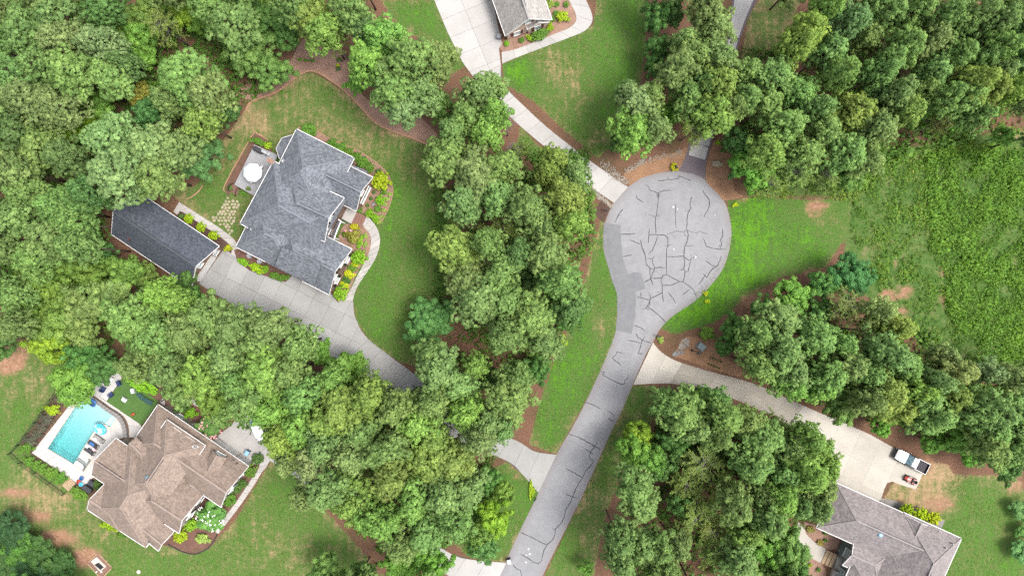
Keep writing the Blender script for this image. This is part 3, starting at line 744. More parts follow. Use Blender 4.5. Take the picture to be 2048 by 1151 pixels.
# paver-edged driveway above the turning circle
d3 = drive('driveway')
pav = [(1356, 342), (1366, 325), (1371, 311), (1376, 295), (1386, 262), (1404, 215), (1428, 165), (1446, 120), (1455, 70), (1462, 20), (1470, -40), (1522, -40), (1514, 0), (1494, 40), (1480, 80), (1466, 135), (1448, 200), (1430, 260), (1420, 297), (1414, 318), (1411, 334), (1411, 358), (1388, 348)]
slab('paver_border', wxy(pav), -0.05, 0.03, MAT['paver_mauve'], d3)
for cl in [[(1382, 290), (1377, 310), (1410, 320), (1417, 295), (1402, 290)], [(1390, 263), (1383, 287), (1418, 293), (1426, 262)], [(1408, 215), (1391, 260), (1427, 259), (1443, 205)], [(1431, 166), (1410, 212), (1444, 202), (1461, 140)], [(1450, 118), (1433, 163), (1462, 137), (1476, 80), (1458, 72)], [(1466, 20), (1458, 69), (1477, 77), (1490, 40), (1507, 0), (1515, -38), (1474, -38)]]:
    slab('panel', inset(wxy(cl), 0.02), 0.0, 0.045, MAT['white_concrete'], d3)

# long driveway on the right with the parking pad
d4 = drive('driveway')
l4u = [(1306, 684), (1322, 703), (1350, 720), (1385, 732), (1430, 745), (1480, 758), (1530, 775), (1590, 803), (1640, 825)]
l4l = [(1266, 769), (1300, 767), (1345, 767), (1400, 776), (1440, 788), (1480, 802), (1515, 818), (1560, 840), (1612, 870)]
underlay(d4, l4u + l4l[::-1])
Lp = resample(smooth_line(l4u, 6), 41); Rp = resample(smooth_line(l4l, 6), 41)
for i in range(10):
    m_ = MAT['warm_concrete'] if i < 2 or i > 8 else MAT['dirty_concrete']
    for f0, f1 in ((0, .5), (.5, 1)):
        a = [Lp[i * 4 + j].lerp(Rp[i * 4 + j], f0) for j in range(5)]; b = [Lp[i * 4 + j].lerp(Rp[i * 4 + j], f1) for j in range(5)]
        slab('panel', inset(wxy(a + b[::-1]), 0.009), 0.0, 0.05, m_, d4)
pad4 = [(1640, 825), (1700, 850), (1740, 868), (1795, 899), (1846, 945), (1831, 978), (1800, 968), (1784, 962), (1774, 965), (1768, 978), (1761, 1000), (1700, 1000), (1650, 980), (1655, 930), (1640, 890), (1612, 870)]
underlay(d4, pad4)
u4 = Vector((0.9135, -0.4067)); v4 = Vector((-0.4067, -0.9135))
ln = [(W(1640, 825).to_2d() + u4 * (k * 3.6), u4) for k in range(1, 6)] + [(W(1700, 910).to_2d() + v4 * (k * 3.6), v4) for k in range(-2, 3)]
cut_panels('panel', wxy(pad4), ln, 0.0, 0.05, MAT['warm_concrete'], d4, 0.012)

# drive of the brown-roofed house, mostly under the pines
d5 = drive('driveway')
l5u = [(505, 795), (560, 850), (600, 900), (660, 945), (730, 985), (820, 1050), (900, 1105), (945, 1118), (1013, 1124)]
l5l = [(462, 850), (500, 900), (548, 925), (620, 972), (700, 1020), (790, 1085), (870, 1135), (930, 1165), (985, 1180)]
underlay(d5, l5u + l5l[::-1]); ribbon_panels('panel', l5u, l5l, 15, 0.0, 0.05, MAT['white_concrete'], d5)
pad5 = [(462, 850), (440, 878), (505, 925), (500, 900)]
slab('panel', inset(wxy([(436, 868), (462, 832), (505, 795), (470, 790), (400, 800), (375, 790), (372, 800), (405, 818)]), .01), 0.0, 0.047, MAT['white_concrete'], d5)
slab('panel', inset(wxy([(462, 850), (434, 872), (508, 928), (522, 915)]), .01), 0.0, 0.047, MAT['white_concrete'], d5)
zc = Z(160, 780, 3.4875)
w4 = drive('walkway')
wa = [zc(*p) for p in [(1270, 475), (1250, 520), (1245, 545), (1180, 640), (1100, 760), (1010, 880), (930, 975)]]
wb = [zc(*p) for p in [(1335, 470), (1300, 535), (1270, 570), (1215, 660), (1130, 785), (1040, 905), (965, 1000)]]
underlay(w4, wa + wb[::-1]); ribbon_panels('panel', wa, wb, 11, 0.0, 0.055, MAT['walk_concrete'], w4)

# ------------------------------------------------------------------ houses: roof sections on walls
def strip_box(b, a, c, w, h):
    """a board of width w and height h from a to c"""
    a, c = Vector(a), Vector(c); d = (c - a); L = d.length; d.normalize()
    side = Vector((-d.y, d.x, 0)); side = side.normalized() if side.length > 1e-6 else Vector((1, 0, 0))
    up = d.cross(side) * -1
    if up.z < 0: up = -up
    pts = []
    for e in (a, c):
        for sx, sz in ((-1, -1), (1, -1), (1, 1), (-1, 1)): pts.append(e + side * (sx * w / 2) + up * (sz * h / 2))
    b.add(pts, [(0, 1, 2, 3), (7, 6, 5, 4), (0, 4, 5, 1), (1, 5, 6, 2), (2, 6, 7, 3), (3, 7, 4, 0)])

def roof_uv(vs_, f):
    p = [Vector(vs_[i]) for i in f]
    nrm = (p[1] - p[0]).cross(p[2] - p[0]).normalized()
    if nrm.z < 0: nrm = -nrm
    h = Vector((0, 0, 1)).cross(nrm)
    h = h.normalized() if h.length > 1e-4 else Vector((1, 0, 0))
    up = nrm.cross(h)
    return [(q.dot(h), q.dot(up)) for q in p]

class Block:
    """rectangular roof section with hipped or gabled ends on its own walls"""
    def __init__(s, house, c0, c1, depth, ze, pitch, toward, axis='u', ends=('hip', 'gable'), roof='shingle_grey', wall='red_brick', over=0.4, trim='white_paint', walls=True, vent=False, base=0.0, gut=True, run=1.0, set1=1.0):
        P0, P1 = W(*c0, ze), W(*c1, ze); T = W(*toward, ze)
        u = (P1 - P0); Lu = u.length; u.normalize(); v = Vector((-u.y, u.x, 0))
        if (T - P0).dot(v) < 0: v = -v
        s.u, s.v, s.P0, s.P1, s.ze, s.over, s.house = u, v, P0, P1, ze, over, house
        if axis == 'u': O, a, La, b, Lb = P0, u, Lu, v, depth
        else: O, a, La, b, Lb = P0, v, depth, u, Lu
        half = Lb / 2; rise = half * pitch; s.zr = ze + rise; s.half = half; s.pitch = pitch; s.a, s.b, s.La, s.Lb, s.O = a, b, La, Lb, O
        s0 = min(half, La * .49) if ends[0] == 'hip' else 0.0; s1 = min(half, La * .49) * set1 if ends[1] == 'hip' else 0.0
        pt = lambda x, y, z: O + a * x + b * y + Vector((0, 0, z))
        th = 0.16
        V = [pt(0, 0, 0), pt(La, 0, 0), pt(La, Lb, 0), pt(0, Lb, 0), pt(s0, half, rise), pt(La - s1, half, rise)]
        F = [(0, 1, 5, 4), (2, 3, 4, 5)]
        if ends[0] == 'hip': F.append((3, 0, 4))
        if ends[1] == 'hip': F.append((1, 2, 5))
        up = [f if (Vector(V[f[1]]) - V[f[0]]).cross(Vector(V[f[2]]) - V[f[0]]).z > 0 else f[::-1] for f in F]
        uv = [q for f in up for q in roof_uv(V, f)]
        Vb = [p - Vector((0, 0, th)) for p in V]; n6 = 6
        low = [tuple(i + n6 for i in f[::-1]) for f in up]
        rim = [(0, 1), (2, 3)] + ([(3, 0)] if ends[0] == 'hip' else [(3, 4), (4, 0)]) + ([(1, 2)] if ends[1] == 'hip' else [(1, 5), (5, 2)])
        side = [(i, j, j + n6, i + n6) for i, j in rim]
        uv += [(0, 0)] * (sum(len(f) for f in low) + sum(len(f) for f in side))
        s.roof = mk('roof_section', V + Vb, up + low + side, MAT[roof], house, uvs=uv)
        # ridge and hip caps
        cap = MB(); lift = Vector((0, 0, 0.02))
        if (V[5] - V[4]).length > 0.3: strip_box(cap, V[4] + lift, V[5] + lift, 0.30, 0.05)
        if ends[0] == 'hip': strip_box(cap, V[0] + lift, V[4] + lift, 0.22, 0.04); strip_box(cap, V[3] + lift, V[4] + lift, 0.22, 0.04)
        if ends[1] == 'hip': strip_box(cap, V[1] + lift, V[5] + lift, 0.22, 0.04); strip_box(cap, V[2] + lift, V[5] + lift, 0.22, 0.04)
        if cap.v:
            bm_uv = None
            o = cap.obj('ridge_cap', MAT[roof + '_cap'], s.roof)
        if vent and (V[5] - V[4]).length > 1:
            vb = MB(); d = (V[5] - V[4]); sd = b
            for q in (-1, 1): strip_box(vb, V[4] + d * .12 + sd * (q * .17) + lift * 2, V[4] + d * .92 + sd * (q * .17) + lift * 2, 0.07, 0.10)
            vb.obj('ridge_vent', MAT['charcoal_cloth'], s.roof)
        if gut:
            g = MB(); dz = Vector((0, 0, -0.07)); out = 0.06
            cen = pt(La / 2, Lb / 2, 0)
            def eave(i, j):
                e = (V[j] - V[i]); nn = Vector((e.y, -e.x, 0)).normalized()
                if (V[i] - cen).dot(nn) < 0: nn = -nn
                strip_box(g, V[i] + nn * out + dz, V[j] + nn * out + dz, 0.085, 0.12)
            if run >= 1: eave(0, 1); eave(2, 3)
            else:                                   # side gutters stop where the roof runs into its neighbour
                for i, j in ((0, 1), (3, 2)):
                    e = V[j] - V[i]; nn = b if i == 3 else -b; strip_box(g, V[i] + nn * out + dz, V[i] + e * run + nn * out + dz, 0.085, 0.12)
            if ends[0] == 'hip': eave(3, 0)
            else: strip_box(g, V[3] - a * .03 + dz, V[4] - a * .03 + dz, 0.07, 0.2); strip_box(g, V[0] - a * .03 + dz, V[4] - a * .03 + dz, 0.07, 0.2)
            if ends[1] == 'hip':
                if run >= 1: eave(1, 2)
            else: strip_box(g, V[1] + a * .03 + dz, V[5] + a * .03 + dz, 0.07, 0.2); strip_box(g, V[2] + a * .03 + dz, V[5] + a * .03 + dz, 0.07, 0.2)
            g.obj('gutter', MAT[trim], s.roof)
        if walls:
            o = over; zt = ze - th + o * pitch - 0.02
            w = [pt(o, o, 0), pt(La - o, o, 0), pt(La - o, Lb - o, 0), pt(o, Lb - o, 0)]
            vv = [Vector((p.x, p.y, base)) for p in w] + [Vector((p.x, p.y, zt)) for p in w]
            ff = [(0, 1, 5, 4), (1, 2, 6, 5), (2, 3, 7, 6), (3, 0, 4, 7)]
            zg_ = ze + rise - th - 0.03
            if ends[0] == 'gable': m = pt(o, half, 0); vv.append(Vector((m.x, m.y, zg_))); ff[3] = (3, 0, 4, len(vv) - 1, 7)
            if ends[1] == 'gable': m = pt(La - o, half, 0); vv.append(Vector((m.x, m.y, zg_))); ff[1] = (1, 2, 6, len(vv) - 1, 5)
            s.wall = mk('wall', vv, ff, MAT[wall], house)
    def face(s, frac, z, end=0):
        """point on an end wall (frac across b) and its outward direction"""
        o = s.over; x = o if end == 0 else s.La - o
        y = o + (s.Lb - 2 * o) * frac
        p = s.O + s.a * x + s.b * y; d = -s.a if end == 0 else s.a
        return Vector((p.x, p.y, z)), d
    def side(s, frac, z, which=0):
        o = s.over; y = o if which == 0 else s.Lb - o; x = o + (s.La - 2 * o) * frac
        p = s.O + s.a * x + s.b * y; d = -s.b if which == 0 else s.b
        return Vector((p.x, p.y, z)), d

def window(house, at, w, h, frame='white_paint', shutter=None, grid=(2, 2)):
    p, d = at; t = Vector((-d.y, d.x, 0)); up = Vector((0, 0, 1))
    def board(b, x0, x1, z0, z1, o0, o1):
        q = [p + t * x + up * z + d * o for o in (o0, o1) for x, z in ((x0, z0), (x1, z0), (x1, z1), (x0, z1))]
        b.add(q, [(0, 1, 2, 3), (7, 6, 5, 4), (0, 4, 5, 1), (1, 5, 6, 2), (2, 6, 7, 3), (3, 7, 4, 0)])
    f = MB(); k = 0.09
    board(f, -w / 2 - k, w / 2 + k, -h / 2 - k, -h / 2, 0.0, 0.16); board(f, -w / 2 - k, w / 2 + k, h / 2, h / 2 + k, 0.0, 0.12)
    board(f, -w / 2 - k, -w / 2, -h / 2, h / 2, 0.0, 0.11); board(f, w / 2, w / 2 + k, -h / 2, h / 2, 0.0, 0.11)
    for i in range(1, grid[0]): x = -w / 2 + w * i / grid[0]; board(f, x - .02, x + .02, -h / 2, h / 2, 0.0, 0.07)
    for i in range(1, grid[1]): z = -h / 2 + h * i / grid[1]; board(f, -w / 2, w / 2, z - .025, z + .025, 0.0, 0.065)
    o = f.obj('window', MAT[frame], house)
    g = MB(); board(g, -w / 2, w / 2, -h / 2, h / 2, 0.005, 0.04); g.obj('pane', MAT['window_glass'], o)
    if shutter:
        for sx in (-1, 1):
            b = MB(); x0 = sx * (w / 2 + k + 0.24) ; board(b, x0 - .2, x0 + .2, -h / 2, h / 2, 0.003, 0.07)
            for zz in (-.25, .25): board(b, x0 - .15, x0 + .15, h * (zz - .2), h * (zz + .2), 0.07, 0.085)
            b.obj('shutter', MAT[shutter], o)
    return o

def gdoor(house, at, w, h, mat='white_paint'):
    p, d = at; t = Vector((-d.y, d.x, 0)); up = Vector((0, 0, 1))
    def board(b, x0, x1, z0, z1, o0, o1):
        q = [p + t * x + up * z + d * o for o in (o0, o1) for x, z in ((x0, z0), (x1, z0), (x1, z1), (x0, z1))]
        b.add(q, [(0, 1, 2, 3), (7, 6, 5, 4), (0, 4, 5, 1), (1, 5, 6, 2), (2, 6, 7, 3), (3, 7, 4, 0)])
    b = MB()
    for x0, x1, z0, z1 in ((-w / 2 - .12, -w / 2, 0, h + .12), (w / 2, w / 2 + .12, 0, h + .12), (-w / 2, w / 2, h, h + .12)): board(b, x0, x1, z0, z1, 0, 0.12)
    o = b.obj('garage_door', MAT['cream_paint'], house)
    for i in range(4):
        b = MB(); board(b, -w / 2, w / 2, h * i / 4 + .015, h * (i + 1) / 4 - .015, 0.0, 0.05)
        b.obj('door_panel', MAT[mat], o)
    return o

def cap_mat(roof, k):
    m0 = MAT[roof]; 
    src = {'shingle_grey': (0.215, 0.235, 0.265), 'shingle_slate': (0.085, 0.10, 0.122), 'shingle_brown': (0.35, 0.27, 0.23), 'shingle_taupe': (0.33, 0.295, 0.29), 'shingle_pale': (0.38, 0.36, 0.335)}[roof]
    simple(roof + '_cap', shade(src, k), 0.9, 0.18, 4.0)
for r_ in ('shingle_grey', 'shingle_slate', 'shingle_brown', 'shingle_taupe', 'shingle_pale'): cap_mat(r_, 1.0)

def panel3(name, pts, mat, parent, th=0.12, uv=True):
    """flat roof panel through 3-d points, with thickness"""
    P = [Vector(p) for p in pts]; n = len(P)
    if (P[1] - P[0]).cross(P[2] - P[0]).z < 0: P = P[::-1]
    B = [p - Vector((0, 0, th)) for p in P]
    f = [tuple(range(n)), tuple(range(2 * n - 1, n - 1, -1))] + [(i, (i + 1) % n, n + (i + 1) % n, n + i) for i in range(n)]
    f = [f[0], f[1]] + [q[::-1] for q in f[2:]]
    uvs = roof_uv(P, range(n)) + [(0, 0)] * (n + 4 * n)
    return mk(name, P + B, f, MAT[mat], parent, uvs=uvs)

def vent_pipe(house, px, z, r=0.09, h=0.35, mat='grey_metal'):
    p = W(px[0], px[1], z); b = MB(); b.tube(p - Vector((0, 0, .6)), p + Vector((0, 0, h)), r, r * .9, 8); b.obj('vent_pipe', MAT[mat], house)

# --- house with the grey roof
za = Z(430, 240, 4.264); zb = Z(460, 480, 7.877)
h1 = thing('house', W(600, 430), 'large red brick house with many grey shingled hips and gables beside the deck', 'house')
A = Block(h1, za(695, 78), za(1185, 325), 10.6, 5.0, 0.80, za(600, 700), 'v', ('hip', 'hip'))
B = Block(h1, za(500, 350), za(215, 880), 12.6, 5.05, 0.80, za(900, 700), 'v', ('hip', 'hip'), run=.28, set1=.38)
C = Block(h1, za(1102, 665), za(935, 1035), 8.8, 5.7, 0.92, za(600, 600), 'v', ('gable', 'hip'), vent=True, run=.5)
D = Block(h1, za(1345, 490), za(1205, 775), 9.5, 4.0, 0.95, za(900, 400), 'v', ('gable', 'hip'), vent=True, run=.42)
E = Block(h1, za(180, 1080), zb(980, 545), 8.2, 4.0, 0.78, za(600, 600), 'u', ('hip', 'hip'), run=.6)
G = Block(h1, zb(1920, 145), zb(1560, 855), 11.0, 4.02, 0.84, zb(600, 0), 'v', ('gable', 'hip'), vent=True, run=.42)
# raised dormer over the garage bays
ft = [W(*zb(820, 100), 7.7), W(*zb(1440, 385), 7.7), W(*zb(1325, 705), 5.0), W(*zb(702, 418), 5.0)]
panel3('dormer_roof', ft, 'shingle_grey', h1, 0.14)
dv = [Vector((p.x, p.y, z)) for p in (ft[3], ft[2]) for z in (0.0, 4.62)]
inn = Vector((-(ft[2] - ft[3]).y, (ft[2] - ft[3]).x, 0)).normalized() * 0.35
if inn.dot(ft[0] - ft[3]) < 0: inn = -inn
al = (ft[2] - ft[3]).normalized() * 0.12
q0, q1 = ft[3] + inn + al, ft[2] + inn - al
mk('dormer_wall', [(q0.x, q0.y, 0), (q1.x, q1.y, 0), (q1.x, q1.y, 4.7), (q0.x, q0.y, 4.7), (ft[1].x - al.x, ft[1].y - al.y, 7.0), (ft[0].x + al.x, ft[0].y + al.y, 7.0), (ft[1].x - al.x, ft[1].y - al.y, 2), (ft[0].x + al.x, ft[0].y + al.y, 2)],
   [(0, 1, 2, 3), (1, 6, 4, 2), (7, 0, 3, 5)], MAT['red_brick'], h1)
# breakfast bay at the back
bay_e = [W(*za(x, y), 3.3) for x, y in [(658, 128), (572, 153), (522, 240), (552, 333)]]
ap = [W(*za(690, 180), 4.9), W(*za(650, 262), 4.9)]
panel3('bay_roof', [bay_e[0], bay_e[1], ap[0]], 'shingle_grey', h1); panel3('bay_roof', [bay_e[1], bay_e[2], ap[1], ap[0]], 'shingle_grey', h1); panel3('bay_roof', [bay_e[2], bay_e[3], ap[1]], 'shingle_grey', h1)
g = MB()
for i in range(3): strip_box(g, bay_e[i] - Vector((0, 0, .08)), bay_e[i + 1] - Vector((0, 0, .08)), 0.12, 0.14)
g.obj('gutter', MAT['white_paint'], h1)
bc = W(*za(640, 240), 0)
bw = [Vector((p.x, p.y, 0)).lerp(Vector((bc.x, bc.y, 0)), 0.14) for p in bay_e]
b = MB(); b.prism([p.to_2d() for p in bw] + [W(*za(700, 300)).to_2d(), W(*za(720, 200)).to_2d()], 0, 3.25); b.obj('bay_wall', MAT['red_brick'], h1, triang=True)
# low roof over the side bay, entry hood and porch roof
panel3('side_roof', [W(*za(1168, 382), 3.3), W(*za(1303, 436), 3.0), W(*za(1290, 462), 3.2), W(*za(1150, 405), 3.6)], 'shingle_grey', h1)
panel3('entry_hood', [W(*za(944, 888), 4.6), W(*za(955, 848), 5.3), W(*za(1035, 776), 5.3), W(*za(1054, 790), 4.6)], 'shingle_slate', h1)
pr = [W(*za(985, 995), 3.0), W(*za(1050, 845), 3.0), W(*za(1075, 862), 2.8), W(*za(1015, 1012), 2.8)]
porch = panel3('porch_roof', pr, 'bed_liner', h1, 0.1)
g = MB()
for i in range(9):
    t0 = i / 8; strip_box(g, pr[0].lerp(pr[1], t0) + Vector((0, 0, .02)), pr[3].lerp(pr[2], t0) + Vector((0, 0, .02)), 0.04, 0.05)
g.obj('seam', MAT['dark_metal'], porch)
g = MB(); strip_box(g, pr[3], pr[2], 0.16, 0.2); strip_box(g, pr[2], pr[1], 0.12, 0.16); g.obj('porch_fascia', MAT['white_paint'], porch)
for t0 in (0.03, 0.97):
    p = pr[3].lerp(pr[2], t0); b = MB(); b.box((p.x, p.y, 1.4), (0.22, 0.22, 2.8)); b.obj('porch_post', MAT['white_paint'], h1)
# chimney
p = W(*za(480, 352), 5.5); b = MB(); b.bbox((p.x, p.y, 3.0), (0.8, 0.6, 6.0), 0.03, R(-27)); ch = b.obj('chimney', MAT['peach_brick'], h1)
b = MB(); b.bbox((p.x, p.y, 6.06), (0.9, 0.7, 0.1), 0.03, R(-27)); b.obj('chimney_cap', MAT['mulch_pink'], ch)
vent_pipe(h1, za(710, 318), 6.2); vent_pipe(h1, za(490, 880), 6.6); vent_pipe(h1, za(285, 925), 5.5)
p = W(*za(585, 352), 5.6); b = MB(); b.lathe(p, [(0.02, 0.0), (0.22, 0.05), (0.34, 0.16), (0.33, 0.17), (0.2, 0.07)], 14); b.obj('satellite_dish', MAT['grey_metal'], h1, smooth=True)
window(h1, D.face(0.5, 1.6), 2.9, 1.5, grid=(3, 1)); window(h1, D.face(0.5, 4.6), 1.0, 1.2, shutter='black_paint')
for f_, z_ in ((.22, 1.7), (.74, 1.7), (.34, 4.4), (.66, 4.4)): window(h1, G.face(f_, z_), 1.0, 1.6 if z_ < 3 else 1.3, shutter='black_paint')
for f_, z_ in ((.15, 4.9), (.5, 6.2), (.82, 4.9), (.80, 1.7)): window(h1, C.face(f_, z_), 0.9, 1.5, shutter='black_paint')
b = MB(); p, d = C.face(0.30, 1.1); b.box(p + d * .05, (1.1, 0.08, 2.2), math.atan2(d.y, d.x) + math.pi / 2); b.obj('front_door', MAT['wood_brown'], h1)
# --- detached garage
gr = thing('detached_garage', W(340, 490), 'long detached brick garage with dark slate gable roof at the end of the forecourt', 'garage')
K = Block(gr, zg(115, 490), zg(915, 1025), 7.75, 3.0, 0.88, zg(900, 300), 'u', ('gable', 'gable'), roof='shingle_slate', vent=True, over=0.45)
gdoor(gr, K.face(0.42, 0, 1), 4.6, 2.25); window(gr, K.face(0.86, 1.4, 1), 0.9, 1.2)
window(gr, K.face(0.5, 4.0, 1), 0.9, 1.1); 
for fr_, zz in ((.12, 2.2), (.80, 2.3)):
    p, d = K.face(fr_, zz, 1); b = MB(); b.tube(p + d * .14 - Vector((0, 0, .12)), p + d * .14 + Vector((0, 0, .14)), .07, .05, 6); b.obj('wall_lantern', MAT['pale_metal'], gr)
for px in (zg(293, 500), zg(292, 545)):
    vent_pipe(gr, px, 4.2, 0.16, 0.25, 'maroon_paint')
# --- house with the brown roof
h2 = thing('house', W(330, 950), 'cream walled house with brown shingled hips and dormers beside the pool', 'house')
kw = dict(roof='shingle_brown', wall='beige_stone')
H = Block(h2, zc(545, 100), zc(1175, 530), 7.6, 3.4, 0.88, zc(500, 700), 'u', ('hip', 'gable'), **kw)
I = Block(h2, zc(605, 205), zc(872, 385), 12.0, 5.2, 0.76, zc(400, 700), 'v', ('hip', 'hip'), vent=True, run=.22, **kw)
Lb_ = Block(h2, zc(50, 830), zc(460, 1095), 13.0, 3.42, 0.80, zc(500, 600), 'v', ('hip', 'hip'), run=.25, **kw)
Kb = Block(h2, zc(172, 652), zc(50, 828), 6.0, 3.46, 0.74, zc(500, 800), 'v', ('gable', 'hip'), run=.3, **kw)
J = Block(h2, zc(250, 335), zc(80, 590), 9.0, 3.4, 0.76, zc(500, 600), 'v', ('gable', 'hip'), vent=True, run=.4, **kw)
M1 = Block(h2, zc(865, 725), zc(690, 995), 9.0, 3.6, 0.92, zc(500, 700), 'v', ('gable', 'hip'), run=.3, **kw)
P1_ = Block(h2, zc(655, 985), zc(548, 1118), 6.0, 3.3, 0.80, zc(400, 900), 'v', ('gable', 'hip'), run=.3, **kw)
D1_ = Block(h2, zc(925, 415), zc(1025, 470), 3.8, 5.1, 0.85, zc(800, 700), 'v', ('gable', 'hip'), over=0.22, base=3.6, gut=False, **kw)
D2_ = Block(h2, zc(395, 325), zc(330, 390), 3.4, 5.0, 0.7, zc(600, 500), 'v', ('gable', 'hip'), over=0.2, base=3.6, gut=False, **kw)
E2_ = Block(h2, zc(1058, 628), zc(1030, 712), 2.6, 3.0, 0.7, zc(900, 600), 'v', ('gable', 'hip'), over=0.2, **kw)
window(h2, D1_.face(.5, 4.7), 1.5, 0.9, grid=(3, 1)); window(h2, D2_.face(.5, 4.6), 0.7, 0.7)
for f_, z_ in ((.25, 1.5), (.7, 1.5)): window(h2, M1.face(f_, z_), 1.2, 1.7, shutter='black_paint'); window(h2, H.face(f_, z_, 1), 1.2, 1.6, shutter='black_paint')
window(h2, M1.face(.5, 4.4), 1.0, 1.2, shutter='black_paint'); window(h2, H.face(.5, 4.2, 1), 1.0, 1.1, shutter='black_paint')
for f_ in (.3, .7): window(h2, I.face(f_, 5.0), 1.5, 0.7, grid=(3, 1))
for f_ in (.18, .36): window(h2, H.side(f_, 1.6), 1.1, 1.5)
gdoor(h2, H.side(.72, 0), 4.6, 2.3); gdoor(h2, H.side(.93, 0), 2.2, 2.3)
vent_pipe(h2, zc(1068, 490), 4.6); vent_pipe(h2, zc(1090, 515), 4.4); vent_pipe(h2, zc(480, 1058), 4.0)
p = W(*zc(473, 607), 7.3); b = MB(); b.lathe(p, [(0.42, -0.3), (0.42, 0.1), (0.3, 0.22), (0.05, 0.28)], 14); b.obj('skylight_tube', MAT['car_glass'], h2, smooth=True)
p = W(*zc(810, 390), 7.6); b = MB(); b.torus(p + Vector((0, 0, .25)), 0.42, 0.12, 12, 6, 0.5); b.tube(p - Vector((0, 0, .5)), p + Vector((0, 0, .25)), .06, .05); b.obj('satellite_dish', MAT['pale_metal'], h2, smooth=True)
# entry porch
p, d = M1.face(0.12, 1.05); b = MB(); b.box(p + d * .05, (1.1, 0.08, 2.1), math.atan2(d.y, d.x) + math.pi / 2); b.obj('front_door', MAT['dark_metal'], h2)
# --- house with the taupe roof, lower right
zd = Z(1500, 760, 2.943)
h3 = thing('house', W(1800, 1080), 'grey green house with wide taupe hipped roof below the parking pad', 'house')
kw = dict(roof='shingle_taupe', wall='green_siding')
Q = Block(h3, zd(510, 605), zd(1238, 930), 7.5, 4.0, 0.72, zd(600, 1100), 'u', ('hip', 'hip'), vent=True, **kw)
S = Block(h3, zd(905, 778), zd(1244, 930), 17.0, 4.03, 0.80, zd(900, 1300), 'v', ('hip', 'gable'), vent=True, **kw)
T = Block(h3, zd(606, 1062), zd(470, 1370), 12.0, 3.9, 0.80, zd(900, 1300), 'v', ('hip', 'gable'), **kw)
Nn = Block(h3, zd(612, 935), zd(545, 1085), 6.0, 3.7, 0.6, zd(900, 1100), 'v', ('gable', 'hip'), **kw)
U = Block(h3, zd(918, 795), zd(1045, 855), 6.4, 4.3, 0.80, zd(900, 1100), 'v', ('gable', 'hip'), **kw)
for f_, z_ in ((.3, 1.6), (.7, 1.6)): window(h3, T.face(f_, z_), 1.1, 1.6)
window(h3, Nn.face(.6, 2.9), 1.3, 1.5, grid=(1, 1)); window(h3, Q.face(.5, 1.6), 1.1, 1.5)
for f_ in (.3, .55): window(h3, Q.side(f_, 1.6), 1.2, 1.4)
p = W(*zd(768, 907), 6.3); b = MB(); b.lathe(p, [(0.36, -0.4), (0.36, 0.1), (0.24, 0.2), (0.04, 0.25)], 14); b.obj('skylight_dome', MAT['pale_blue_plastic'], h3, smooth=True)
g = MB(); a0 = W(*zd(1110, 880), 4.3); g.tube(a0, W(*zd(1128, 898), 4.75), .05, .05, 6); g.obj('downspout', MAT['white_paint'], h3)
vent_pipe(h3, zd(1150, 985), 6.0); vent_pipe(h3, zd(1190, 960), 5.4)
# --- house at the top edge
ze_ = Z(950, 0, 7.585)
h4 = thing('house', W(1050, 10), 'peach brick gabled house with pale roof and maroon shutters at the top edge', 'house')
kw = dict(roof='shingle_pale', wall='peach_brick')
V4 = Block(h4, ze_(460, 545), ze_(1165, 300), 16.0, 3.1, 1.0, ze_(600, -600), 'v', ('gable', 'gable'), vent=True, **kw)
X4 = Block(h4, ze_(800, 452), ze_(1122, 338), 3.6, 2.7, 0.75, ze_(800, 0), 'v', ('gable', 'hip'), over=0.25, **kw)
window(h4, V4.face(.24, 1.35), 0.95, 1.45, shutter='maroon_paint'); window(h4, V4.face(.5, 4.7), 0.85, 1.1, shutter='maroon_paint')
window(h4, X4.face(.5, 1.4), 0.95, 1.45, shutter='maroon_paint')
p, d = V4.face(0.0, 1.4); b = MB(); b.tube(p + d * .1, p + d * .1 + Vector((0, 0, 1.7)), .06, .06, 6); b.tube(p + d * .1 - Vector((0, 0, 1.3)), p + d * .1, .06, .06, 6); b.obj('downspout', MAT['dark_metal'], h4)

# ------------------------------------------------------------------ trees and shrubs
def unit(v): return v / (np.linalg.norm(v, axis=-1, keepdims=True) + 1e-9)

def foliage_mesh(name, tri, nrm, tint, mat):
    """tri (n,3,3) triangles, nrm (n,3,3) shading normals, tint (n,)"""
    g = np.cross(tri[:, 1] - tri[:, 0], tri[:, 2] - tri[:, 0])           # wind every leaf to face the way it is shaded
    bad = (g * nrm.mean(1)).sum(1) < 0
    tri = tri.copy(); tri[bad] = tri[bad][:, ::-1]; nrm = nrm.copy(); nrm[bad] = nrm[bad][:, ::-1]
    n = len(tri); v = tri.reshape(-1, 3); f = np.arange(n * 3).reshape(n, 3)
    me = np_mesh(name, v, f, mat, smooth=True)
    at = me.attributes.new('tint', 'FLOAT', 'POINT'); at.data.foreach_set('value', np.repeat(tint, 3).astype(np.float32))
    me.normals_split_custom_set_from_vertices(unit(nrm.reshape(-1, 3)).tolist())
    return me

def sphere_dirs(r, n):
    return unit(r.normal(size=(n, 3)))

def limb_mesh(name, segs, mat, n=6):
    b = MB()
    for a, c, r0, r1 in segs: b.tube(a, c, r0, r1, n)
    me = bpy.data.meshes.new(name); me.from_pydata([tuple(p) for p in b.v], [], b.f); me.update(); me.materials.append(mat)
    me.polygons.foreach_set('use_smooth', [True] * len(me.polygons))
    return me

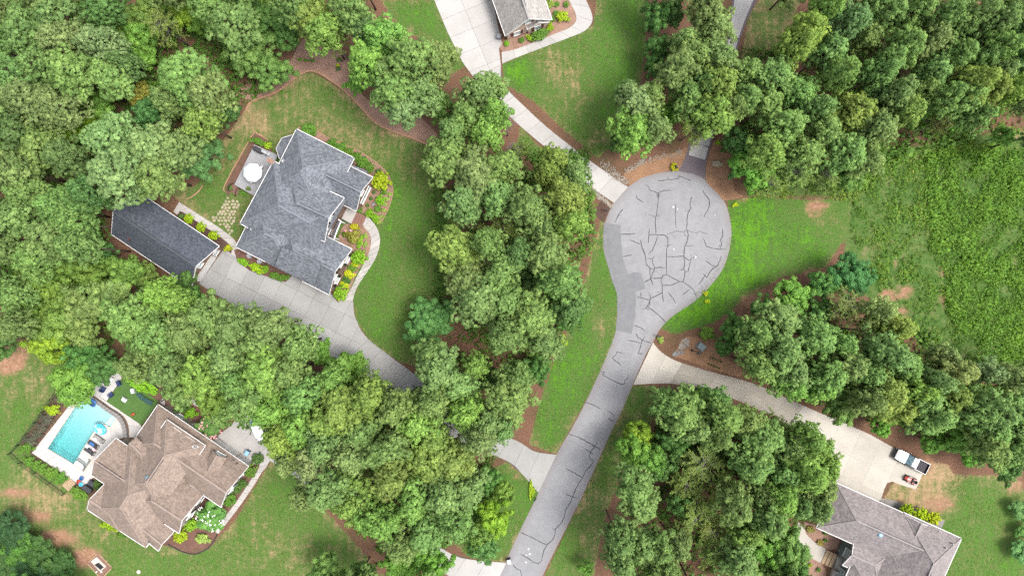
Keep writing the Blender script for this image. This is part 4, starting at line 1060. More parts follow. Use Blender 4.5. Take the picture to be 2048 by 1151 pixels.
def pine_mesh(seed, Rr=3.8, z0=9.5, z1=17.0):
    r = np.random.default_rng(seed)
    lean = r.normal(size=2) * 0.3; asy = (r.uniform(0, 6.28), int(r.integers(1, 4)))
    clusters = []; segs = [((0, 0, -0.15), (lean[0] * .5, lean[1] * .5, z0), 0.24, 0.17), ((lean[0] * .5, lean[1] * .5, z0), (lean[0], lean[1], z1 - .4), 0.17, 0.04)]
    lev = 9
    for k in range(lev):
        t = k / (lev - 1); z = z0 + (z1 - z0) * t
        rad = Rr * (1 - max(0, t - 0.15) ** 1.9 * 1.25) * (0.8 if k == 0 else 1.0)
        m = int(r.integers(5, 8)) if k < lev - 1 else 2
        off = r.uniform(0, 6.28)
        for j in range(m):
            a = off + 6.283 * j / m + r.normal() * 0.28
            rr = max(0.15, rad * r.uniform(0.55, 1.12) * (1 + .16 * math.sin(a * asy[1] + asy[0])))
            cx, cy = lean[0] * t, lean[1] * t
            zz = z + rr * r.uniform(0.0, 0.22) + r.normal() * 0.25
            end = np.array([cx + rr * math.cos(a), cy + rr * math.sin(a), zz])
            segs.append(((cx, cy, z - .3), tuple(end), 0.06, 0.02))
            clusters.append((end, r.uniform(0.62, 0.95)))
            if rr > 1.9:
                q = 0.58; side = r.normal() * 0.35
                clusters.append((np.array([cx + rr * q * math.cos(a + side), cy + rr * q * math.sin(a + side), zz + 0.15]), r.uniform(0.6, 0.9)))
            if rr > 2.6 and r.random() < 0.6:
                clusters.append((np.array([cx + rr * .85 * math.cos(a + .42), cy + rr * .85 * math.sin(a + .42), zz - .1]), r.uniform(0.5, 0.75)))
    T = []; N = []; C = []
    for c, cr in clusters:
        m = int(10 + cr * 9); base_t = r.normal() * 0.10
        d = sphere_dirs(r, m); d[:, 2] = np.abs(d[:, 2]) * 1.1 - 0.35; d = unit(d)
        cen = c + d * np.array([cr, cr, cr * .7]) * r.uniform(.55, 1.05, (m, 1))
        for i in range(m):
            nn = 24; L = r.uniform(.24, .36)                      # needle sprays lying over the puff of the shoot
            nd = unit(sphere_dirs(r, nn) + d[i] * 0.8 + np.array([0, 0, .45]))
            nv = unit(nd + d[i] * .45 + np.array([0, 0, .45]))
            cn = unit(nd + sphere_dirs(r, nn) * .55 + np.array([0, 0, .35]))
            t1 = unit(np.cross(cn, sphere_dirs(r, nn))); t2 = np.cross(cn, t1)
            c0 = cen[i] + nd * L * r.uniform(.55, 1.0, (nn, 1)); ln = L * r.uniform(.7, 1.15, (nn, 1)); wd = ln * r.uniform(.16, .26, (nn, 1))
            tri = np.stack([c0 - t1 * ln * .5, c0 + t1 * ln * .5 + t2 * wd, c0 + t1 * ln * .5 - t2 * wd], 1)
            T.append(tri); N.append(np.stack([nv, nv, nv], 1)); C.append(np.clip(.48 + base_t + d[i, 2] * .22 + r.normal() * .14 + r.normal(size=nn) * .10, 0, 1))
    return (foliage_mesh('pine_crown', np.concatenate(T), np.concatenate(N), np.concatenate(C), MAT['pine_needles']), limb_mesh('pine_trunk', segs, MAT['bark']))

def broad_mesh(seed, Rr=3.6, zc_=6.0, hz=3.2, nclump=95, leafs=70, size=.22, mat='broad_leaves', trunk=True, low=-0.35, rough_=.16, bark='bark', cl=(.55, .95)):
    r = np.random.default_rng(seed)
    segs = [((0, 0, -0.1), (0, 0, max(0.3, zc_ - hz * .3)), 0.2, 0.13)]
    lob = [(r.uniform(0, 6.28), r.uniform(.05, rough_), r.integers(2, 6)) for _ in range(4)]
    T = []; N = []; C = []
    for k in range(nclump):
        d = sphere_dirs(r, 1)[0]
        if d[2] < low: d[2] = -d[2]
        a = math.atan2(d[1], d[0]); s = 1 + sum(am * math.sin(m * a + ph) for ph, am, m in lob)
        fr = r.uniform(.55, 1.0) if r.random() < .8 else r.uniform(.2, .6)
        c = d * np.array([Rr * s, Rr * s, hz]) * fr + np.array([0, 0, zc_])
        cr = r.uniform(*cl) * Rr / 3.6
        if trunk and k < 26: segs.append(((0, 0, zc_ - hz * .55), tuple(c), 0.07, 0.02))
        m = leafs; o = sphere_dirs(r, m); o[:, 2] = np.where(o[:, 2] < -.3, -o[:, 2], o[:, 2])
        p = c + o * cr * r.uniform(.5, 1.05, (m, 1)) * np.array([1, 1, .75])
        nrm = unit(o + d * .4 + sphere_dirs(r, m) * .55 + np.array([0, 0, .55]))
        t1 = unit(np.cross(nrm, sphere_dirs(r, m))); t2 = np.cross(nrm, t1)
        L = size * r.uniform(.7, 1.3, (m, 1)); Wd = L * .62
        q0, q1, q2, q3 = p - t1 * L, p + t2 * Wd, p + t1 * L, p - t2 * Wd
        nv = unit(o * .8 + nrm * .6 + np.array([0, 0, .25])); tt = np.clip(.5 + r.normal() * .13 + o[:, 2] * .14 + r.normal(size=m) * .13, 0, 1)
        T += [np.stack([q0, q1, q2], 1), np.stack([q0, q2, q3], 1)]; N += [np.stack([nv] * 3, 1)] * 2; C += [tt, tt]
    return (foliage_mesh('leaf_crown', np.concatenate(T), np.concatenate(N), np.concatenate(C), MAT[mat]), limb_mesh('tree_trunk', segs, MAT[bark]) if trunk else None)

def wispy_mesh(seed, Rr=3.6, top=11.0, bare=False):
    """open feathery crown: long drooping sprays, branches showing"""
    r = np.random.default_rng(seed); T = []; N = []; C = []
    segs = [((0, 0, -0.15), (0, 0, top - 1), 0.18, 0.05)]
    for k in range(46):
        t = r.uniform(0.25, 1.0); z = top * (.5 + .48 * t); rad = Rr * (1.15 - t * .75) * r.uniform(.6, 1.15); a = r.uniform(0, 6.283)
        e = np.array([rad * math.cos(a), rad * math.sin(a), z + r.uniform(-.2, .6)])
        s0 = np.array([0, 0, z - .6]); segs.append((tuple(s0), tuple(e), 0.045, 0.012))
        for j in range(7):
            f = r.uniform(.3, 1.0); b0 = s0 + (e - s0) * f
            d = unit(np.array([math.cos(a + r.normal() * .9), math.sin(a + r.normal() * .9), r.uniform(-.25, .3)])); Ls = r.uniform(.5, 1.1)
            segs.append((tuple(b0), tuple(b0 + d * Ls), 0.014, 0.006))
            if bare: continue
            m = 16; p = b0 + d * Ls * r.uniform(.1, 1.05, (m, 1)) + r.normal(size=(m, 3)) * .07
            nrm = unit(sphere_dirs(r, m) * .7 + np.array([0, 0, .9])); t1 = unit(d + sphere_dirs(r, m) * .6); t2 = unit(np.cross(nrm, t1))
            L = r.uniform(.11, .22, (m, 1)); q0, q1, q2 = p - t1 * L, p + t1 * L + t2 * L * .3, p + t1 * L - t2 * L * .3
            T.append(np.stack([q0, q1, q2], 1)); N.append(np.stack([nrm] * 3, 1)); C.append(np.clip(.5 + r.normal(size=m) * .2, 0, 1))
    crown = None if bare else foliage_mesh('spray_crown', np.concatenate(T), np.concatenate(N), np.concatenate(C), MAT['wispy_leaves'])
    return (crown, limb_mesh('spray_trunk', segs, MAT['grey_bark'], 4))

PROTO = {'P': [pine_mesh(100 + i, 3.8 + .25 * math.sin(i * 2.1), 9.5 + (i % 3) * .5, 16.2 + (i % 4) * .45) for i in range(12)],
         'D': [broad_mesh(200 + i) for i in range(5)],
         'B': [broad_mesh(300 + i, nclump=130, leafs=80, size=.17, zc_=5.0, hz=3.0, rough_=.1, cl=(.4, .7)) for i in range(3)],
         'W': [wispy_mesh(400 + i) for i in range(4)],
         'X': [wispy_mesh(450, bare=True)]}
BASE_R = {'P': 4.4, 'D': 4.2, 'B': 4.0, 'W': 4.0, 'X': 3.8}
MID_Z = {'P': 14.0, 'D': 7.0, 'B': 5.5, 'W': 8.6, 'X': 8.6}
TONE = {'g': (1.0, 1.0, 1.0), 'p': (1.25, 1.18, 1.4), 'y': (1.22, 1.14, 0.85), 'd': (0.68, 0.78, 0.8), 'b': (0.78, 0.95, 1.12), 'o': (1.12, 0.95, 0.8), 'Y': (1.6, 1.42, 0.6), 'r': (2.2, 1.05, 0.9), 'l': (1.15, 1.25, 0.9), 'k': (0.50, 0.68, 0.85), 'h': (1.08, 1.08, 1.1), 's': (1.4, 1.2, 1.35)}
TWORD = {'g': 'mid green', 'p': 'pale grey-green', 'y': 'yellow-green', 'd': 'dark green', 'b': 'blue-green', 'o': 'olive green', 'Y': 'bright yellow-green', 'r': 'rusty orange', 'l': 'fresh green', 'k': 'very dark blue-green', 'h': 'light green', 's': 'pale straw-green'}
KIND = {'P': ('pine_tree', 'pine', 'pine_tree'), 'D': ('broadleaf_tree', 'broadleaf tree', 'tree'), 'B': ('evergreen_tree', 'dense evergreen tree', 'tree'), 'W': ('feathery_tree', 'thin feathery tree', 'tree'), 'X': ('bare_tree', 'leafless grey tree', 'tree')}
ZONE = {
 'nw': ('in the wood at the upper left', 'trees of the upper left wood'), 'w': ('in the wood left of the garage', 'trees left of the garage'),
 'n': ('in the belt behind the back lawn', 'trees behind the back lawn'), 'mid': ('in the grove beside the street', 'trees of the grove beside the street'),
 'belt': ('in the belt between the two left houses', 'trees between the two left houses'), 'sb': ('in the belt above the bottom lawn', 'trees above the bottom lawn'),
 'top': ('left of the paver-edged drive', 'trees left of the paver-edged drive'), 'ne': ('in the wood at the upper right', 'trees of the upper right wood'),
 'bulb': ('right of the turning circle top', 'trees right of the turning circle'), 'e': ('in the grove right of the utility box', 'trees right of the utility box'),
 'er': ('in the wood above the parked pickup', 'trees above the parked pickup'), 'se': ('in the grove right of the lower street', 'trees right of the lower street'),
 'h3': ('in the grove left of the taupe roof', 'trees left of the taupe roof'), 'sw': ('in the lower left corner wood', 'trees of the lower left corner'), 'far': ('outside the picture edge', 'trees beyond the edge')}
TREES = {
 'nw': 'P45,60,55,g P105,25,52,g P128,75,50,p P190,78,42,p P25,150,50,g P75,130,46,g P135,148,56,h P205,145,54,h P58,205,54,g P112,210,52,g P18,262,46,d P75,292,50,g P28,338,54,g P125,318,46,d P240,118,34,d P358,148,66,h P405,178,52,h P330,195,40,g P395,240,42,y P215,272,58,p P290,290,62,p P238,345,58,p P300,345,50,h P350,300,44,h P165,380,40,d D225,45,58,o D290,30,46,o D275,75,40,l D190,212,40,y D158,258,34,Y D275,188,28,r B302,222,38,b B395,308,60,b W325,52,44,y D368,22,40,Y D405,45,32,y P452,42,58,g P415,8,44,g B500,98,60,g B540,140,46,g D470,10,40,d D450,228,30,d P205,12,46,d P10,20,30,g D285,110,34,l',
 'n': 'P612,24,56,y P645,58,44,y P580,6,40,g P700,20,50,g D540,40,46,d D570,70,34,d W668,80,36,l P755,72,54,l P735,128,50,l P818,112,56,h P872,118,46,h P785,178,46,h P798,215,46,p P850,185,46,h P768,150,40,g W760,75,30,y D712,165,26,l P962,182,52,h P935,230,42,h P985,225,36,l P968,262,46,l P905,262,36,g D880,215,36,g P990,170,30,h P725,60,34,d',
 'mid': 'P888,322,54,h P945,352,58,h P1005,338,48,g P930,400,50,h P995,395,50,h P1110,318,32,y P1150,350,36,h P1098,338,34,y P1058,420,50,h P1128,398,52,y P1142,445,40,y P1088,455,40,g W1005,460,44,y W965,470,30,o W1045,440,30,y P915,495,56,y P975,480,40,g P1005,545,48,h P1092,515,52,h P930,560,52,h P960,600,56,h P1015,605,52,g P1120,560,48,g P1138,615,46,d P1062,640,58,h P1005,668,44,g P1092,680,46,g B858,640,54,b P875,742,54,h P915,775,52,p P930,830,46,l P1012,800,56,h P1035,750,34,h P975,850,40,h P950,735,30,l D1075,740,34,d D1060,560,36,d D1140,640,34,d X1015,250,30,g X1025,300,28,g W1040,300,28,l P862,705,34,h P868,800,40,h P958,882,40,h P1002,862,32,h P1035,505,40,d D985,760,30,d',
 'w': 'P28,430,54,g P88,470,52,h P35,385,46,g P112,415,48,g P146,445,38,h P60,515,46,g P150,492,40,g D165,472,34,k D70,560,56,y D140,535,46,y D50,610,46,y D245,540,44,y D185,545,40,o D212,590,52,s D160,610,48,s D110,640,56,y D95,690,46,Y D160,665,42,s P15,590,44,h P12,655,40,g D212,508,26,b D285,550,30,o D0,690,34,d D165,715,44,d P150,400,40,d P-10,500,44,g',
 'belt': 'P258,640,60,h P318,590,42,l P305,680,52,h P365,668,56,h P352,600,36,l P415,635,46,h P462,655,54,g P540,650,50,h P590,690,44,h P508,690,46,h P450,725,58,h P392,745,50,y P330,735,44,h P520,740,58,l P575,745,48,g D690,740,50,l D640,705,30,l P600,790,52,h P505,795,54,g D150,760,58,l D205,735,38,d D400,765,44,s D420,800,36,y D355,790,34,s P545,815,46,l D375,560,26,d D385,600,28,d P270,725,40,h D440,830,28,s P660,760,38,l P470,770,40,h',
 'sb': 'P690,810,58,y P650,850,52,y P735,790,46,y P595,850,50,l P558,880,46,y P640,890,46,h P728,870,52,h P790,820,46,h P832,850,52,l P870,880,46,y P780,900,50,h P850,925,56,y P905,930,56,y P780,955,44,y P700,915,46,p P620,935,40,p P655,985,48,h P715,1010,52,l P760,1050,48,l P820,1005,52,l P890,1000,54,h P935,985,46,h P858,1060,50,h P915,1050,44,g P800,1085,44,h D990,1035,42,Y D965,1065,34,y D1005,990,30,y B965,1092,38,b D810,1125,50,l D870,1130,40,l D650,1140,40,g D720,1150,36,d P575,925,34,s D980,960,30,d P690,960,36,l P610,1000,36,h',
 'top': 'D1315,30,38,d D1345,20,36,d D1320,90,32,d D1310,130,28,d P1415,15,46,g P1369,75,32,p P1435,55,46,h P1395,110,44,h P1362,135,44,h P1440,110,42,h P1282,205,48,p P1272,262,50,l P1248,180,24,g P1310,250,40,h P1450,165,46,y P1378,190,42,g P1432,215,50,y W1388,258,42,y P1300,190,36,h B1240,290,24,d P1410,165,34,g P1470,215,32,h D1340,225,30,l',
 'bulb': 'D1480,280,36,d D1498,322,42,l D1520,355,36,l P1552,150,48,h P1600,185,46,h P1535,208,44,h P1578,255,44,h P1534,298,42,l P1656,255,44,h P1615,300,44,h P1720,215,44,y P1760,250,46,g P1693,312,46,h P1735,318,42,g W1590,345,48,l W1650,350,40,l W1540,370,34,l P1495,140,36,h P1500,190,36,g D1700,355,34,h P1640,215,36,g D1480,330,30,k',
 'ne': 'P1625,52,48,y P1600,85,38,y P1705,34,44,b P1660,100,42,h P1685,140,38,g P1738,70,36,g P1788,118,38,h P1815,88,38,h P1764,142,38,g P1805,183,38,h P1822,217,36,y P1873,146,40,h P1866,78,40,h P1923,108,40,h P1923,58,38,g P1839,20,38,h P1785,25,38,g P1890,30,38,g P1957,25,40,h P1991,50,40,h P2028,18,40,h P2008,90,38,g P1971,115,40,h P2001,140,38,h P1955,160,40,y P1981,182,40,y P2028,170,36,y P1935,195,40,h P1900,190,36,g P1961,232,32,g D1913,236,26,l D2011,270,24,l P2042,120,38,d W1880,246,28,o P1750,15,36,g P1660,5,38,l P2050,60,38,d D1860,215,28,l P1850,180,34,g P1760,185,34,d P2070,20,40,g P2075,190,36,g',
 'e': 'B1700,553,52,k D1588,590,42,l D1530,612,30,d D1645,570,34,d W1692,608,48,o W1735,662,42,o P1561,648,50,h P1629,670,46,h P1515,672,40,g P1570,700,48,h P1765,622,32,s P1798,658,38,y P1781,702,46,h P1818,738,40,h P1690,688,34,h P1700,730,44,h P1525,732,42,h P1590,745,44,h P1655,758,46,g P1745,750,42,h D1470,655,34,d D1455,690,26,d P1890,715,30,s P1920,745,40,s P1985,748,34,p P2030,752,34,p P1880,760,38,h P1840,780,36,y D1640,620,30,d W1760,640,30,o',
 'er': 'P1590,770,40,l P1645,780,40,l D1690,808,48,g P1735,800,40,g P1782,785,46,y P1802,818,44,y P1868,832,46,h P1850,795,42,h P1912,795,40,y P1952,818,42,h P1995,822,44,h P2030,820,40,h P1985,858,44,h P2038,860,40,g D1925,872,46,l P1989,896,46,h P2032,908,40,h D2015,935,34,d D1870,885,28,l D1765,850,26,l D1955,905,34,l P2070,870,40,g D2050,800,34,d D2046,1020,26,b D2050,1100,30,b D2052,1060,22,d',
 'se': 'P1363,828,50,h P1335,808,34,h P1400,862,42,h P1455,835,48,h P1438,800,32,g P1490,842,40,h D1394,795,22,l D1376,783,15,k D1414,785,14,k D1278,870,34,Y D1270,905,42,l D1302,918,36,l D1328,930,36,d P1268,972,48,h P1282,1015,48,h P1240,1085,38,g P1285,1100,50,h P1320,1105,38,h P1357,1100,34,h W1405,925,58,l W1372,965,44,y W1395,1032,56,y W1448,985,42,y P1500,930,46,h P1478,1010,44,h W1435,1095,54,l P1482,1125,48,h W1425,1060,44,y D1172,1135,18,l D1350,880,36,d P1440,870,36,g D1365,1010,36,d P1240,1130,40,h P1330,1150,40,g D1420,900,30,d',
 'h3': 'P1517,868,52,h W1546,862,46,l P1620,882,42,l D1640,905,38,h P1515,915,42,h P1612,950,50,l P1655,930,40,l P1568,947,46,h P1648,980,42,h P1568,1000,44,l P1530,985,42,h P1643,1020,38,h P1545,1045,42,h D1578,1100,46,g D1540,1105,42,l D1590,1145,36,d P1500,1070,36,l P1600,1010,34,g P1585,900,36,g D1545,1145,36,g',
 'sw': 'D20,1060,46,k D70,1110,48,d D10,1120,46,d D120,1130,34,d D35,1100,40,l D60,1150,44,k',
 'far': 'P-40,80,54,g P-45,220,54,g P-40,340,50,g P-55,430,50,g P-60,560,50,g P2090,100,50,g P2100,260,40,g P2095,760,44,h P2100,920,44,g P60,-40,52,g P180,-45,50,d P330,-40,50,g P470,-45,50,g P610,-40,50,g P720,-45,46,g P1330,-40,44,d P1420,-45,44,g P1600,-45,44,g P1720,-50,44,h P1850,-45,44,h P1980,-45,44,g P2090,-40,44,h P1400,1190,46,g P1520,1195,46,h P1290,1195,46,g P850,1190,46,g P720,1195,46,g P1610,1195,40,g D40,1195,46,d D130,1190,40,d'}
ORD = ['topmost', 'second', 'third', 'fourth', 'fifth', 'sixth', 'seventh', 'eighth', 'ninth', 'tenth', 'eleventh', 'twelfth', 'thirteenth', 'fourteenth', 'fifteenth', 'sixteenth', 'seventeenth', 'eighteenth', 'nineteenth', 'twentieth']
trng = random.Random(77)
for zone, txt in TREES.items():
    if zone == 'far': zt, grp = ZONE[zone]
    zt, grp = ZONE[zone]
    items = []
    for w in txt.split():
        k = w[0]; a = w[1:].split(','); items.append((k, float(a[0]), float(a[1]), float(a[2]), a[3]))
    cnt = {}
    for it in items: cnt.setdefault((it[0], it[4]), []).append(it)
    for key, lst in cnt.items(): lst.sort(key=lambda q: q[2])
    for k, px, py, rp, tone in items:
        lst = cnt[(k, tone)]; i = [q[1:3] for q in lst].index((px, py))
        nm, word, cat = KIND[k]
        if len(lst) == 1: lab = f'{TWORD[tone]} {word} {zt}' if k != 'X' else f'{word} {zt}'
        else:
            o_ = ORD[i] + (' from top' if i else '') if i < len(ORD) else 'lower'
            lab = f'{TWORD[tone]} {word} {zt}, {o_}' if k != 'X' else f'{word} {zt}, {o_}'
        var = trng.randrange(len(PROTO[k])); crown, trunk = PROTO[k][var]
        hs = trng.uniform(.86, 1.1)
        if k in 'DB' and rp < 36: hs *= max(.4, rp / 40)
        if k == 'P': hs *= min(1.0, max(.6, rp / 38))
        if zone == 'ne': hs *= 1.08
        if zone == 'sw' or (zone == 'er' and k == 'D' and px > 2040): hs *= .42
        zmid = MID_Z[k] * hs
        p = W(px, py, zmid); s = rp * (CAM_H - zmid) / CAM_H / PPM / BASE_R[k]
        t_ = thing(nm, (p.x, p.y, 0), lab, 'tree', grp, trng.uniform(0, 6.28))
        ex = trng.uniform(.9, 1.1); t_.scale = (s * ex, s / ex, hs)
        tc = [q_ * (1.14 if zone in ('ne', 'bulb', 'e', 'er') else .62 if zone == 'sw' else 1.04) for q_ in TONE[tone]]; j = [trng.uniform(.92, 1.08) for _ in range(3)]
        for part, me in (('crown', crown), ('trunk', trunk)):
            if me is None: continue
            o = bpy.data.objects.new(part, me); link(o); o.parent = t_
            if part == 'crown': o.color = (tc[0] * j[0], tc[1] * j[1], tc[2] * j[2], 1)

# shrubs: clipped balls, loose bushes, hedges
def shrub_proto(seed, tight=True):
    return broad_mesh(seed, Rr=1.0, zc_=.62, hz=.62 if tight else .55, nclump=110 if tight else 46, leafs=24, size=.075 if tight else .10, mat='shrub_leaves', trunk=False, low=-.2, rough_=.05 if tight else .2, cl=(.45, .7) if tight else (.9, 1.5))[0]
SH_T = [shrub_proto(500 + i) for i in range(3)]; SH_L = [shrub_proto(520 + i, False) for i in range(3)]
SHC = {'lime': (2.2, 1.85, .3), 'yellow': (3.4, 2.3, .3), 'green': (.88, 1.05, .6), 'dark': (.65, .72, .7), 'plum': (.75, .42, 1.3), 'pale': (2.2, 1.7, 1.7), 'bright': (1.5, 1.7, .45), 'bronze': (2.0, 1.05, .9), 'gold': (3.2, 1.8, .3)}
def shrub(px, py, rx, ry, col, label, group=None, h=None, rz=0.0, loose=False, cat='shrub', name='shrub', z=0.03):
    """rx, ry half sizes in photo pixels"""
    rx, ry = rx / PPM * 1.12, ry / PPM * 1.12; h = h or max(rx, ry) * 1.15
    p = W(px, py, z + h * .6); me = rng.choice(SH_L if loose else SH_T)
    o = bpy.data.objects.new(name, me); link(o); o.location = (p.x, p.y, z); o.rotation_euler = (0, 0, rz)
    o.scale = (rx, ry, h / 1.2); c = SHC[col]; o.color = (*[q * rng.uniform(.93, 1.07) for q in c], 1)
    return tag(o, label, cat, group)

# ------------------------------------------------------------------ planting beds and edgings (setting)
def bed(pts, mat, z=0.022):
    o = slab('planting_bed', wxy(pts), -0.03, z, MAT[mat]); return tag(o, kind='structure')
zf = Z(640, 340, 4.11); zh = Z(40, 730, 4.797); zk = Z(1290, 620, 8.22); zn = Z(1480, 940, 5.454)
def sm(pts, k=4): return smooth_line(pts, k, closed=True)
bed(sm([za(*p) for p in [(700, 70), (850, 80), (1000, 170), (1200, 250), (1330, 330), (1450, 430), (1500, 520), (1515, 610), (1490, 720), (1440, 830), (1400, 890), (1340, 830), (1220, 760), (1230, 640), (1300, 560), (1290, 480), (1180, 350), (940, 220)]]), 'mulch_pink')
bed(sm([zf(*p) for p in [(200, 450), (330, 440), (400, 480), (430, 540), (425, 620), (385, 740), (330, 800), (280, 900), (240, 1000), (200, 1060), (140, 1060), (108, 1000), (70, 960), (150, 820), (230, 660), (150, 590)]]), 'mulch_pink', 0.024)
bed([(468, 500), (475, 523), (500, 541), (535, 553), (570, 564), (588, 548), (600, 530), (520, 500), (490, 490)], 'mulch_red', 0.056)
bed([zg(*p) for p in [(760, 300), (812, 262), (1180, 505), (1290, 595), (1318, 650), (1300, 690), (1150, 640), (730, 330)]], 'mulch_dark')
bed([za(*p) for p in [(330, 125), (362, 120), (455, 175), (490, 270), (470, 330), (335, 215), (165, 560), (115, 650), (88, 610), (95, 540)]], 'mulch_red')
bed(sm([(466, 182), (500, 200), (540, 188), (572, 168), (600, 148), (625, 142), (660, 162), (700, 190), (730, 226), (760, 250), (800, 268), (858, 290), (880, 280), (840, 235), (780, 225), (715, 180), (700, 120), (650, 82), (605, 80), (575, 130), (520, 160)], 3), 'mulch_pink')
bed(sm([ze_(*p) for p in [(385, 745), (410, 640), (500, 600), (800, 500), (1000, 330), (1040, 0), (1030, -200), (1380, -200), (1440, 0), (1530, 230), (1555, 330), (1530, 410), (1450, 460), (1100, 590), (760, 720), (600, 780), (480, 790)]], 3), 'mulch_pink')
bed(sm([z6(*p) for p in [(500, 575), (430, 430), (620, 320), (850, 210), (1100, 160), (1250, 90), (1190, 285), (1130, 390), (1000, 393), (740, 458), (600, 518)]], 3), 'straw_tan')
bed(sm([z6(*p) for p in [(1555, 80), (1600, 0), (1720, -20), (1790, 200), (1810, 350), (1850, 640), (1960, 720), (1720, 775), (1640, 690), (1495, 545), (1488, 330)]], 3), 'straw_tan')
bed([z6(*p) for p in [(140, 770), (272, 862), (168, 1052), (45, 935)]], 'mulch_dark')
bed(sm([zc(*p) for p in [(1270, 478), (1180, 640), (1010, 880), (930, 975), (960, 1005), (905, 1085), (820, 1133), (740, 1128), (660, 1092), (560, 1060), (650, 900), (870, 700), (960, 740), (1100, 600)]], 3), 'mulch_red')
bed([zc(*p) for p in [(590, 50), (650, 40), (800, 170), (950, 160), (1015, 200), (985, 300), (940, 335), (850, 345), (600, 150)]], 'mulch_red', 0.06)
bed([zh(*p) for p in [(1240, 230), (1330, 350), (1430, 250), (1310, 150), (1180, 60), (1010, 20), (880, 20), (990, 95), (1100, 150)]], 'mulch_red', 0.024)
bed([zh(*p) for p in [(390, 190), (500, 190), (575, 262), (430, 370), (115, 845), (40, 770), (0, 760), (240, 440)]], 'mulch_dark')
bed([zh(*p) for p in [(112, 842), (562, 1142), (540, 1175), (95, 885)]], 'mulch_dark', 0.024)
bed([zn(*p) for p in [(700, 560), (870, 600), (1100, 720), (1060, 860), (960, 862), (780, 750), (690, 650)]], 'mulch_pink')
bed([zn(*p) for p in [(668, 885), (880, 1000), (930, 1080), (960, 1300), (640, 1300), (655, 950)]], 'mulch_pink', 0.025)
bed([(1762, 995), (1790, 1000), (1850, 1025), (1890, 1040), (1880, 1060), (1760, 1015)], 'stone_grey', 0.03)
bed([(1372, 770), (1440, 790), (1500, 815), (1560, 842), (1600, 872), (1560, 880), (1480, 830), (1400, 795)], 'mulch_red')

bed(sm([zk(*p) for p in [(600, 480), (760, 430), (900, 470), (1060, 520), (1190, 650), (1300, 780), (1560, 930), (1560, 1090), (1000, 925), (640, 810), (440, 740), (520, 650)]], 3), 'straw_tan')

def edging(px, w, h, mat, k=4):
    P = wxy(smooth_line(px, k)); v = []; f = []
    for i, p in enumerate(P):
        d = (P[min(i + 1, len(P) - 1)] - P[max(i - 1, 0)]).normalized(); n_ = Vector((-d.y, d.x)) * w / 2
        v += [(*(p + n_), 0), (*(p - n_), 0), (*(p - n_), h), (*(p + n_), h)]
    for i in range(len(P) - 1):
        a = 4 * i; f += [(a + 3, a + 2, a + 6, a + 7), (a, a + 3, a + 7, a + 4), (a + 2, a + 1, a + 5, a + 6)]
    o = mk('bed_edging', v, f, MAT[mat]); return tag(o, kind='structure')
edging([(492, 222), (503, 203), (540, 190), (560, 180), (582, 163), (602, 148), (625, 142), (652, 154), (692, 184), (727, 220), (752, 246), (790, 264), (820, 274), (858, 290)], 0.30, 0.10, 'edging_tan')
edging([za(*p) for p in [(85, 610), (92, 540), (320, 130), (362, 118), (455, 172)]], 0.16, 0.12, 'edging_tan')
edging([zc(*p) for p in [(960, 1000), (905, 1088), (820, 1136), (740, 1131), (660, 1096), (612, 1068)]], 0.14, 0.12, 'black_paint')
edging([za(*p) for p in [(850, 80), (1000, 168), (1200, 248), (1330, 328), (1450, 428), (1502, 520), (1518, 610), (1492, 722), (1442, 832), (1402, 892)]], 0.10, 0.08, 'edging_tan')
edging([zg(*p) for p in [(1030, 0), (990, 60), (930, 110), (870, 140)]], 0.2, 0.06, 'edging_tan')

# loose stone: nobody could count it
def rocks(name, spots, mat, n, size, label, zbase=0.02):
    r = np.random.default_rng(len(spots) + n); b = MB()
    for i in range(n):
        cx, cy, rx, ry = spots[int(r.integers(len(spots)))]
        a = r.uniform(0, 6.28); q = math.sqrt(r.random()); p = W(cx + rx * q * math.cos(a), cy + ry * q * math.sin(a))
        s = size * r.uniform(.6, 1.5); b.ellipsoid((p.x, p.y, zbase + s * .3), (s * r.uniform(.7, 1.2), s * r.uniform(.7, 1.2), s * .6), 6, 4, r.uniform(0, 3))
    o = b.obj(name, MAT[mat]); return tag(o, label, 'stones', kind='stuff')
def along(a, b, w, n): return [(a[0] + (b[0] - a[0]) * i / n, a[1] + (b[1] - a[1]) * i / n, w, w) for i in range(n + 1)]
rocks('river_stones', along(z6(180, 310), z6(330, 460), 10, 5) + along(z6(330, 460), z6(470, 540), 7, 5) + along(z6(480, 390), z6(680, 270), 6, 5) + along(z6(680, 270), z6(1140, 160), 7, 5), 'stone_pale', 620, 0.085, 'pale river stones along the upper driveway edge')
rocks('river_stones', along(z6(30, 620), z6(150, 770), 5, 5) + along(z6(150, 740), z6(270, 850), 4, 4), 'stone_pale', 240, 0.10, 'pale river stones left of the upper driveway mouth')
rocks('white_stones', [(*zk(650, 550), 9, 10), (*zk(600, 590), 6, 6), (*zk(680, 500), 6, 5)], 'stone_pale', 260, 0.11, 'patch of white stones beside the green utility box')
rocks('river_stones', [(*z6(1640, 310), 9, 7), (*z6(1600, 300), 6, 5)], 'stone_tan', 120, 0.12, 'small tan stone heap right of the paver drive')
rocks('rubble_stones', [(*zk(560, 690), 9, 6), (*zk(500, 720), 6, 4)], 'stone_grey', 90, 0.12, 'brown rubble along the right driveway edge')

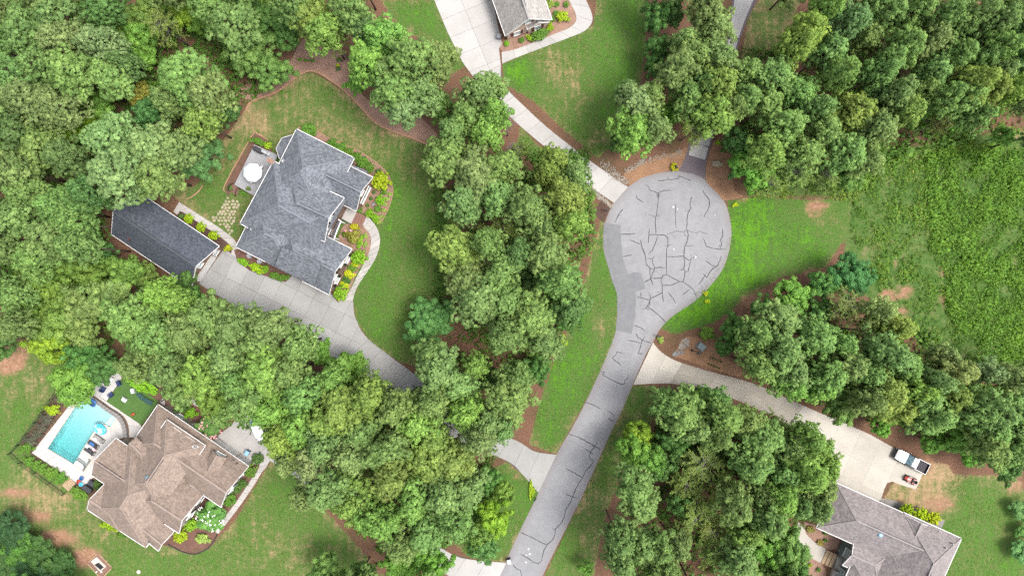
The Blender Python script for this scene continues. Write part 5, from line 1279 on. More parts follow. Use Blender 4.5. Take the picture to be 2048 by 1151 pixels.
# ------------------------------------------------------------------ stepping stones between deck and garage walk
stone_poly = [za(*p) for p in [(85, 655), (215, 690), (190, 770), (165, 870), (145, 970), (85, 965), (88, 900), (0, 885), (-35, 830), (35, 770), (80, 720)]]
sp = wxy(stone_poly)
def inside(p, poly):
    c = False
    for i in range(len(poly)):
        a, b = poly[i], poly[i - 1]
        if (a[1] > p[1]) != (b[1] > p[1]) and p[0] < (b[0] - a[0]) * (p[1] - a[1]) / (b[1] - a[1]) + a[0]: c = not c
    return c
st_me = []
for k in range(4):
    b = MB(); m = 9; rr = [rng.uniform(.82, 1.1) for _ in range(m)]
    ring = [(math.cos(2 * math.pi * i / m) * rr[i], math.sin(2 * math.pi * i / m) * rr[i]) for i in range(m)]
    b.v = [Vector((x, y, 0)) for x, y in ring] + [Vector((x, y, .05)) for x, y in ring] + [Vector((x * .86, y * .86, .07)) for x, y in ring]
    for q in (0, m):
        for i in range(m): b.f.append((q + i, q + (i + 1) % m, q + m + (i + 1) % m, q + m + i))
    b.f.append(tuple(range(2 * m, 3 * m)))
    me = bpy.data.meshes.new('stepping_stone'); me.from_pydata([tuple(p) for p in b.v], [], b.f); me.update(); me.materials.append(MAT['stone_tan']); st_me.append(me)
x0, x1 = min(p.x for p in sp), max(p.x for p in sp); y0, y1 = min(p.y for p in sp), max(p.y for p in sp)
y = y0; row = 0
while y < y1:
    x = x0 + (0.3 if row % 2 else 0)
    while x < x1:
        p = (x + rng.uniform(-.09, .09), y + rng.uniform(-.09, .09))
        if inside(p, sp):
            o = bpy.data.objects.new('stepping_stone', rng.choice(st_me)); link(o); o.location = (p[0], p[1], 0.0); s = rng.uniform(.22, .29); o.scale = (s, s, 1); o.rotation_euler = (0, 0, rng.uniform(0, 6))
            tag(o, 'round tan stepping stone in the grass below the deck', 'stone', 'stepping stones below the deck')
        x += 0.60
    y += 0.52; row += 1

# ------------------------------------------------------------------ deck with parasol and grill
dk = thing('deck', W(*za(300, 450)), 'raised grey board deck on the left side of the grey-roofed house', 'deck')
dc = [W(*za(x, y), 0.75) for x, y in [(335, 210), (165, 550), (330, 645), (540, 300)]]
du = (dc[1] - dc[0]); nb = int(du.length / 0.15)
inner = [dc[3], dc[2]]
for i in range(nb):
    t0, t1 = i / nb, (i + 1) / nb - 0.006 / 0.15 / nb * 2
    A0, A1 = dc[0].lerp(dc[1], t0), dc[0].lerp(dc[1], t1); B0, B1 = inner[0].lerp(inner[1], t0), inner[0].lerp(inner[1], t1)
    vv = [A0, B0, B1, A1]; dn = Vector((0, 0, .035))
    mk('deck_board', vv + [p - dn for p in vv], [(0, 1, 2, 3), (7, 6, 5, 4), (0, 4, 5, 1), (1, 5, 6, 2), (2, 6, 7, 3), (3, 7, 4, 0)], MAT['deck_grey'], dk)
b = MB()
for i, j in ((0, 1), (1, 2), (0, 3)): strip_box(b, dc[i] - Vector((0, 0, .2)), dc[j] - Vector((0, 0, .2)), 0.06, 0.3)
b.obj('skirt', MAT['wood_red'], dk)
for t0 in (0, .5, 1):
    p = dc[0].lerp(dc[1], t0); b = MB(); b.box((p.x, p.y, .3), (.14, .14, .62)); b.obj('deck_post', MAT['wood_red'], dk)
# stairs down to the stones
sa, sb_ = W(*za(165, 550), 0), W(*za(222, 592), 0); sd = (W(*za(140, 640)) - W(*za(190, 560))).normalized()
stt = thing('deck_stairs', (*W(*za(170, 600)).to_2d(), 0), 'short brown wooden stairs with handrails below the deck', 'stairs')
for i in range(4):
    z = 0.62 - i * .16; a0 = sa + sd * (i * .3); a1 = sb_ + sd * (i * .3); b = MB()
    vv = [a0, a1, a1 + sd * .28, a0 + sd * .28]
    b.add([Vector((p.x, p.y, z)) for p in vv] + [Vector((p.x, p.y, z - .05)) for p in vv], [(0, 1, 2, 3), (7, 6, 5, 4), (0, 4, 5, 1), (1, 5, 6, 2), (2, 6, 7, 3), (3, 7, 4, 0)]); b.obj('tread', MAT['wood_red'], stt)
for q in (sa, sb_):
    b = MB(); e = q + sd * 1.25; strip_box(b, Vector((q.x, q.y, 1.6)), Vector((e.x, e.y, 1.0)), .07, .07); b.tube(Vector((q.x, q.y, 0)), Vector((q.x, q.y, 1.6)), .04); b.tube(Vector((e.x, e.y, 0)), Vector((e.x, e.y, 1.0)), .04); b.obj('handrail', MAT['black_paint'], stt)
# parasol
up_ = W(*za(320, 447), 2.6)
um = thing('parasol', (up_.x, up_.y, 0.75), 'white octagonal parasol open over the deck table', 'parasol')
b = MB(); m = 8; rad = 1.55; r0 = R(22.5 - 5)
ring = [Vector((up_.x + rad * math.cos(r0 + i * math.pi / 4), up_.y + rad * math.sin(r0 + i * math.pi / 4), 2.55)) for i in range(m)]
top = Vector((up_.x, up_.y, 3.1))
for i in range(m):
    a0, a1 = ring[i], ring[(i + 1) % m]; mid = (a0 + a1) / 2 + Vector((0, 0, -.03)); dd = Vector((0, 0, .03))
    b = MB(); b.add([a0, mid, a1, top, a0 - dd, mid - dd, a1 - dd, top - dd], [(0, 1, 3), (1, 2, 3), (4, 7, 5), (5, 7, 6), (0, 4, 5, 1), (1, 5, 6, 2)]); b.obj('canopy_panel', MAT['canvas_white'], um)
b = MB(); b.tube((up_.x, up_.y, .8), (up_.x, up_.y, 3.18), .035, .03); b.obj('pole', MAT['grey_metal'], um)
b = MB(); b.lathe((up_.x, up_.y, .76), [(.35, 0), (.35, .06), (.1, .12), (.04, .14)], 14); b.obj('base', MAT['dark_metal'], um)
tb = thing('patio_table', (up_.x, up_.y, .75), 'round table under the white parasol', 'table')
b = MB(); b.lathe((up_.x, up_.y, 1.43), [(.62, 0), (.64, .02), (.64, .05), (.6, .06)], 18); b.obj('table_top', MAT['grey_metal'], tb)
for i in range(4):
    a = i * math.pi / 2 + .4; b = MB(); b.tube((up_.x + .5 * math.cos(a), up_.y + .5 * math.sin(a), .76), (up_.x + .42 * math.cos(a), up_.y + .42 * math.sin(a), 1.44), .025); b.obj('leg', MAT['grey_metal'], tb)

def chair(p, rz, cm, label, group=None, w=.62, d=.62, name='chair', z=0.0, frame='grey_metal', arms=True):
    t_ = thing(name, (p.x, p.y, z), label, 'chair', group)
    M = Matrix.Rotation(rz, 3, 'Z'); q = lambda x, y, zz: Vector((p.x, p.y, z)) + M @ Vector((x, y, zz))
    b = MB(); b.bbox(q(0, 0, .40), (w, d, .14), .05, rz); b.obj('seat', MAT[cm], t_)
    b = MB(); b.bbox(q(0, d / 2 - .02, .68), (w, .13, .5), .05, rz, (R(-12), 'X')); b.obj('backrest', MAT[cm], t_)
    for sx in (-1, 1):
        if arms: b = MB(); b.bbox(q(sx * (w / 2 + .04), .02, .58), (.09, d, .06), .02, rz); b.box(q(sx * (w / 2 + .04), -d / 2 + .06, .46), (.06, .06, .2), rz); b.obj('armrest', MAT[frame], t_)
        for sy in (-1, 1): b = MB(); b.tube(q(sx * w * .42, sy * d * .42, .02), q(sx * w * .42, sy * d * .42, .36), .022, .022, 6); b.obj('leg', MAT[frame], t_)
    return t_
for (x, y, rz_, lb) in [(312, 525, R(-170), 'pale patio chair half under the lower rim of the parasol'), (397, 400, R(-60), 'patio chair half under the right rim of the parasol')]:
    chair(W(*za(x, y), 1.2), rz_, 'white_vinyl', lb, 'parasol chairs', .5, .5, 'patio_chair', .75)
p = W(*za(432, 278), 1.4); rz_ = R(-27)
gl = thing('barbecue_grill', (p.x, p.y, .75), 'steel barbecue grill with side shelf at the top of the deck', 'grill')
Mz = Matrix.Rotation(rz_, 3, 'Z'); q = lambda x, y, z: Vector((p.x, p.y, 0)) + Mz @ Vector((x, y, z))
b = MB(); b.bbox(q(0, 0, 1.2), (.75, .55, .7), .04, rz_); b.obj('cabinet', MAT['grey_metal'], gl)
b = MB(); b.bbox(q(0, 0, 1.68), (.72, .52, .26), .1, rz_); b.obj('lid', MAT['pale_metal'], gl)
for s_ in (-1, 1): b = MB(); b.bbox(q(s_ * .56, 0, 1.52), (.36, .5, .05), .015, rz_); b.obj('side_shelf', MAT['pale_metal'], gl)
b = MB(); b.tube(q(-.3, -.3, 1.66), q(.3, -.3, 1.66), .02); b.obj('handle', MAT['dark_metal'], gl)
p = W(*za(368, 256), 1.2); cv = thing('covered_cooker', (p.x, p.y, .75), 'long cooker under a dark cover in the deck corner', 'cooker')
b = MB(); b.bbox((p.x, p.y, 1.2), (1.7, .75, .9), .25, R(-30)); b.obj('cover', MAT['charcoal_cloth'], cv)
b = MB(); b.bbox((p.x, p.y, 1.67), (1.35, .5, .12), .06, R(-30)); b.obj('hood', MAT['charcoal_cloth'], cv)
p = W(*za(292, 585), .9); pt = thing('potted_plant', (p.x, p.y, .75), 'round potted plant on the lower corner of the deck', 'plant')
b = MB(); b.lathe((p.x, p.y, .75), [(.17, 0), (.24, .3), (.26, .32), (.22, .33)], 14); b.obj('pot', MAT['dark_metal'], pt)
o = bpy.data.objects.new('foliage', SH_L[0]); link(o); o.parent = pt; o.location = (0, 0, .2); o.scale = (.36, .36, .5); o.color = (1, .9, .8, 1)

# ------------------------------------------------------------------ entry of the grey-roofed house
en = thing('entry_steps', W(*zf(300, 380)), 'brick entry steps with a concrete landing in front of the porch', 'steps')
lp = [W(*zf(*p_), .7) for p_ in [(195, 300), (300, 345), (255, 440), (160, 390)]]
b = MB(); b.prism(ccw([p_.to_2d() for p_ in lp]), 0, .7); b.obj('landing', MAT['walk_concrete'], en)
s0, s1 = W(*zf(302, 345)).to_2d(), W(*zf(258, 440)).to_2d(); sdv = (W(*zf(385, 380)).to_2d() - s0); 
for i in range(4):
    b = MB(); a0 = s0 + sdv * (i / 4); a1 = s1 + sdv * (i / 4); b.prism(ccw([a0, a1, a1 + sdv * .245, a0 + sdv * .245]), 0, .62 - i * .15); b.obj('step', MAT['brick_paver'], en)
for q0, q1, zz in ((lp[2], lp[3], 1.6),):
    b = MB(); strip_box(b, Vector((q0.x, q0.y, 1.6)), Vector((q1.x, q1.y, 1.6)), .05, .05)
    for k in range(7): pp = q0.lerp(q1, k / 6); b.tube((pp.x, pp.y, .7), (pp.x, pp.y, 1.6), .02, .02, 5)
    b.obj('railing', MAT['black_paint'], en)

# shrubs round the grey-roofed house
HB = 'clipped balls along the back wall'
for i, (x, y, r_) in enumerate([(800, 98, 60), (1000, 205, 46), (1075, 240, 44), (1145, 280, 44), (1215, 315, 40), (1262, 362, 46), (1322, 406, 40)]):
    x, y = za(x, y); shrub(x, y, r_ / 4.264, r_ / 4.264, 'green', f'clipped green shrub behind the grey roof, {["largest, by the back corner", "second from the back corner", "third from the back corner", "fourth from the back corner", "fifth from the back corner", "sixth from the back corner", "last before the front bed"][i]}', HB)
S_ = lambda z, x, y, r1, r2, c, l, g=None, **k: shrub(*z(x, y), r1, r2, c, l, g, **k)
S_(za, 1415, 520, 17, 18, 'lime', 'large lime green shrub at the right corner of the back roof', h=2.0)
S_(za, 1440, 610, 6, 6, 'green', 'green shrub touching the large lime shrub'); S_(za, 1395, 442, 6, 6, 'dark', 'dark shrub just above the large lime shrub')
S_(za, 1410, 682, 10, 9.5, 'bright', 'bright green ball shrub in the middle of the front bed'); S_(za, 1390, 757, 6.5, 6.5, 'green', 'green ball shrub beside the grey garden stone')
S_(za, 1230, 760, 6.5, 6, 'green', 'green shrub beside the entry landing'); S_(za, 1322, 795, 8, 9, 'bright', 'bright green shrub right of the entry steps'); S_(za, 1370, 838, 6.5, 8, 'bright', 'bright green shrub where the front walk bends')
for i, (x, y) in enumerate([(1355, 615), (1330, 668), (1300, 728)]): S_(za, x, y, 3.6, 3.6, 'dark', f'small dark ball shrub under the front window, {["upper", "middle", "lower"][i]}', 'small balls under the front window')
for i, (x, y) in enumerate([(1490, 632), (1468, 672), (1452, 716), (1440, 768), (1420, 826), (1402, 872)]): S_(za, x, y, 4.4, 4.0, 'pale', f'pale rosette plant on the bed edge, {["topmost", "second", "third", "fourth", "fifth", "lowest"][i]} of the row', 'pale rosettes on the bed edge', loose=True, h=.4, cat='plant', name='rosette_plant')
S_(za, 1190, 906, 8, 7, 'gold', 'yellow and orange flowering plant beside the entry steps', loose=True, h=.7, cat='plant', name='flowering_plant')
S_(za, 1183, 992, 13, 13, 'bronze', 'bronze weeping maple inside the curve of the walk', loose=True, h=1.4); S_(za, 1240, 1035, 4.5, 15, 'bright', 'long green hedge curving beside the bronze maple', rz=R(-20), h=.8)
S_(za, 1285, 985, 3.5, 6, 'pale', 'upper pale ground plant left of the curved walk', loose=True, h=.4, cat='plant', name='ground_plant'); S_(za, 1282, 1062, 3.5, 6, 'pale', 'lower pale ground plant left of the curved walk', loose=True, h=.4, cat='plant', name='ground_plant')
S_(za, 1105, 975, 5, 5, 'green', 'small green shrub in front of the porch', loose=True); 
for i, (x, y) in enumerate([(1118, 948), (1165, 942)]):
    p = W(*za(x, y)); b = MB(); b.lathe((p.x, p.y, .02), [(.16, 0), (.24, .25), (.2, .3), (.05, .22)], 12); o = b.obj('flower_pot', MAT['pink_flower'], smooth=True); tag(o, f'{["left", "right"][i]} of two small pink pots by the porch', 'pot', 'pink pots by the porch')
S_(zf, 322, 715, 14.5, 14, 'bright', 'large round shrub at the upper end of the striped bed', h=1.6); S_(zf, 172, 1012, 14.5, 14, 'bright', 'large round shrub at the forecourt corner', h=1.6)
S_(zf, 290, 772, 7, 6, 'yellow', 'yellow hedge block just below the upper round shrub', h=.7); S_(zf, 265, 806, 9.5, 7, 'green', 'green hedge block between two yellow ones', rz=R(-30), h=.75)
S_(zf, 243, 855, 11, 9.5, 'yellow', 'largest yellow hedge block of the striped bed', rz=R(-30), h=.7); S_(zf, 218, 903, 9, 6.5, 'dark', 'dark purple-green hedge block of the striped bed', rz=R(-30), h=.7); S_(zf, 200, 943, 9.5, 6, 'yellow', 'lowest yellow hedge block of the striped bed', rz=R(-30), h=.6)
p = W(*za(1352, 718)); b = MB(); b.ellipsoid((p.x, p.y, .1), (.5, .25, .22), 10, 6, R(40)); o = b.obj('garden_stone', MAT['stone_grey'], smooth=True); tag(o, 'long grey garden stone in the front bed', 'stone')
S_(zb, 215, 345, 12, 7, 'bright', 'green oval hedge at the left end by the air conditioners', rz=R(-27), h=.9); S_(zb, 430, 450, 17, 8, 'lime', 'long lime hedge in front of the air conditioners', rz=R(-33), h=1.0); S_(zb, 560, 460, 6, 8, 'bright', 'green hedge end beside the lime hedge', h=1.0)
S_(zb, 695, 558, 9, 7, 'green', 'left green shrub beside the forecourt'); S_(zb, 805, 595, 9, 7, 'green', 'right green shrub beside the forecourt'); S_(zb, 905, 580, 5, 5, 'green', 'small shrub at the forecourt bed tip')
for i, (x, y) in enumerate([(300, 245), (462, 330)]):
    p = W(*zb(x, y), .8); ac = thing('air_conditioner', (p.x, p.y, .05), f'round grey air conditioner under the eave, {["left", "right"][i]} one', 'air conditioner', 'air conditioners by the forecourt')
    b = MB(); b.lathe((p.x, p.y, .05), [(.40, 0), (.42, .05), (.42, .72), (.40, .78)], 16); b.obj('casing', MAT['pale_metal'], ac)
    b = MB(); b.torus((p.x, p.y, .84), .30, .03, 16, 5); b.torus((p.x, p.y, .84), .18, .02, 14, 5); b.obj('fan_grille', MAT['dark_metal'], ac)
LB = 'lime balls along the garage walk'
for i, (x, y) in enumerate([(890, 336), (1012, 420), (1135, 502)]): S_(zg, x, y, 9.6, 9, 'lime', f'lime ball shrub beside the garage walk, {["upper left", "middle", "lower right"][i]} of three', LB, h=1.3)
S_(zg, 815, 310, 5, 5, 'dark', 'small dark shrub at the upper end of the garage bed', loose=True); S_(zg, 1280, 632, 7, 6, 'gold', 'yellow flowers at the garage corner', loose=True, h=.5, cat='flowers', name='flower_clump'); S_(zg, 970, 1022, 7, 6, 'dark', 'dark shrub at the lower garage corner')
S_(za, 350, 180, 12, 6, 'green', 'green shrubs at the top corner of the deck', loose=True, rz=R(-25), h=.9); S_(za, 410, 200, 8, 6, 'green', 'green shrub above the grill', loose=True, h=.9); S_(za, 448, 218, 8, 6.5, 'lime', 'lime shrub above the grill', loose=True, h=.9)
S_(za, 240, 628, 5.5, 5.5, 'green', 'green ball shrub beside the deck stairs'); S_(za, 130, 575, 4, 6, 'dark', 'dark plant at the lower end of the brick bed', loose=True)
for i, (x, y) in enumerate([(450, 250), (290, 490)]): pass
S_(Z(500, 0, 2.952), 517, 385, 3.2, 3.2, 'yellow', 'small yellow shrub in the upper mulch bed', h=.5); S_(Z(500, 0, 2.952), 527, 350, 5, 5, 'dark', 'small dark conifer in the upper mulch bed', loose=True, h=1.0); S_(Z(500, 0, 2.952), 520, 408, 4, 4, 'dark', 'small dark shrub below the yellow shrub', loose=True)
for i, (x, y) in enumerate([(190, 545), (25, 575), (330, 355), (370, 358), (295, 352)]): S_(Z(500, 0, 2.952), x, y, 5, 3, 'green', f'low green plant in the upper mulch bed, {["right of the lawn edge", "at its left end", "second in the row", "third in the row", "first in the row"][i]}', 'low plants in the upper bed', loose=True, h=.35, cat='plant', name='low_plant')
b = MB(); p = W(639, 109); b.bbox((p.x, p.y, .2), (.3, .16, .4), .03, .5); o = b.obj('garden_lantern', MAT['white_paint']); tag(o, 'tiny black and white garden ornament in the upper mulch bed', 'ornament')
# shrubs of the house at the top
T4 = 'shrubs of the top house'
for x, y, r_, c, l in [(480, 660, 5.5, 'bright', 'left corner of the peach house'), (710, 612, 5.5, 'green', 'lower window of the peach house'), (1240, 65, 5.5, 'green', 'top bed, left of a pair'), (1385, 65, 5.8, 'green', 'top bed, right of a pair'), (1232, 205, 5.5, 'green', 'pale bush in the top bed')]:
    S_(ze_, x, y, r_, r_, c, f'small green ball shrub by the {l}', T4)
S_(ze_, 1335, 245, 11, 11, 'lime', 'pale lime spreading bush right of the peach house', loose=True); S_(ze_, 985, 530, 17, 11, 'green', 'dark green hedge block below the peach gable', rz=R(22), h=1.3)
S_(ze_, 842, 570, 7, 6, 'lime', 'lime bush left of the hedge block', loose=True); S_(ze_, 1135, 425, 6, 8, 'lime', 'lime bush right of the hedge block', loose=True); S_(ze_, 1125, 60, 7, 12, 'pale', 'pale cream grass clump against the peach house', loose=True); S_(ze_, 1170, 300, 5, 6, 'green', 'green shrub under the right eave', loose=True)

# ------------------------------------------------------------------ pool and its terrace
pool = thing('swimming_pool', W(*zh(500, 650)), 'long rectangular pool with turquoise water beside the brown-roofed house', 'pool')
pp = ccw(wxy(pool_px)); main_px = [zh(*p) for p in [(600, 297), (885, 462), (925, 510), (868, 592), (845, 580), (770, 552), (700, 652), (580, 840), (515, 945), (265, 795)]]
mp = ccw(wxy(main_px)); t_top = W(*zh(780, 420)).to_2d(); t_bot = W(*zh(390, 870)).to_2d(); ax = (t_bot - t_top); axl = ax.length; ax.normalize()
def depth(p): s = max(0, min(1, (Vector((p[0], p[1])) - t_top).dot(ax) / axl)); return -0.75 - 1.7 * (s ** 1.25)
n = len(mp); v = [(p.x, p.y, 0.03) for p in mp] + [(p.x, p.y, depth(p)) for p in mp]
mk('basin_wall', v, [(i, n + i, n + (i + 1) % n, (i + 1) % n) for i in range(n)], MAT['pool_plaster'], pool)
# floor as a fine sheet so that the slope is even
bm = bmesh.new(); f = bm.faces.new([bm.verts.new((p.x, p.y, 0)) for p in mp])
for k in range(1, 26):
    bmesh.ops.bisect_plane(bm, geom=bm.verts[:] + bm.edges[:] + bm.faces[:], plane_co=(*(t_top + ax * axl * (k / 26)), 0), plane_no=(ax.x, ax.y, 0))
for q in bm.verts: q.co.z = depth(q.co)
fl = [tuple(x.co) for x in bm.verts]; bm.verts.index_update(); ff = [tuple(x.index for x in g_.verts) for g_ in bm.faces]; bm.free()
mk('basin_floor', fl, ff, MAT['pool_plaster'], pool, triang=True)
lg = ccw(wxy([zh(*p) for p in [(580, 840), (688, 908), (612, 1018), (515, 945)]])); b = MB(); b.prism(lg, -2.6, -0.30); b.obj('tanning_ledge', MAT['grey_cloth'], pool)
st_ = ccw(wxy([zh(*p) for p in [(885, 462), (925, 510), (868, 592), (800, 560)]])); b = MB(); b.prism(st_, -1.2, -0.42); b.obj('entry_step', MAT['pool_plaster'], pool)
wv = MB(); wv.prism(inset(pp, 0.012), -3.2, -0.09); wv.obj('water', MAT['pool_water'], pool, triang=True)
cop = inset(pp, -0.32); n = len(pp); b = MB()
vv = [(p.x, p.y, .085) for p in pp] + [(p.x, p.y, .085) for p in cop] + [(p.x, p.y, -.25) for p in pp] + [(p.x, p.y, .0) for p in cop]
mk('coping', vv, [(i, (i + 1) % n, n + (i + 1) % n, n + i)[::-1] for i in range(n)] + [(i, (i + 1) % n, 2 * n + (i + 1) % n, 2 * n + i) for i in range(n)] + [(n + i, n + (i + 1) % n, 3 * n + (i + 1) % n, 3 * n + i)[::-1] for i in range(n)], MAT['stone_white'], pool)
ter = drive('terrace')
HP = lambda pts: [zh(*p) for p in pts]
ribbon_panels('panel', HP([(570, 264), (115, 838)]), HP([(600, 297), (265, 795)]), 8, -.04, .06, MAT['pool_concrete'], ter)
ribbon_panels('panel', HP([(115, 838), (562, 1138)]), HP([(265, 795), (612, 1018)]), 7, -.04, .06, MAT['pool_concrete'], ter)
ribbon_panels('panel', HP([(600, 297), (885, 462), (925, 510)]), HP([(575, 262), (850, 418), (965, 512)]), 5, -.04, .06, MAT['pool_concrete'], ter)
for poly in ([(580, 840), (700, 652), (800, 760), (690, 908)], [(700, 652), (770, 552), (868, 592), (880, 700), (800, 760)], [(868, 592), (925, 510), (965, 514), (1003, 590), (1012, 690), (920, 712), (880, 700)], [(612, 1018), (688, 908), (800, 760), (880, 700), (920, 712), (700, 1080), (620, 1152), (562, 1138)]):
    slab('panel', inset(wxy(HP(poly)), .01), -.04, .06, MAT['pool_concrete'], ter)
# the opening in the ground ends under the terrace; a collar closes the gap below
ribbon_panels('panel', HP([(590, 236), (720, 298), (870, 402), (985, 478), (1040, 575), (1046, 690)]), HP([(740, 280), (832, 346), (1000, 460), (1165, 578), (1140, 640), (1100, 690)]), 6, -.04, .05, MAT['pool_concrete'], ter)
cut_panels('panel', wxy(HP([(872, 28), (992, 100), (832, 344), (740, 280), (640, 250), (700, 180), (790, 120)])), [(W(*zh(800, 250)).to_2d(), Vector((.83, -.55))), (W(*zh(860, 180)).to_2d(), Vector((.55, .83)))], -.04, .052, MAT['pool_concrete'], ter)
slab('panel', inset(wxy(HP([(1335, 352), (1425, 255), (1470, 250), (1440, 340), (1385, 385)])), .01), 0, .05, MAT['pool_concrete'], ter)
slab('panel', inset(wxy(HP([(1425, 250), (1470, 230), (1640, 330), (1620, 370), (1460, 265)])), .01), 0, .049, MAT['pool_concrete'], ter)
tf = slab('turf_lawn', wxy(HP([(990, 110), (833, 346), (1168, 576), (1338, 350), (1180, 230), (1020, 100)])), 0, .045, MAT['artificial_turf']); tag(tf, kind='structure')
sw_ = thing('seat_wall', W(*zh(900, 450)), 'low curved grey stone wall between pool and turf', 'wall')
ribbon_panels('wall_stone', HP([(562, 258), (700, 335), (845, 440), (945, 512), (990, 590), (1003, 692)]), HP([(582, 232), (716, 303), (862, 405), (975, 480), (1028, 580), (1042, 690)]), 20, 0, .48, MAT['stone_grey'], sw_, gap=.03)

def lounger(pc, rz, cush, frame, label, group, z=.06, towel=None):
    t_ = thing('sun_lounger', (pc.x, pc.y, z), label, 'sun lounger', group)
    M = Matrix.Rotation(rz, 3, 'Z'); q = lambda x, y, zz: Vector((pc.x, pc.y, z)) + M @ Vector((x, y, zz))
    b = MB()
    for s_ in (-1, 1): strip_box(b, q(-.95, s_ * .33, .28), q(.95, s_ * .33, .28), .05, .07)
    for x_ in (-.95, .95): strip_box(b, q(x_, -.33, .28), q(x_, .33, .28), .05, .07)
    b.obj('frame', MAT[frame], t_)
    b = MB(); b.bbox(q(-.32, 0, .36), (1.22, .62, .1), .04, rz); b.obj('cushion', MAT[cush], t_)
    b = MB(); b.bbox(q(.56, 0, .52), (.68, .62, .1), .04, rz, (R(-32), 'Y')); b.obj('backrest', MAT[cush], t_)
    for x_ in (-.8, .8):
        for s_ in (-1, 1): b = MB(); b.tube(q(x_, s_ * .31, .0), q(x_, s_ * .31, .26), .022, .022, 6); b.obj('leg', MAT[frame], t_)
    if towel: b = MB(); b.bbox(q(-.2, 0, .425), (.8, .5, .03), .01, rz); o_ = b.obj('towel', MAT[towel], t_)
    return t_
LR = math.atan2(-.55, .83)
lounger(W(*zh(770, 700)), LR, 'grey_cloth', 'dark_metal', 'beige sun lounger nearest the inflatable, beside the pool', 'poolside loungers')
lounger(W(*zh(715, 755)), LR, 'charcoal_cloth', 'dark_metal', 'dark sun lounger with a blue towel beside the pool', 'poolside loungers', towel='blue_plastic')
lounger(W(*zh(680, 818)), LR, 'charcoal_cloth', 'dark_metal', 'dark sun lounger with no towel beside the pool', 'poolside loungers')
def ledge_lounger(pc, label):
    """one-piece moulded chaise: a thick bent shell"""
    M = Matrix.Rotation(LR, 3, 'Z'); prof = [(-.95, .12), (-.55, .06), (-.1, .10), (.25, .10), (.55, .30), (.85, .62)]
    v = []; f = []
    for x, z in prof:
        for s_, dz in ((-1, 0), (1, 0), (1, -.14), (-1, -.14)): v.append(Vector((pc.x, pc.y, -.13)) + M @ Vector((x, s_ * .34, z + dz)))
    for i in range(len(prof) - 1):
        for k in range(4): f.append((4 * i + k, 4 * i + (k + 1) % 4, 4 * (i + 1) + (k + 1) % 4, 4 * (i + 1) + k))
    f += [(3, 2, 1, 0), tuple(4 * (len(prof) - 1) + k for k in range(4))]
    return tag(mk('ledge_lounger', v, f, MAT['white_vinyl']), label, 'sun lounger', 'white loungers on the pool ledge')
ledge_lounger(W(*zh(620, 892)), 'white moulded lounger on the pool ledge, upper of two'); ledge_lounger(W(*zh(575, 962)), 'white moulded lounger on the pool ledge, lower of two')
def side_table(pc, label, mat, z=.06):
    t_ = thing('side_table', (pc.x, pc.y, z), label, 'table', 'small tables by the pool')
    b = MB(); b.lathe((pc.x, pc.y, z + .42), [(.24, 0), (.26, .02), (.25, .04)], 14); b.obj('table_top', MAT[mat], t_)
    b = MB(); b.lathe((pc.x, pc.y, z), [(.18, 0), (.04, .05), (.04, .42)], 10); b.obj('stand', MAT[mat], t_)
side_table(W(*zh(660, 772)), 'round white side table between the dark loungers', 'white_vinyl'); side_table(W(*zh(740, 708)), 'round white side table by the beige lounger', 'white_vinyl'); side_table(W(*zh(725, 800)), 'round pink-white side table behind the dark loungers', 'pink_flower')
# fire table, armchairs, play things on the turf
p = W(*zh(862, 138)); ft_ = thing('fire_table', (p.x, p.y, .05), 'square white fire table with a dark burner', 'table')
b = MB(); b.bbox((p.x, p.y, .3), (1.25, 1.25, .5), .05, LR); b.obj('table_body', MAT['white_paint'], ft_); b = MB(); b.bbox((p.x, p.y, .565), (.5, .5, .03), .01, LR); b.obj('burner', MAT['dark_metal'], ft_)
b = MB(); b.torus((p.x, p.y, .6), .14, .03, 12, 5); b.obj('burner_ring', MAT['grey_metal'], ft_)
NV = 'navy chairs round the fire table'
chair(W(*zh(812, 225)), R(150), 'navy_cloth', 'navy armchair on the concrete beside the fire table', NV, .72, .72, 'armchair', .05, 'navy_cloth')
chair(W(*zh(886, 280)), R(215), 'navy_cloth', 'navy armchair at the left corner of the turf', NV, .72, .72, 'armchair', .05, 'navy_cloth')
chair(W(*zh(960, 170)), R(-65), 'navy_cloth', 'navy armchair at the top corner of the turf', NV, .72, .72, 'armchair', .05, 'navy_cloth')
chair(W(*zh(1015, 325)), R(-35), 'white_vinyl', 'white chair alone in the middle of the turf', 'white chairs on the turf', .8, .7, 'lawn_chair', .045, 'white_vinyl', False)
chair(W(*zh(1095, 242)), R(-75), 'white_vinyl', 'white chair against the hedge on the turf', 'white chairs on the turf', .8, .7, 'lawn_chair', .045, 'white_vinyl', False)
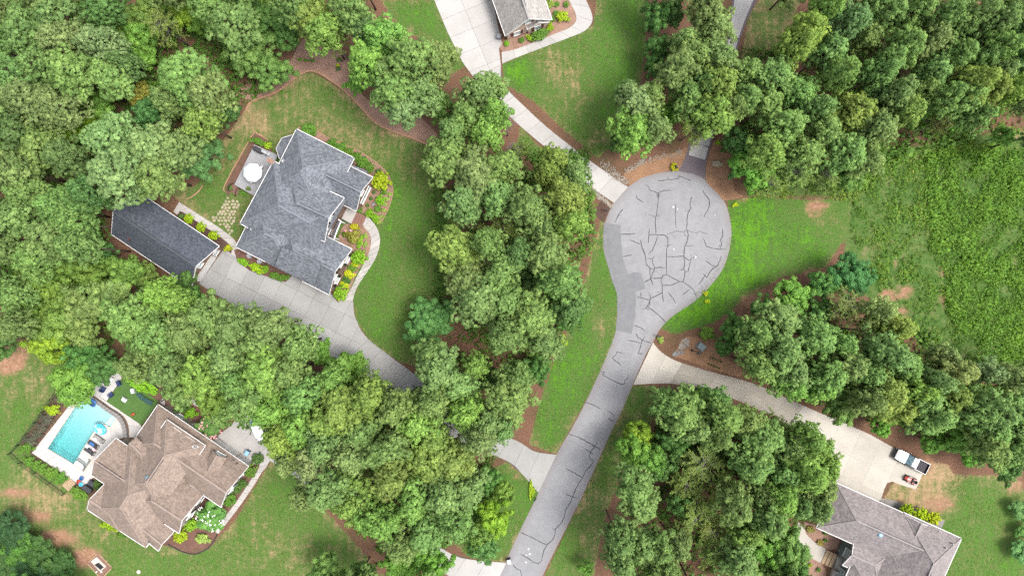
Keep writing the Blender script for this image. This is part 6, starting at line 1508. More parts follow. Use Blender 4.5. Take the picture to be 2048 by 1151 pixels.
for i, (x, y) in enumerate([(1165, 295), (1240, 345)]):
    p = W(*zh(x, y)); t_ = thing('play_goal', (p.x, p.y, .045), f'{["left", "right"][i]} dark green net frame leaning on the turf by the hedge', 'frame', 'green frames on the turf')
    M = Matrix.Rotation(LR + (.1 if i else -.15), 3, 'Z'); q = lambda x_, y_, z_: Vector((p.x, p.y, .045)) + M @ Vector((x_, y_, z_))
    b = MB()
    for a, c in (((-.7, -.45, .03), (.7, -.45, .03)), ((-.7, .4, .5), (.7, .4, .5)), ((-.7, -.45, .03), (-.7, .4, .5)), ((.7, -.45, .03), (.7, .4, .5)), ((-.7, .4, 0), (-.7, .4, .5)), ((.7, .4, 0), (.7, .4, .5))): b.tube(q(*a), q(*c), .035, .035, 6)
    b.obj('tube_frame', MAT['green_plastic'], t_)
    mk('panel_sheet', [q(-.68, -.43, .05), q(.68, -.43, .05), q(.68, .38, .5), q(-.68, .38, .5), q(-.68, -.43, .02), q(.68, -.43, .02), q(.68, .38, .47), q(-.68, .38, .47)], [(0, 1, 2, 3), (7, 6, 5, 4), (0, 4, 5, 1), (1, 5, 6, 2), (2, 6, 7, 3), (3, 7, 4, 0)], MAT['green_plastic'], t_)
p = W(*zh(1090, 468)); t_ = thing('toy_car', (p.x, p.y, .045), 'small orange ride-on toy on the turf', 'toy')
b = MB(); b.bbox((p.x, p.y, .3), (.62, .36, .26), .08, .6); b.obj('body', MAT['orange_plastic'], t_); b = MB(); b.bbox((p.x - .08, p.y - .04, .48), (.26, .28, .16), .05, .6); b.obj('seat', MAT['red_paint'], t_)
for sx in (-1, 1):
    for sy in (-1, 1):
        d_ = Matrix.Rotation(.6, 3, 'Z') @ Vector((sx * .2, sy * .2, 0)); a_ = Matrix.Rotation(.6, 3, 'Z') @ Vector((0, .05, 0)); c_ = Vector((p.x, p.y, .145)) + d_; b = MB(); b.tube(c_ - a_, c_ + a_, .1, .1, 10); b.obj('wheel', MAT['rubber'], t_)
# inflatables
def ring_float(pc, z, R_, r_, mat, label, sy=1.0, rz=0.0, extra=None):
    t_ = thing('pool_float', (pc.x, pc.y, z), label, 'pool float', 'pool floats')
    b = MB(); b.torus((pc.x, pc.y, z + r_), R_, r_, 20, 8, sy, rz); b.obj('tube', MAT[mat], t_, smooth=True)
    b = MB(); b.ellipsoid((pc.x, pc.y, z + r_ * .6), (R_ * .8, R_ * .8 * sy, r_ * .4), 12, 6, rz); b.obj('floor', MAT[extra or mat], t_, smooth=True)
    return t_
ring_float(W(*zh(495, 300)), .06, .55, .2, 'cyan_vinyl', 'cyan ring float lying at the top corner of the pool', 1.0, 0, 'white_vinyl')
ring_float(W(*zh(525, 262)), .1, .5, .2, 'cyan_vinyl', 'second cyan float behind the ring float, under the leaves', 1.0)
t_ = ring_float(W(*zh(522, 335)), .08, .75, .2, 'pink_vinyl', 'long pink float on the terrace at the pool top', .42, R(40))
ring_float(W(*zh(722, 340)), .46, .55, .14, 'blue_plastic', 'blue float lying across the stone wall', .5, R(-35)); ring_float(W(*zh(692, 378)), -.12, .45, .13, 'blue_plastic', 'dark blue float in the water at the pool top', .45, R(-30), 'navy_cloth')
pf = W(*zh(775, 608)); t_ = thing('inflatable_island', (pf.x, pf.y, -.1), 'large cyan and white inflatable at the right edge of the pool', 'pool float')
b = MB(); b.torus((pf.x, pf.y, .2), .85, .26, 20, 8, .75, R(-35)); b.obj('tube', MAT['cyan_vinyl'], t_, smooth=True)
b = MB(); b.ellipsoid((pf.x, pf.y, .14), (.8, .55, .16), 12, 6, R(-35)); b.obj('floor', MAT['white_vinyl'], t_, smooth=True)
for dx, dy, m_ in ((-.6, .5, 'pale_blue_plastic'), (.55, .1, 'cyan_vinyl'), (.1, -.5, 'white_vinyl'), (-.1, .35, 'cyan_vinyl')): b = MB(); b.ellipsoid((pf.x + dx, pf.y + dy, .42), (.42, .26, .2), 10, 6, dx * 3); b.obj('cushion', MAT[m_], t_, smooth=True)
# toys and storage chests at the pool's lower corner
p = W(*zh(592, 1105)); 
for i, (dx, dy, m_, l) in enumerate([(-.3, -.1, 'red_paint', 'red toy tub'), (.15, .45, 'blue_plastic', 'blue toy tub'), (.05, -.5, 'cyan_vinyl', 'cyan toy tub')]):
    b = MB(); b.lathe((p.x + dx, p.y + dy, .06), [(.26, 0), (.36, .3), (.33, .3), (.22, .05)], 12); o = b.obj('toy_tub', MAT[m_]); tag(o, f'{l} beside the dark storage chest', 'tub', 'toy tubs by the storage chests')
zt_ = Z(0, 760, 2.944)
for i, (x, y) in enumerate([(512, 640), (540, 608)]):
    p = W(*zt_(x, y), .6); t_ = thing('storage_chest', (p.x, p.y, 0), f'{["lower", "upper"][i]} dark grey storage chest at the house corner', 'chest', 'dark chests by the pool')
    b = MB(); b.bbox((p.x, p.y, .3), (1.5 if i == 0 else 1.2, .75, .6), .03, LR); b.obj('chest_body', MAT['charcoal_cloth'], t_); b = MB(); b.bbox((p.x, p.y, .65), (1.56 if i == 0 else 1.26, .8, .1), .04, LR); b.obj('lid', MAT['dark_metal'], t_)
# pool steps of timber
t_ = thing('timber_steps', W(*zt_(405, 620)), 'tan timber steps leading from the pool terrace to the lawn', 'steps'); pa, pb = W(*zt_(425, 590)), W(*zt_(380, 640)); pd = (pb - pa).normalized(); pn = Vector((-pd.y, pd.x, 0))
for i in range(5):
    c_ = pa.lerp(pb, i / 5); b = MB(); b.bbox((c_.x, c_.y, .16 - i * .03), (.32, 1.5, .1), .02, math.atan2(pd.y, pd.x)); b.obj('step', MAT['wood_tan'], t_)
# shrubs round pool and brown-roofed house
PL = 'plum shrubs along the pool'
for i, (x, y, r_) in enumerate([(388, 310, 9), (265, 512, 12), (213, 592, 11), (165, 652, 9.5), (105, 728, 11.5)]): S_(zh, x, y, r_, r_ * .85, 'plum', f'plum coloured shrub left of the pool, {["topmost", "second", "third", "fourth", "lowest"][i]}', PL, loose=True, h=.9)
S_(zh, 315, 425, 13, 10, 'lime', 'pale lime shrub among the plum shrubs', loose=True, h=1.0); S_(zh, 60, 800, 12, 9, 'green', 'green shrubs at the left end of the pool', loose=True)
for i, (x, y) in enumerate([(90, 920), (150, 955), (210, 985), (270, 1020), (330, 1050), (395, 1085)]): S_(zh, x, y, 10, 10, 'green', f'green hedge shrub below the pool, {ORD[i] if i else "first"} from the left', 'hedge below the pool', loose=True, h=.9)
S_(zt_, 465, 670, 17, 11, 'green', 'green hedge below the storage chests', rz=R(-33), h=1.0); S_(zt_, 575, 615, 8, 10, 'dark', 'shrub between the storage chests and the house')
S_(zh, 1165, 185, 33, 13, 'bright', 'thick bright green hedge along the turf', rz=R(-30), h=1.5)
S_(zc, 200, 945, 14, 8, 'lime', 'lime shrubs under the lower left eave', loose=True, rz=R(-33)); S_(zc, 290, 1005, 9, 7, 'green', 'green shrub under the lower left eave', loose=True)
S_(zc, 770, 940, 13, 12, 'bright', 'green shrub beside the entry of the brown-roofed house', h=1.2); S_(zc, 700, 1020, 13, 12, 'lime', 'bright lime shrub at the front corner of the brown-roofed house', h=1.2)
for i, (x, y, r_, c) in enumerate([(1190, 560, 13, 'green'), (1135, 650, 9, 'dark'), (1095, 690, 9, 'dark'), (1040, 765, 13, 'green'), (1240, 480, 11, 'dark')]): S_(zc, x, y, r_, r_, c, f'{"dark" if c == "dark" else "glossy"} shrub along the front walk, {["below the blue bin", "second below the blue bin", "third below the blue bin", "beside the white myrtle", "nearest the pines"][i]}', 'shrubs along the front walk')
S_(zc, 705, 125, 13, 11, 'dark', 'dark shrub behind the upper fence of the brown-roofed house', loose=True); S_(zc, 770, 165, 11, 9, 'bright', 'lime shrub beside the pink myrtle', loose=True); S_(zc, 970, 185, 8, 8, 'dark', 'small dark shrub above the pink myrtle')
S_(zc, 855, 1030, 12, 10, 'pale', 'grey-green bush in the curved bed', loose=True, h=.9)
def myrtle(px, r_px, base, flower, nf, label, h=3.4):
    p = W(px[0], px[1], h * .7); s = r_px / PPM / 3.6
    t_ = thing('crape_myrtle', (p.x, p.y, 0), label, 'tree'); me, tr = broad_mesh(900 + nf, Rr=3.6, zc_=6.0, hz=3.2, nclump=70, leafs=60, size=.34)
    for nm, m_ in (('crown', me), ('trunk', tr)):
        o = bpy.data.objects.new(nm, m_); link(o); o.parent = t_; o.scale = (s, s, h / 9.2); o.color = (*base, 1)
    r = np.random.default_rng(nf); b = MB()
    for i in range(nf):
        a = r.uniform(0, 6.28); q_ = math.sqrt(r.random()) * r_px / PPM * .95; z = h * (.98 - .3 * (q_ / (r_px / PPM)) ** 2)
        for k in range(4): b.ellipsoid((p.x + q_ * math.cos(a) + r.normal() * .07, p.y + q_ * math.sin(a) + r.normal() * .07, z + r.normal() * .05), (.07, .07, .07), 6, 4)
    o = b.obj('blossom', MAT[flower], t_); o['kind'] = 'stuff'
myrtle(zc(905, 250), 28, (.75, .8, .8), 'pink_flower', 46, 'dark leafed crape myrtle with pink blossom above the brown roof')
myrtle(zc(915, 880), 31, (.9, 1.1, 1.0), 'white_flower', 60, 'green crape myrtle with white blossom beside the front walk')
# fences round the pool garden
def fence(pts, label, mat, h=1.2, step=2.2, board=False, name='fence'):
    P = [W(*p, 0) for p in pts]; t_ = thing(name, P[0].lerp(P[-1], .5), label, 'fence')
    for a, c in zip(P, P[1:]):
        m = max(1, int((c - a).length / step))
        for i in range(m + 1):
            q_ = a.lerp(c, i / m); b = MB(); b.box((q_.x, q_.y, h / 2), (.09, .09, h)); b.obj('post', MAT[mat], t_)
        for i in range(m):
            q0, q1 = a.lerp(c, i / m), a.lerp(c, (i + 1) / m)
            if board:
                for k in range(6): b = MB(); z_ = .12 + k * (h - .2) / 6; strip_box(b, Vector((q0.x, q0.y, z_ + .08)), Vector((q1.x, q1.y, z_ + .08)), .03, (h - .3) / 6); b.obj('board', MAT[mat], t_)
            else:
                for z_ in (.15, h - .12): b = MB(); strip_box(b, Vector((q0.x, q0.y, z_)), Vector((q1.x, q1.y, z_)), .035, .05); b.obj('rail', MAT[mat], t_)
                b = MB(); L_ = (q1 - q0).length; k_ = int(L_ / .12)
                for k in range(1, k_): w_ = q0.lerp(q1, k / k_); b.box((w_.x, w_.y, h / 2), (.018, .018, h - .2))
                o_ = b.obj('pickets', MAT[mat], t_); o_['kind'] = 'stuff'
    return t_
fence([zh(400, 200), zh(240, 440), zh(0, 760), (24, 905)], 'thin black metal fence along the left side of the pool', 'dark_metal')
fence([(24, 905), zt_(130, 480), zt_(385, 665)], 'thin black metal fence below the pool lawn', 'dark_metal')
fence([zh(1050, 10), zh(1180, 95), zh(1430, 250)], 'thin rail fence behind the turf hedge', 'dark_metal')
fence([zc(555, 85), zc(610, 60)], 'short wooden gate fence above the brown roof', 'wood_brown', 1.5, 1.2, True)
fence([zc(615, 105), zc(700, 170), zc(790, 225)], 'brown board fence left of the pink myrtle', 'wood_brown', 1.4, 1.8, True)
# fire pit on the lower lawn, ball and bins
zp = Z(160, 1080, 14.63)
t_ = thing('fire_pit', W(*zp(570, 680)), 'pale slab fire pit in a square of red clay, lower left', 'fire pit')
fr = [W(*zp(*p_)) for p_ in [(540, 360), (950, 780), (640, 1120), (230, 650)]]
slab('clay_base', [q_.to_2d() for q_ in fr], 0, .03, MAT['clay_base'] if 'clay_base' in MAT else MAT['brick_paver'], t_)
sl = [W(*zp(*p_)) for p_ in [(500, 470), (780, 750), (600, 900), (330, 600)]]; slab('stone_slab', [q_.to_2d() for q_ in sl], .03, .16, MAT['stone_white'], t_)
dm = [W(*zp(*p_)) for p_ in [(570, 630), (720, 770), (620, 840), (440, 690)]]; slab('fire_bowl', [q_.to_2d() for q_ in dm], .16, .24, MAT['black_paint'], t_)
for i in range(4):
    a, c = fr[i], fr[(i + 1) % 4]; b = MB(); strip_box(b, a.lerp(c, .06) + Vector((0, 0, .1)), a.lerp(c, .94) + Vector((0, 0, .1)), .12, .14); b.obj('border_timber', MAT['wood_tan'], t_)
for dx, dy, m_ in ((640 , 905, 'white_paint'), (500, 900, 'white_paint')):
    p = W(*zp(dx, dy)); b = MB(); b.bbox((p.x, p.y, .12), (.3, .18, .2), .03, .6); o = b.obj('bucket', MAT[m_]); tag(o, f'small white container at the fire pit, {"right" if dx > 600 else "left"} one', 'container', 'containers at the fire pit')
p = W(*zp(1718, 910)); b = MB(); b.lathe((p.x, p.y, 0), [(.3, 0), (.34, .05), (.3, .12), (.08, .14)], 14); o = b.obj('septic_lid', MAT['stone_white'], smooth=True); tag(o, 'round pale lid in the lower left lawn', 'lid')
def bin_(p, rz, body, lid, label, z=.05):
    t_ = thing('wheeled_bin', (p.x, p.y, z), label, 'bin'); M = Matrix.Rotation(rz, 3, 'Z'); q = lambda x_, y_, z_: Vector((p.x, p.y, z)) + M @ Vector((x_, y_, z_))
    b = MB(); b.box(q(0, 0, .5), (.52, .6, .9), rz, 1.12); b.obj('body', MAT[body], t_); b = MB(); b.bbox(q(0, -.03, 1.0), (.64, .76, .09), .04, rz); b.obj('lid', MAT[lid], t_)
    b = MB(); b.tube(q(-.25, .42, .98), q(.25, .42, .98), .025); b.obj('handle', MAT['dark_metal'], t_)
    for s_ in (-1, 1): b = MB(); b.tube(q(s_ * .3, .28, .11), q(s_ * .24, .28, .11), .11, .11, 10); b.obj('wheel', MAT['rubber'], t_)
bin_(W(494, 905, .9), R(-30), 'blue_plastic', 'pale_blue_plastic', 'wheeled bin with pale blue lid on the pad above the front walk')
bin_(W(1018, 1122, .9), R(15), 'navy_cloth', 'pale_metal', 'wheeled bin with whitish lid on the street edge at the bottom')
bin_(W(998, 72, .9), R(-20), 'blue_plastic', 'grey_metal', 'grey-blue wheeled bin beside the peach house')
# utility box, street lamp and letterboxes
p = W(*zk(932, 600), .8); t_ = thing('utility_box', (p.x, p.y, 0), 'grey green utility box on the clay beside the street lamp', 'utility box'); rz_ = R(-38)
b = MB(); b.box((p.x, p.y, .06), (1.35, 1.15, .12), rz_); b.obj('pad', MAT['stone_grey'], t_); b = MB(); b.bbox((p.x, p.y, .5), (1.15, .95, .78), .05, rz_); b.obj('cabinet', MAT['utility_green'], t_); b = MB(); b.bbox((p.x, p.y, .92), (1.2, 1.0, .06), .03, rz_); b.obj('lid', MAT['utility_green'], t_)
p = W(*zk(770, 658)); t_ = thing('street_lamp', p, 'black street lamp post on the clay beside the right driveway', 'street lamp')
b = MB(); b.tube(p, p + Vector((0, 0, 4.0)), .07, .05, 10); b.obj('pole', MAT['dark_metal'], t_); b = MB(); b.lathe(p, [(.2, 0), (.2, .3), (.09, .5)], 12); b.obj('base', MAT['dark_metal'], t_)
b = MB(); b.lathe(p + Vector((0, 0, 4.0)), [(.1, 0), (.2, .1), (.24, .45), (.2, .5)], 12); b.obj('lantern', MAT['lamp_glass'], t_); b = MB(); b.lathe(p + Vector((0, 0, 4.5)), [(.3, 0), (.28, .05), (.12, .2), (.03, .3)], 12); b.obj('lantern_cap', MAT['dark_metal'], t_)
def letterbox(p, rz, label):
    t_ = thing('letterbox', (p.x, p.y, 0), label, 'letterbox', 'letterboxes along the street'); M = Matrix.Rotation(rz, 3, 'Z')
    b = MB(); b.box((p.x, p.y, .5), (.1, .1, 1.0)); b.obj('post', MAT['dark_metal'], t_)
    v = []; prof = [(-.12, 0), (.12, 0), (.12, .14), (.08, .22), (0, .25), (-.08, .22), (-.12, .14)]
    for x_ in (-.3, .3): v += [Vector((p.x, p.y, 1.0)) + M @ Vector((x_, y_, z_)) for y_, z_ in prof]
    k = len(prof); f = [tuple(range(k - 1, -1, -1)), tuple(range(k, 2 * k))] + [(i, (i + 1) % k, k + (i + 1) % k, k + i) for i in range(k)]
    o = mk('box', v, f, MAT['dark_metal'], t_); b = MB(); q_ = Vector((p.x, p.y, 1.2)) + M @ Vector((.1, .14, 0)); b.box(q_, (.04, .02, .2), rz); b.obj('flag', MAT['red_paint'], t_)
letterbox(W(*z6(208, 898), 1), R(-30), 'black letterbox on the dark mulch square left of the turning circle'); letterbox(W(*zk(228, 428), 1), R(-28), 'black letterbox at the right driveway mouth'); letterbox(W(*z11(208, 700), 1), R(60), 'black letterbox below the lower left driveway mouth'); letterbox(W(*z6(1105, 345), 1), R(-80), 'black letterbox beside the paver drive mouth')
S_(z6, 1080, 340, 6, 9, 'gold', 'yellow flowering shrub at the paver drive letterbox', loose=True, h=.8); S_(zk, 262, 485, 5, 7, 'pale', 'pale flowering plant at the right driveway letterbox', loose=True, h=.5); S_(z11, 185, 650, 5, 16, 'lime', 'lime groundcover hedge at the lower left driveway mouth', loose=True, h=.5, rz=R(8)); S_(zk, 1030, 370, 13, 14, 'green', 'green bush above the utility box', loose=True, h=1.2)
for i in range(5):
    for j in range(2): S_(zk, 1080 + i * 43 - j * 30, 775 + i * 17 + j * 108, 1.8, 1.8, 'dark', f'tiny dark seedling beside the right driveway, {ORD[i] if i else "first"} in the {["upper", "lower"][j]} row', f'seedlings, {["upper", "lower"][j]} row', h=.25, cat='plant', name='seedling')
S_(z7, 1215, 610, 4, 5, 'yellow', 'upper yellow flower clump at the bright lawn edge', loose=True, h=.4, cat='flowers', name='flower_clump'); S_(z7, 1225, 655, 5, 4, 'yellow', 'lower yellow flower clump at the bright lawn edge', loose=True, h=.4, cat='flowers', name='flower_clump'); S_(z7, 1388, 88, 5, 4, 'yellow', 'yellow flower clump right of the turning circle', loose=True, h=.4, cat='flowers', name='flower_clump')
S_(z7, 365, 900, 8, 12, 'lime', 'lime groundcover at the grove edge left of the street', loose=True, h=.5)
for i, (x, y) in enumerate([(1700, 55), (1705, 130), (1640, 30)]): S_(z6, x, y, 5, 5, 'dark' if i < 2 else 'lime', ['upper dark shrub right of the paver drive', 'lower dark shrub right of the paver drive', 'lime plant right of the paver drive'][i], loose=True, h=.6)
# lime shrubs, walk and steps of the taupe-roofed house
LY = 'lime conifers by the taupe roof'
for i, (x, y) in enumerate([(922, 762), (1008, 790), (1078, 810)]): S_(zd, x, y, 13, 13, 'yellow' if i else 'lime', f'lime yellow conifer at the taupe roof edge, {["left", "middle", "right"][i]} of three', LY, h=2.0)
w6 = drive('walkway'); slab('panel', wxy([zn(*p_) for p_ in [(622, 580), (640, 560), (700, 620), (720, 690), (800, 770), (940, 855), (880, 1005), (760, 945), (660, 880), (612, 770)]]), 0, .05, MAT['warm_concrete'], w6)
t_ = thing('front_steps', W(*zn(960, 950)), 'brown front steps with terrace left of the taupe-roofed house', 'steps'); e0, e1 = W(*zn(945, 862)).to_2d(), W(*zn(880, 1003)).to_2d(); ed_ = Vector((u4.x, u4.y))
for i in range(3):
    b = MB(); o_ = ed_ * (i * .55); b.prism(ccw([e0 + o_, e1 + o_, e1 + o_ + ed_ * .54, e0 + o_ + ed_ * .54]), 0, .17 * (i + 1)); b.obj('step', MAT['wood_tan'], t_)
b = MB(); o_ = ed_ * 1.66; b.prism(ccw([e0 + o_ + Vector((.3, .8)), e1 + o_ + Vector((-.3, -2.2)), e1 + o_ + ed_ * 2.6 + Vector((-.3, -2.2)), e0 + o_ + ed_ * 2.6 + Vector((.3, .8))]), 0, .62); b.obj('landing', MAT['warm_concrete'], t_)
for k in range(2): b = MB(); a_ = (e0 if k == 0 else e1) + o_; b.box((*(a_ + ed_ * .9), .85), (2.2, .14, .5), math.atan2(ed_.y, ed_.x)); b.obj('parapet', MAT['wood_brown'], t_)
for i, (x, y, r_, c) in enumerate([(770, 640, 7, 'bronze'), (880, 785, 6, 'bronze'), (930, 685, 3.5, 'green'), (935, 762, 3.5, 'green'), (765, 1035, 3.5, 'lime'), (855, 1085, 4, 'green'), (735, 1100, 3, 'green')]):
    S_(zn, x, y, r_, r_, c, ['large bronze grass clump in the pebble bed', 'smaller bronze grass clump beside the walk', 'upper green tuft in the pebble bed', 'lower green tuft in the pebble bed', 'lime tuft below the walk', 'green tuft below the walk near the steps', 'green tuft lowest below the walk'][i], 'plants by the taupe house walk', loose=True, h=.5, cat='plant', name='garden_plant')

# ------------------------------------------------------------------ vehicles
def loft(b, secs):
    """rings of equal length joined, ends capped"""
    k = len(secs[0]); v = [p for s_ in secs for p in s_]; f = [tuple(range(k - 1, -1, -1)), tuple(range((len(secs) - 1) * k, len(secs) * k))]
    for i in range(len(secs) - 1):
        for j in range(k): f.append((i * k + j, i * k + (j + 1) % k, (i + 1) * k + (j + 1) % k, (i + 1) * k + j))
    return b.add(v, f)
def vehicle(name, px, heading, label, cat, body, top, pickup):
    p = W(px[0], px[1], 1.0); t_ = thing(name, (p.x, p.y, .05), label, cat); M = Matrix.Rotation(heading, 3, 'Z'); q = lambda x, y, z: Vector((p.x, p.y, .05)) + M @ Vector((x, y, z))
    L_ = 2.85 if pickup else 2.35; Wd = .97; belt = 1.05 if pickup else 1.0
    def ring(x, w, z0, z1, r=.12): return [q(x, -w + r * .4, z0), q(x, w - r * .4, z0), q(x, w, z0 + r), q(x, w, z1 - r), q(x, w - r, z1), q(x, -w + r, z1), q(x, -w, z1 - r), q(x, -w, z0 + r)]
    x_end = -.55 if pickup else -L_
    secs = [ring(L_, Wd * .80, .45, .85), ring(L_ - .12, Wd * .92, .38, .96), ring(L_ - .5, Wd * .985, .32, belt - .03), ring(.9, Wd, .30, belt), ring(-.5, Wd, .30, belt)]
    if not pickup: secs += [ring(-1.6, Wd * .99, .32, belt), ring(-L_ + .1, Wd * .93, .36, belt - .03), ring(-L_, Wd * .86, .45, .92)]
    b = MB(); loft(b, secs); b.obj('body', MAT[body], t_, smooth=False)
    # hood skin
    b = MB(); loft(b, [[q(x, y, z) for y, z in ((-w, zz - .03), (w, zz - .03), (w, zz), (w * .5, zz + .035), (-w * .5, zz + .035), (-w, zz))] for x, w, zz in ((L_ - .34, Wd * .78, belt - .01), (L_ - .6, Wd * .86, belt + .02), (1.02, Wd * .86, belt + .06))]); b.obj('hood', MAT[top], t_)
    xr = -.75 if pickup else -L_ + .45     # rear of cab
    A_ = [(1.0, belt), (.25, 1.68), (xr + .2, 1.70), (xr, belt)]
    pil = MB(); w0, w1 = Wd * .93, Wd * .76
    loft(pil, [[q(1.0, -w0, belt), q(1.0, w0, belt), q(xr, w0, belt), q(xr, -w0, belt)], [q(.22, -w1, 1.68), q(.22, w1, 1.68), q(xr + .15, w1, 1.68), q(xr + .15, -w1, 1.68)]]); cab = pil.obj('cab', MAT[body], t_)
    rf_ = MB(); rf_.add([q(.2, -w1, 1.683), q(.2, w1, 1.683), q(xr + .12, w1, 1.683), q(xr + .12, -w1, 1.683), q(.08, -w1 * .88, 1.76), q(.08, w1 * .88, 1.76), q(xr + .24, w1 * .88, 1.76), q(xr + .24, -w1 * .88, 1.76)], [(0, 3, 2, 1), (4, 5, 6, 7), (0, 1, 5, 4), (1, 2, 6, 5), (2, 3, 7, 6), (3, 0, 4, 7)]); rf_.obj('roof', MAT[top], t_)
    def glass(nm, c4, off):
        b_ = MB(); o4 = [c + off for c in c4]; b_.add(o4 + [c - off * .5 for c in o4], [(0, 1, 2, 3), (7, 6, 5, 4), (0, 4, 5, 1), (1, 5, 6, 2), (2, 6, 7, 3), (3, 7, 4, 0)]); b_.obj(nm, MAT['car_glass'], t_)
    F0 = M @ Vector((.02, 0, .02)); glass('windshield', [q(.97, -w0 * .92, belt + .03), q(.97, w0 * .92, belt + .03), q(.26, w1 * .93, 1.65), q(.26, -w1 * .93, 1.65)], F0)
    glass('rear_window', [q(xr + .02, w0 * .9, belt + .08), q(xr + .02, -w0 * .9, belt + .08), q(xr + .13, -w1 * .92, 1.62), q(xr + .13, w1 * .92, 1.62)], M @ Vector((-.02, 0, .01)))
    for s_ in (-1, 1):
        off = M @ Vector((0, s_ * .02, .01)); m_ = (xr + .6) / 2
        glass('side_window', [q(.8, s_ * (w0 - .01), belt + .06), q(m_ + .05, s_ * (w0 - .01), belt + .06), q(m_ + .05, s_ * (w1 + .01), 1.62), q(.3, s_ * (w1 + .01), 1.62)], off); glass('side_window', [q(m_ - .05, s_ * (w0 - .01), belt + .06), q(xr + .15, s_ * (w0 - .01), belt + .06), q(xr + .25, s_ * (w1 + .01), 1.62), q(m_ - .05, s_ * (w1 + .01), 1.62)], off)
        b = MB(); b.bbox(q(.85, s_ * (Wd + .13), belt + .1), (.12, .24, .16), .04, heading); b.obj('mirror', MAT[body], t_)
        b = MB(); b.bbox(q(L_ - .08, s_ * Wd * .62, .78), (.14, .34, .16), .03, heading); b.obj('headlight', MAT['lamp_glass'], t_)
        b = MB(); b.bbox(q(-L_ + .02, s_ * Wd * .88, .85), (.08, .12, .28), .02, heading); b.obj('tail_light', MAT['red_paint'], t_)
        for x_ in (L_ - .98, -L_ + 1.05):
            b = MB(); c_ = q(x_, s_ * (Wd - .1), .37); a_ = M @ Vector((0, .12, 0)); b.tube(c_ - a_, c_ + a_, .38, .38, 18); wh = b.obj('wheel', MAT['rubber'], t_); b = MB(); b.tube(c_ - a_ * 1.06, c_ + a_ * 1.06, .22, .22, 12); b.obj('rim', MAT['pale_metal'], wh)
    b = MB(); b.bbox(q(L_ + .05, 0, .52), (.16, 1.8, .22), .05, heading); b.obj('front_bumper', MAT['dark_metal'], t_); b = MB(); b.bbox(q(-L_ - .06, 0, .55), (.16, 1.8, .2), .05, heading); b.obj('rear_bumper', MAT['grey_metal'], t_)
    if pickup:
        b = MB(); b.box(q(-1.78, 0, .52), (2.1, 1.86, .40), heading); b.obj('bed_floor', MAT['bed_liner'], t_)
        for s_ in (-1, 1): b = MB(); b.bbox(q(-1.78, s_ * .89, .74), (2.14, .16, .70), .04, heading); b.obj('bed_side', MAT[body], t_)
        b = MB(); b.bbox(q(-L_ + .06, 0, .78), (.12, 1.62, .60), .03, heading); b.obj('tailgate', MAT[body], t_)
    return t_
vehicle('pickup_truck', (1824, 922), math.atan2(.455, -.89), 'black pickup with sky reflection painted white on hood and roof, on the right concrete pad', 'pickup', 'car_black', 'car_white', True)  # white hood and roof: sky reflection on black paint, put in as colour
vehicle('parked_car', (514, 850), R(115), 'white car half hidden under the pines beside the brown-roofed house', 'car', 'car_white', 'car_white', False)
# ride-on mower behind the pickup
p = W(1821, 959, .5); hd = math.atan2(.42, -.9); t_ = thing('ride_on_mower', (p.x, p.y, .05), 'small red and dark ride-on mower beside the dark pickup', 'mower'); M = Matrix.Rotation(hd, 3, 'Z'); q = lambda x, y, z: Vector((p.x, p.y, .05)) + M @ Vector((x, y, z))
b = MB(); loft(b, [[q(x, y, z) for y, z in ((-w, .32), (w, .32), (w, zz - .08), (w * .6, zz), (-w * .6, zz), (-w, zz - .08))] for x, w, zz in ((1.0, .24, .62), (.7, .32, .78), (.1, .34, .86))]); b.obj('hood', MAT['red_paint'], t_)
b = MB(); b.bbox(q(-.15, 0, .22), (1.0, 1.15, .2), .08, hd); b.obj('mower_deck', MAT['dark_metal'], t_); b = MB(); b.bbox(q(-.62, 0, .50), (.75, .85, .28), .1, hd); b.obj('rear_fender', MAT['red_paint'], t_)
b = MB(); b.bbox(q(-.5, 0, .70), (.5, .5, .14), .05, hd); b.bbox(q(-.78, 0, .9), (.12, .5, .4), .05, hd); b.obj('seat', MAT['charcoal_cloth'], t_); b = MB(); b.torus(q(.02, 0, 1.0), .17, .02, 14, 5); b.tube(q(.1, 0, .8), q(.02, 0, 1.0), .02); b.obj('steering_wheel', MAT['dark_metal'], t_)
for x_, y_, r_ in ((.75, .42, .2), (.75, -.42, .2), (-.65, .45, .28), (-.65, -.45, .28)): b = MB(); a_ = M @ Vector((0, .1, 0)); c_ = q(x_, y_, r_); b.tube(c_ - a_, c_ + a_, r_, r_, 14); b.obj('wheel', MAT['rubber'], t_)

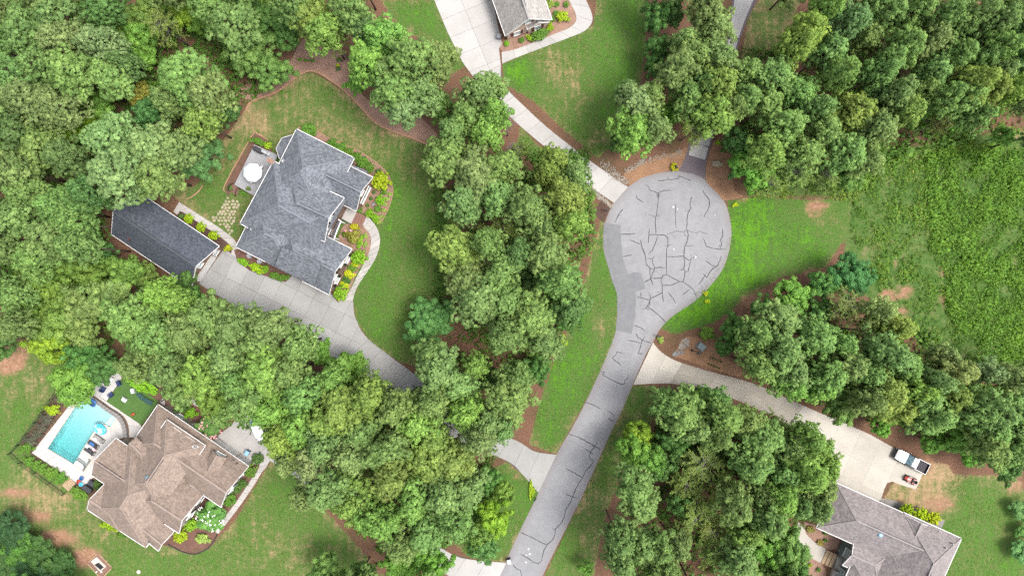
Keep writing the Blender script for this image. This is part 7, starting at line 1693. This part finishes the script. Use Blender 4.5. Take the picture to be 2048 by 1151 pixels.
# ------------------------------------------------------------------ weeds and grass: nobody could count them
def weeds(name, polys, n, smin, smax, label, seed, col, leaves=7, mat='weed_leaves'):
    r = np.random.default_rng(seed); P = []
    for pts, share in polys:
        a = np.array(pts, float); lo, hi = a.min(0), a.max(0); got = 0; want = int(n * share)
        while got < want:
            c = r.uniform(lo, hi, (want, 2)); ok = np.array([inside(q_, pts) for q_ in c]); c = c[ok][:want - got]; P.append(c); got += len(c)
    P = np.concatenate(P)
    ci = np.clip(np.searchsorted(gx, (P[:, 0] - 1024) / PPM), 0, len(gx) - 1); cj = np.clip(np.searchsorted(gy, (575.5 - P[:, 1]) / PPM), 0, len(gy) - 1)
    P = P[r.random(len(P)) > ATT['clay'][cj, ci] * 1.5]                 # none on the bare clay
    m = len(P); base = np.stack([(P[:, 0] - 1024) / PPM, (575.5 - P[:, 1]) / PPM, np.zeros(m)], 1)
    # patchy growth: keep clumps, thin the rest
    g = np.sin(base[:, 0] * .9 + 1.3 * np.sin(base[:, 1] * .5)) * np.sin(base[:, 1] * .8 + np.sin(base[:, 0] * .45) * 1.7)
    g = .65 * g + .55 * np.sin(base[:, 0] * .23 + 2.2 * np.sin(base[:, 1] * .17)) * np.cos(base[:, 1] * .31 + 1.1 * np.sin(base[:, 0] * .27))
    keep = r.random(m) < np.clip(.62 + .6 * g, .10, 1); base = base[keep]; g = g[keep]; m = len(base)
    s = r.uniform(smin, smax, m) * (1 + .35 * g); T = []; N = []; C = []
    tint0 = np.clip(.5 + .25 * g + r.normal(size=m) * .15, 0, 1)
    for k in range(leaves):
        d = unit(r.normal(size=(m, 3)) + np.array([0, 0, .9])); d[:, 2] = np.abs(d[:, 2]); t1 = unit(np.cross(d, r.normal(size=(m, 3))))
        c0 = base + d * s[:, None] * .35; L = s[:, None] * .75; T.append(np.stack([c0, c0 + d * L + t1 * L * .42, c0 + d * L - t1 * L * .42], 1))
        nv = unit(d + np.array([0, 0, 1.1])); N.append(np.stack([nv] * 3, 1)); C.append(np.clip(tint0 + r.normal(size=m) * .12, 0, 1))
    me = foliage_mesh(name, np.concatenate(T), np.concatenate(N), np.concatenate(C), MAT[mat]); o = link(bpy.data.objects.new(name, me)); o.color = (*col, 1)
    return tag(o, label, 'weeds', kind='stuff')
fp = [(1705, 385), (1745, 320), (1830, 300), (1930, 285), (2110, 270), (2110, 750), (1985, 730), (1880, 705), (1815, 665), (1770, 610), (1735, 520), (1700, 470)]
fp2 = [(1850, 310), (2110, 285), (2110, 740), (1980, 715), (1900, 640), (1860, 500)]
weeds('dry_grass', [(fp, 1.0)], 5000, .16, .34, 'straw coloured dry grass among the field weeds', 36, (1.7, 1.3, 1.1), 6)
weeds('field_weeds', [(fp, .45), (fp2, .55)], 26000, .16, .38, 'dense green weeds covering the field at the right', 31, (1.0, 1.1, .65))
weeds('tall_weeds', [(fp2, 1.0)], 11000, .28, .55, 'taller broad weeds in the field at the right', 32, (1.2, 1.3, .7), 6)
weeds('rough_grass', [([(1480, 335), (1700, 340), (1740, 320), (1720, 400), (1500, 395)], .35), ([(1900, 250), (2060, 255), (2060, 300), (1900, 300)], .3), ], 3600, .16, .34, 'rough grass at the wood edges', 33, (1.5, 1.25, .9))
under = [([(0, 0), (560, 0), (560, 150), (440, 260), (230, 400), (180, 400), (0, 380)], .3), ([(0, 380), (200, 400), (230, 520), (430, 620), (620, 700), (560, 900), (330, 760), (0, 660)], .25), ([(860, 300), (1180, 300), (1190, 470), (1110, 720), (960, 860), (880, 760)], .2), ([(1480, 100), (2048, 20), (2048, 250), (1700, 340), (1480, 330)], .2)]
weeds('undergrowth', under + [([(600, 780), (860, 760), (1000, 900), (960, 1080), (760, 1100), (600, 950)], .12), ([(1330, 820), (1640, 850), (1650, 1000), (1520, 1151), (1250, 1151), (1260, 950)], .2), ([(1460, 640), (1800, 640), (2048, 760), (2048, 940), (1880, 880), (1560, 780)], .15)], 17000, .4, 1.0, 'low green undergrowth beneath the trees', 34, (1.0, 1.05, .9), 6)
# lawn blades give the turf its nap; sparse in the dry parts
lp_ = [(pts, 1.0 / len(LAWNS)) for pts, lu, so in LAWNS[:10]]
ar = [abs(area2([Vector(q_) for q_ in pts])) for pts, _, _ in LAWNS[:10]]; tot = sum(ar)
weeds('lawn_grass', [(LAWNS[i][0], ar[i] / tot) for i in range(10)], 70000, .07, .15, 'short mown lawn grass around the houses and street', 35, (1.0, 1.05, .7), 3)
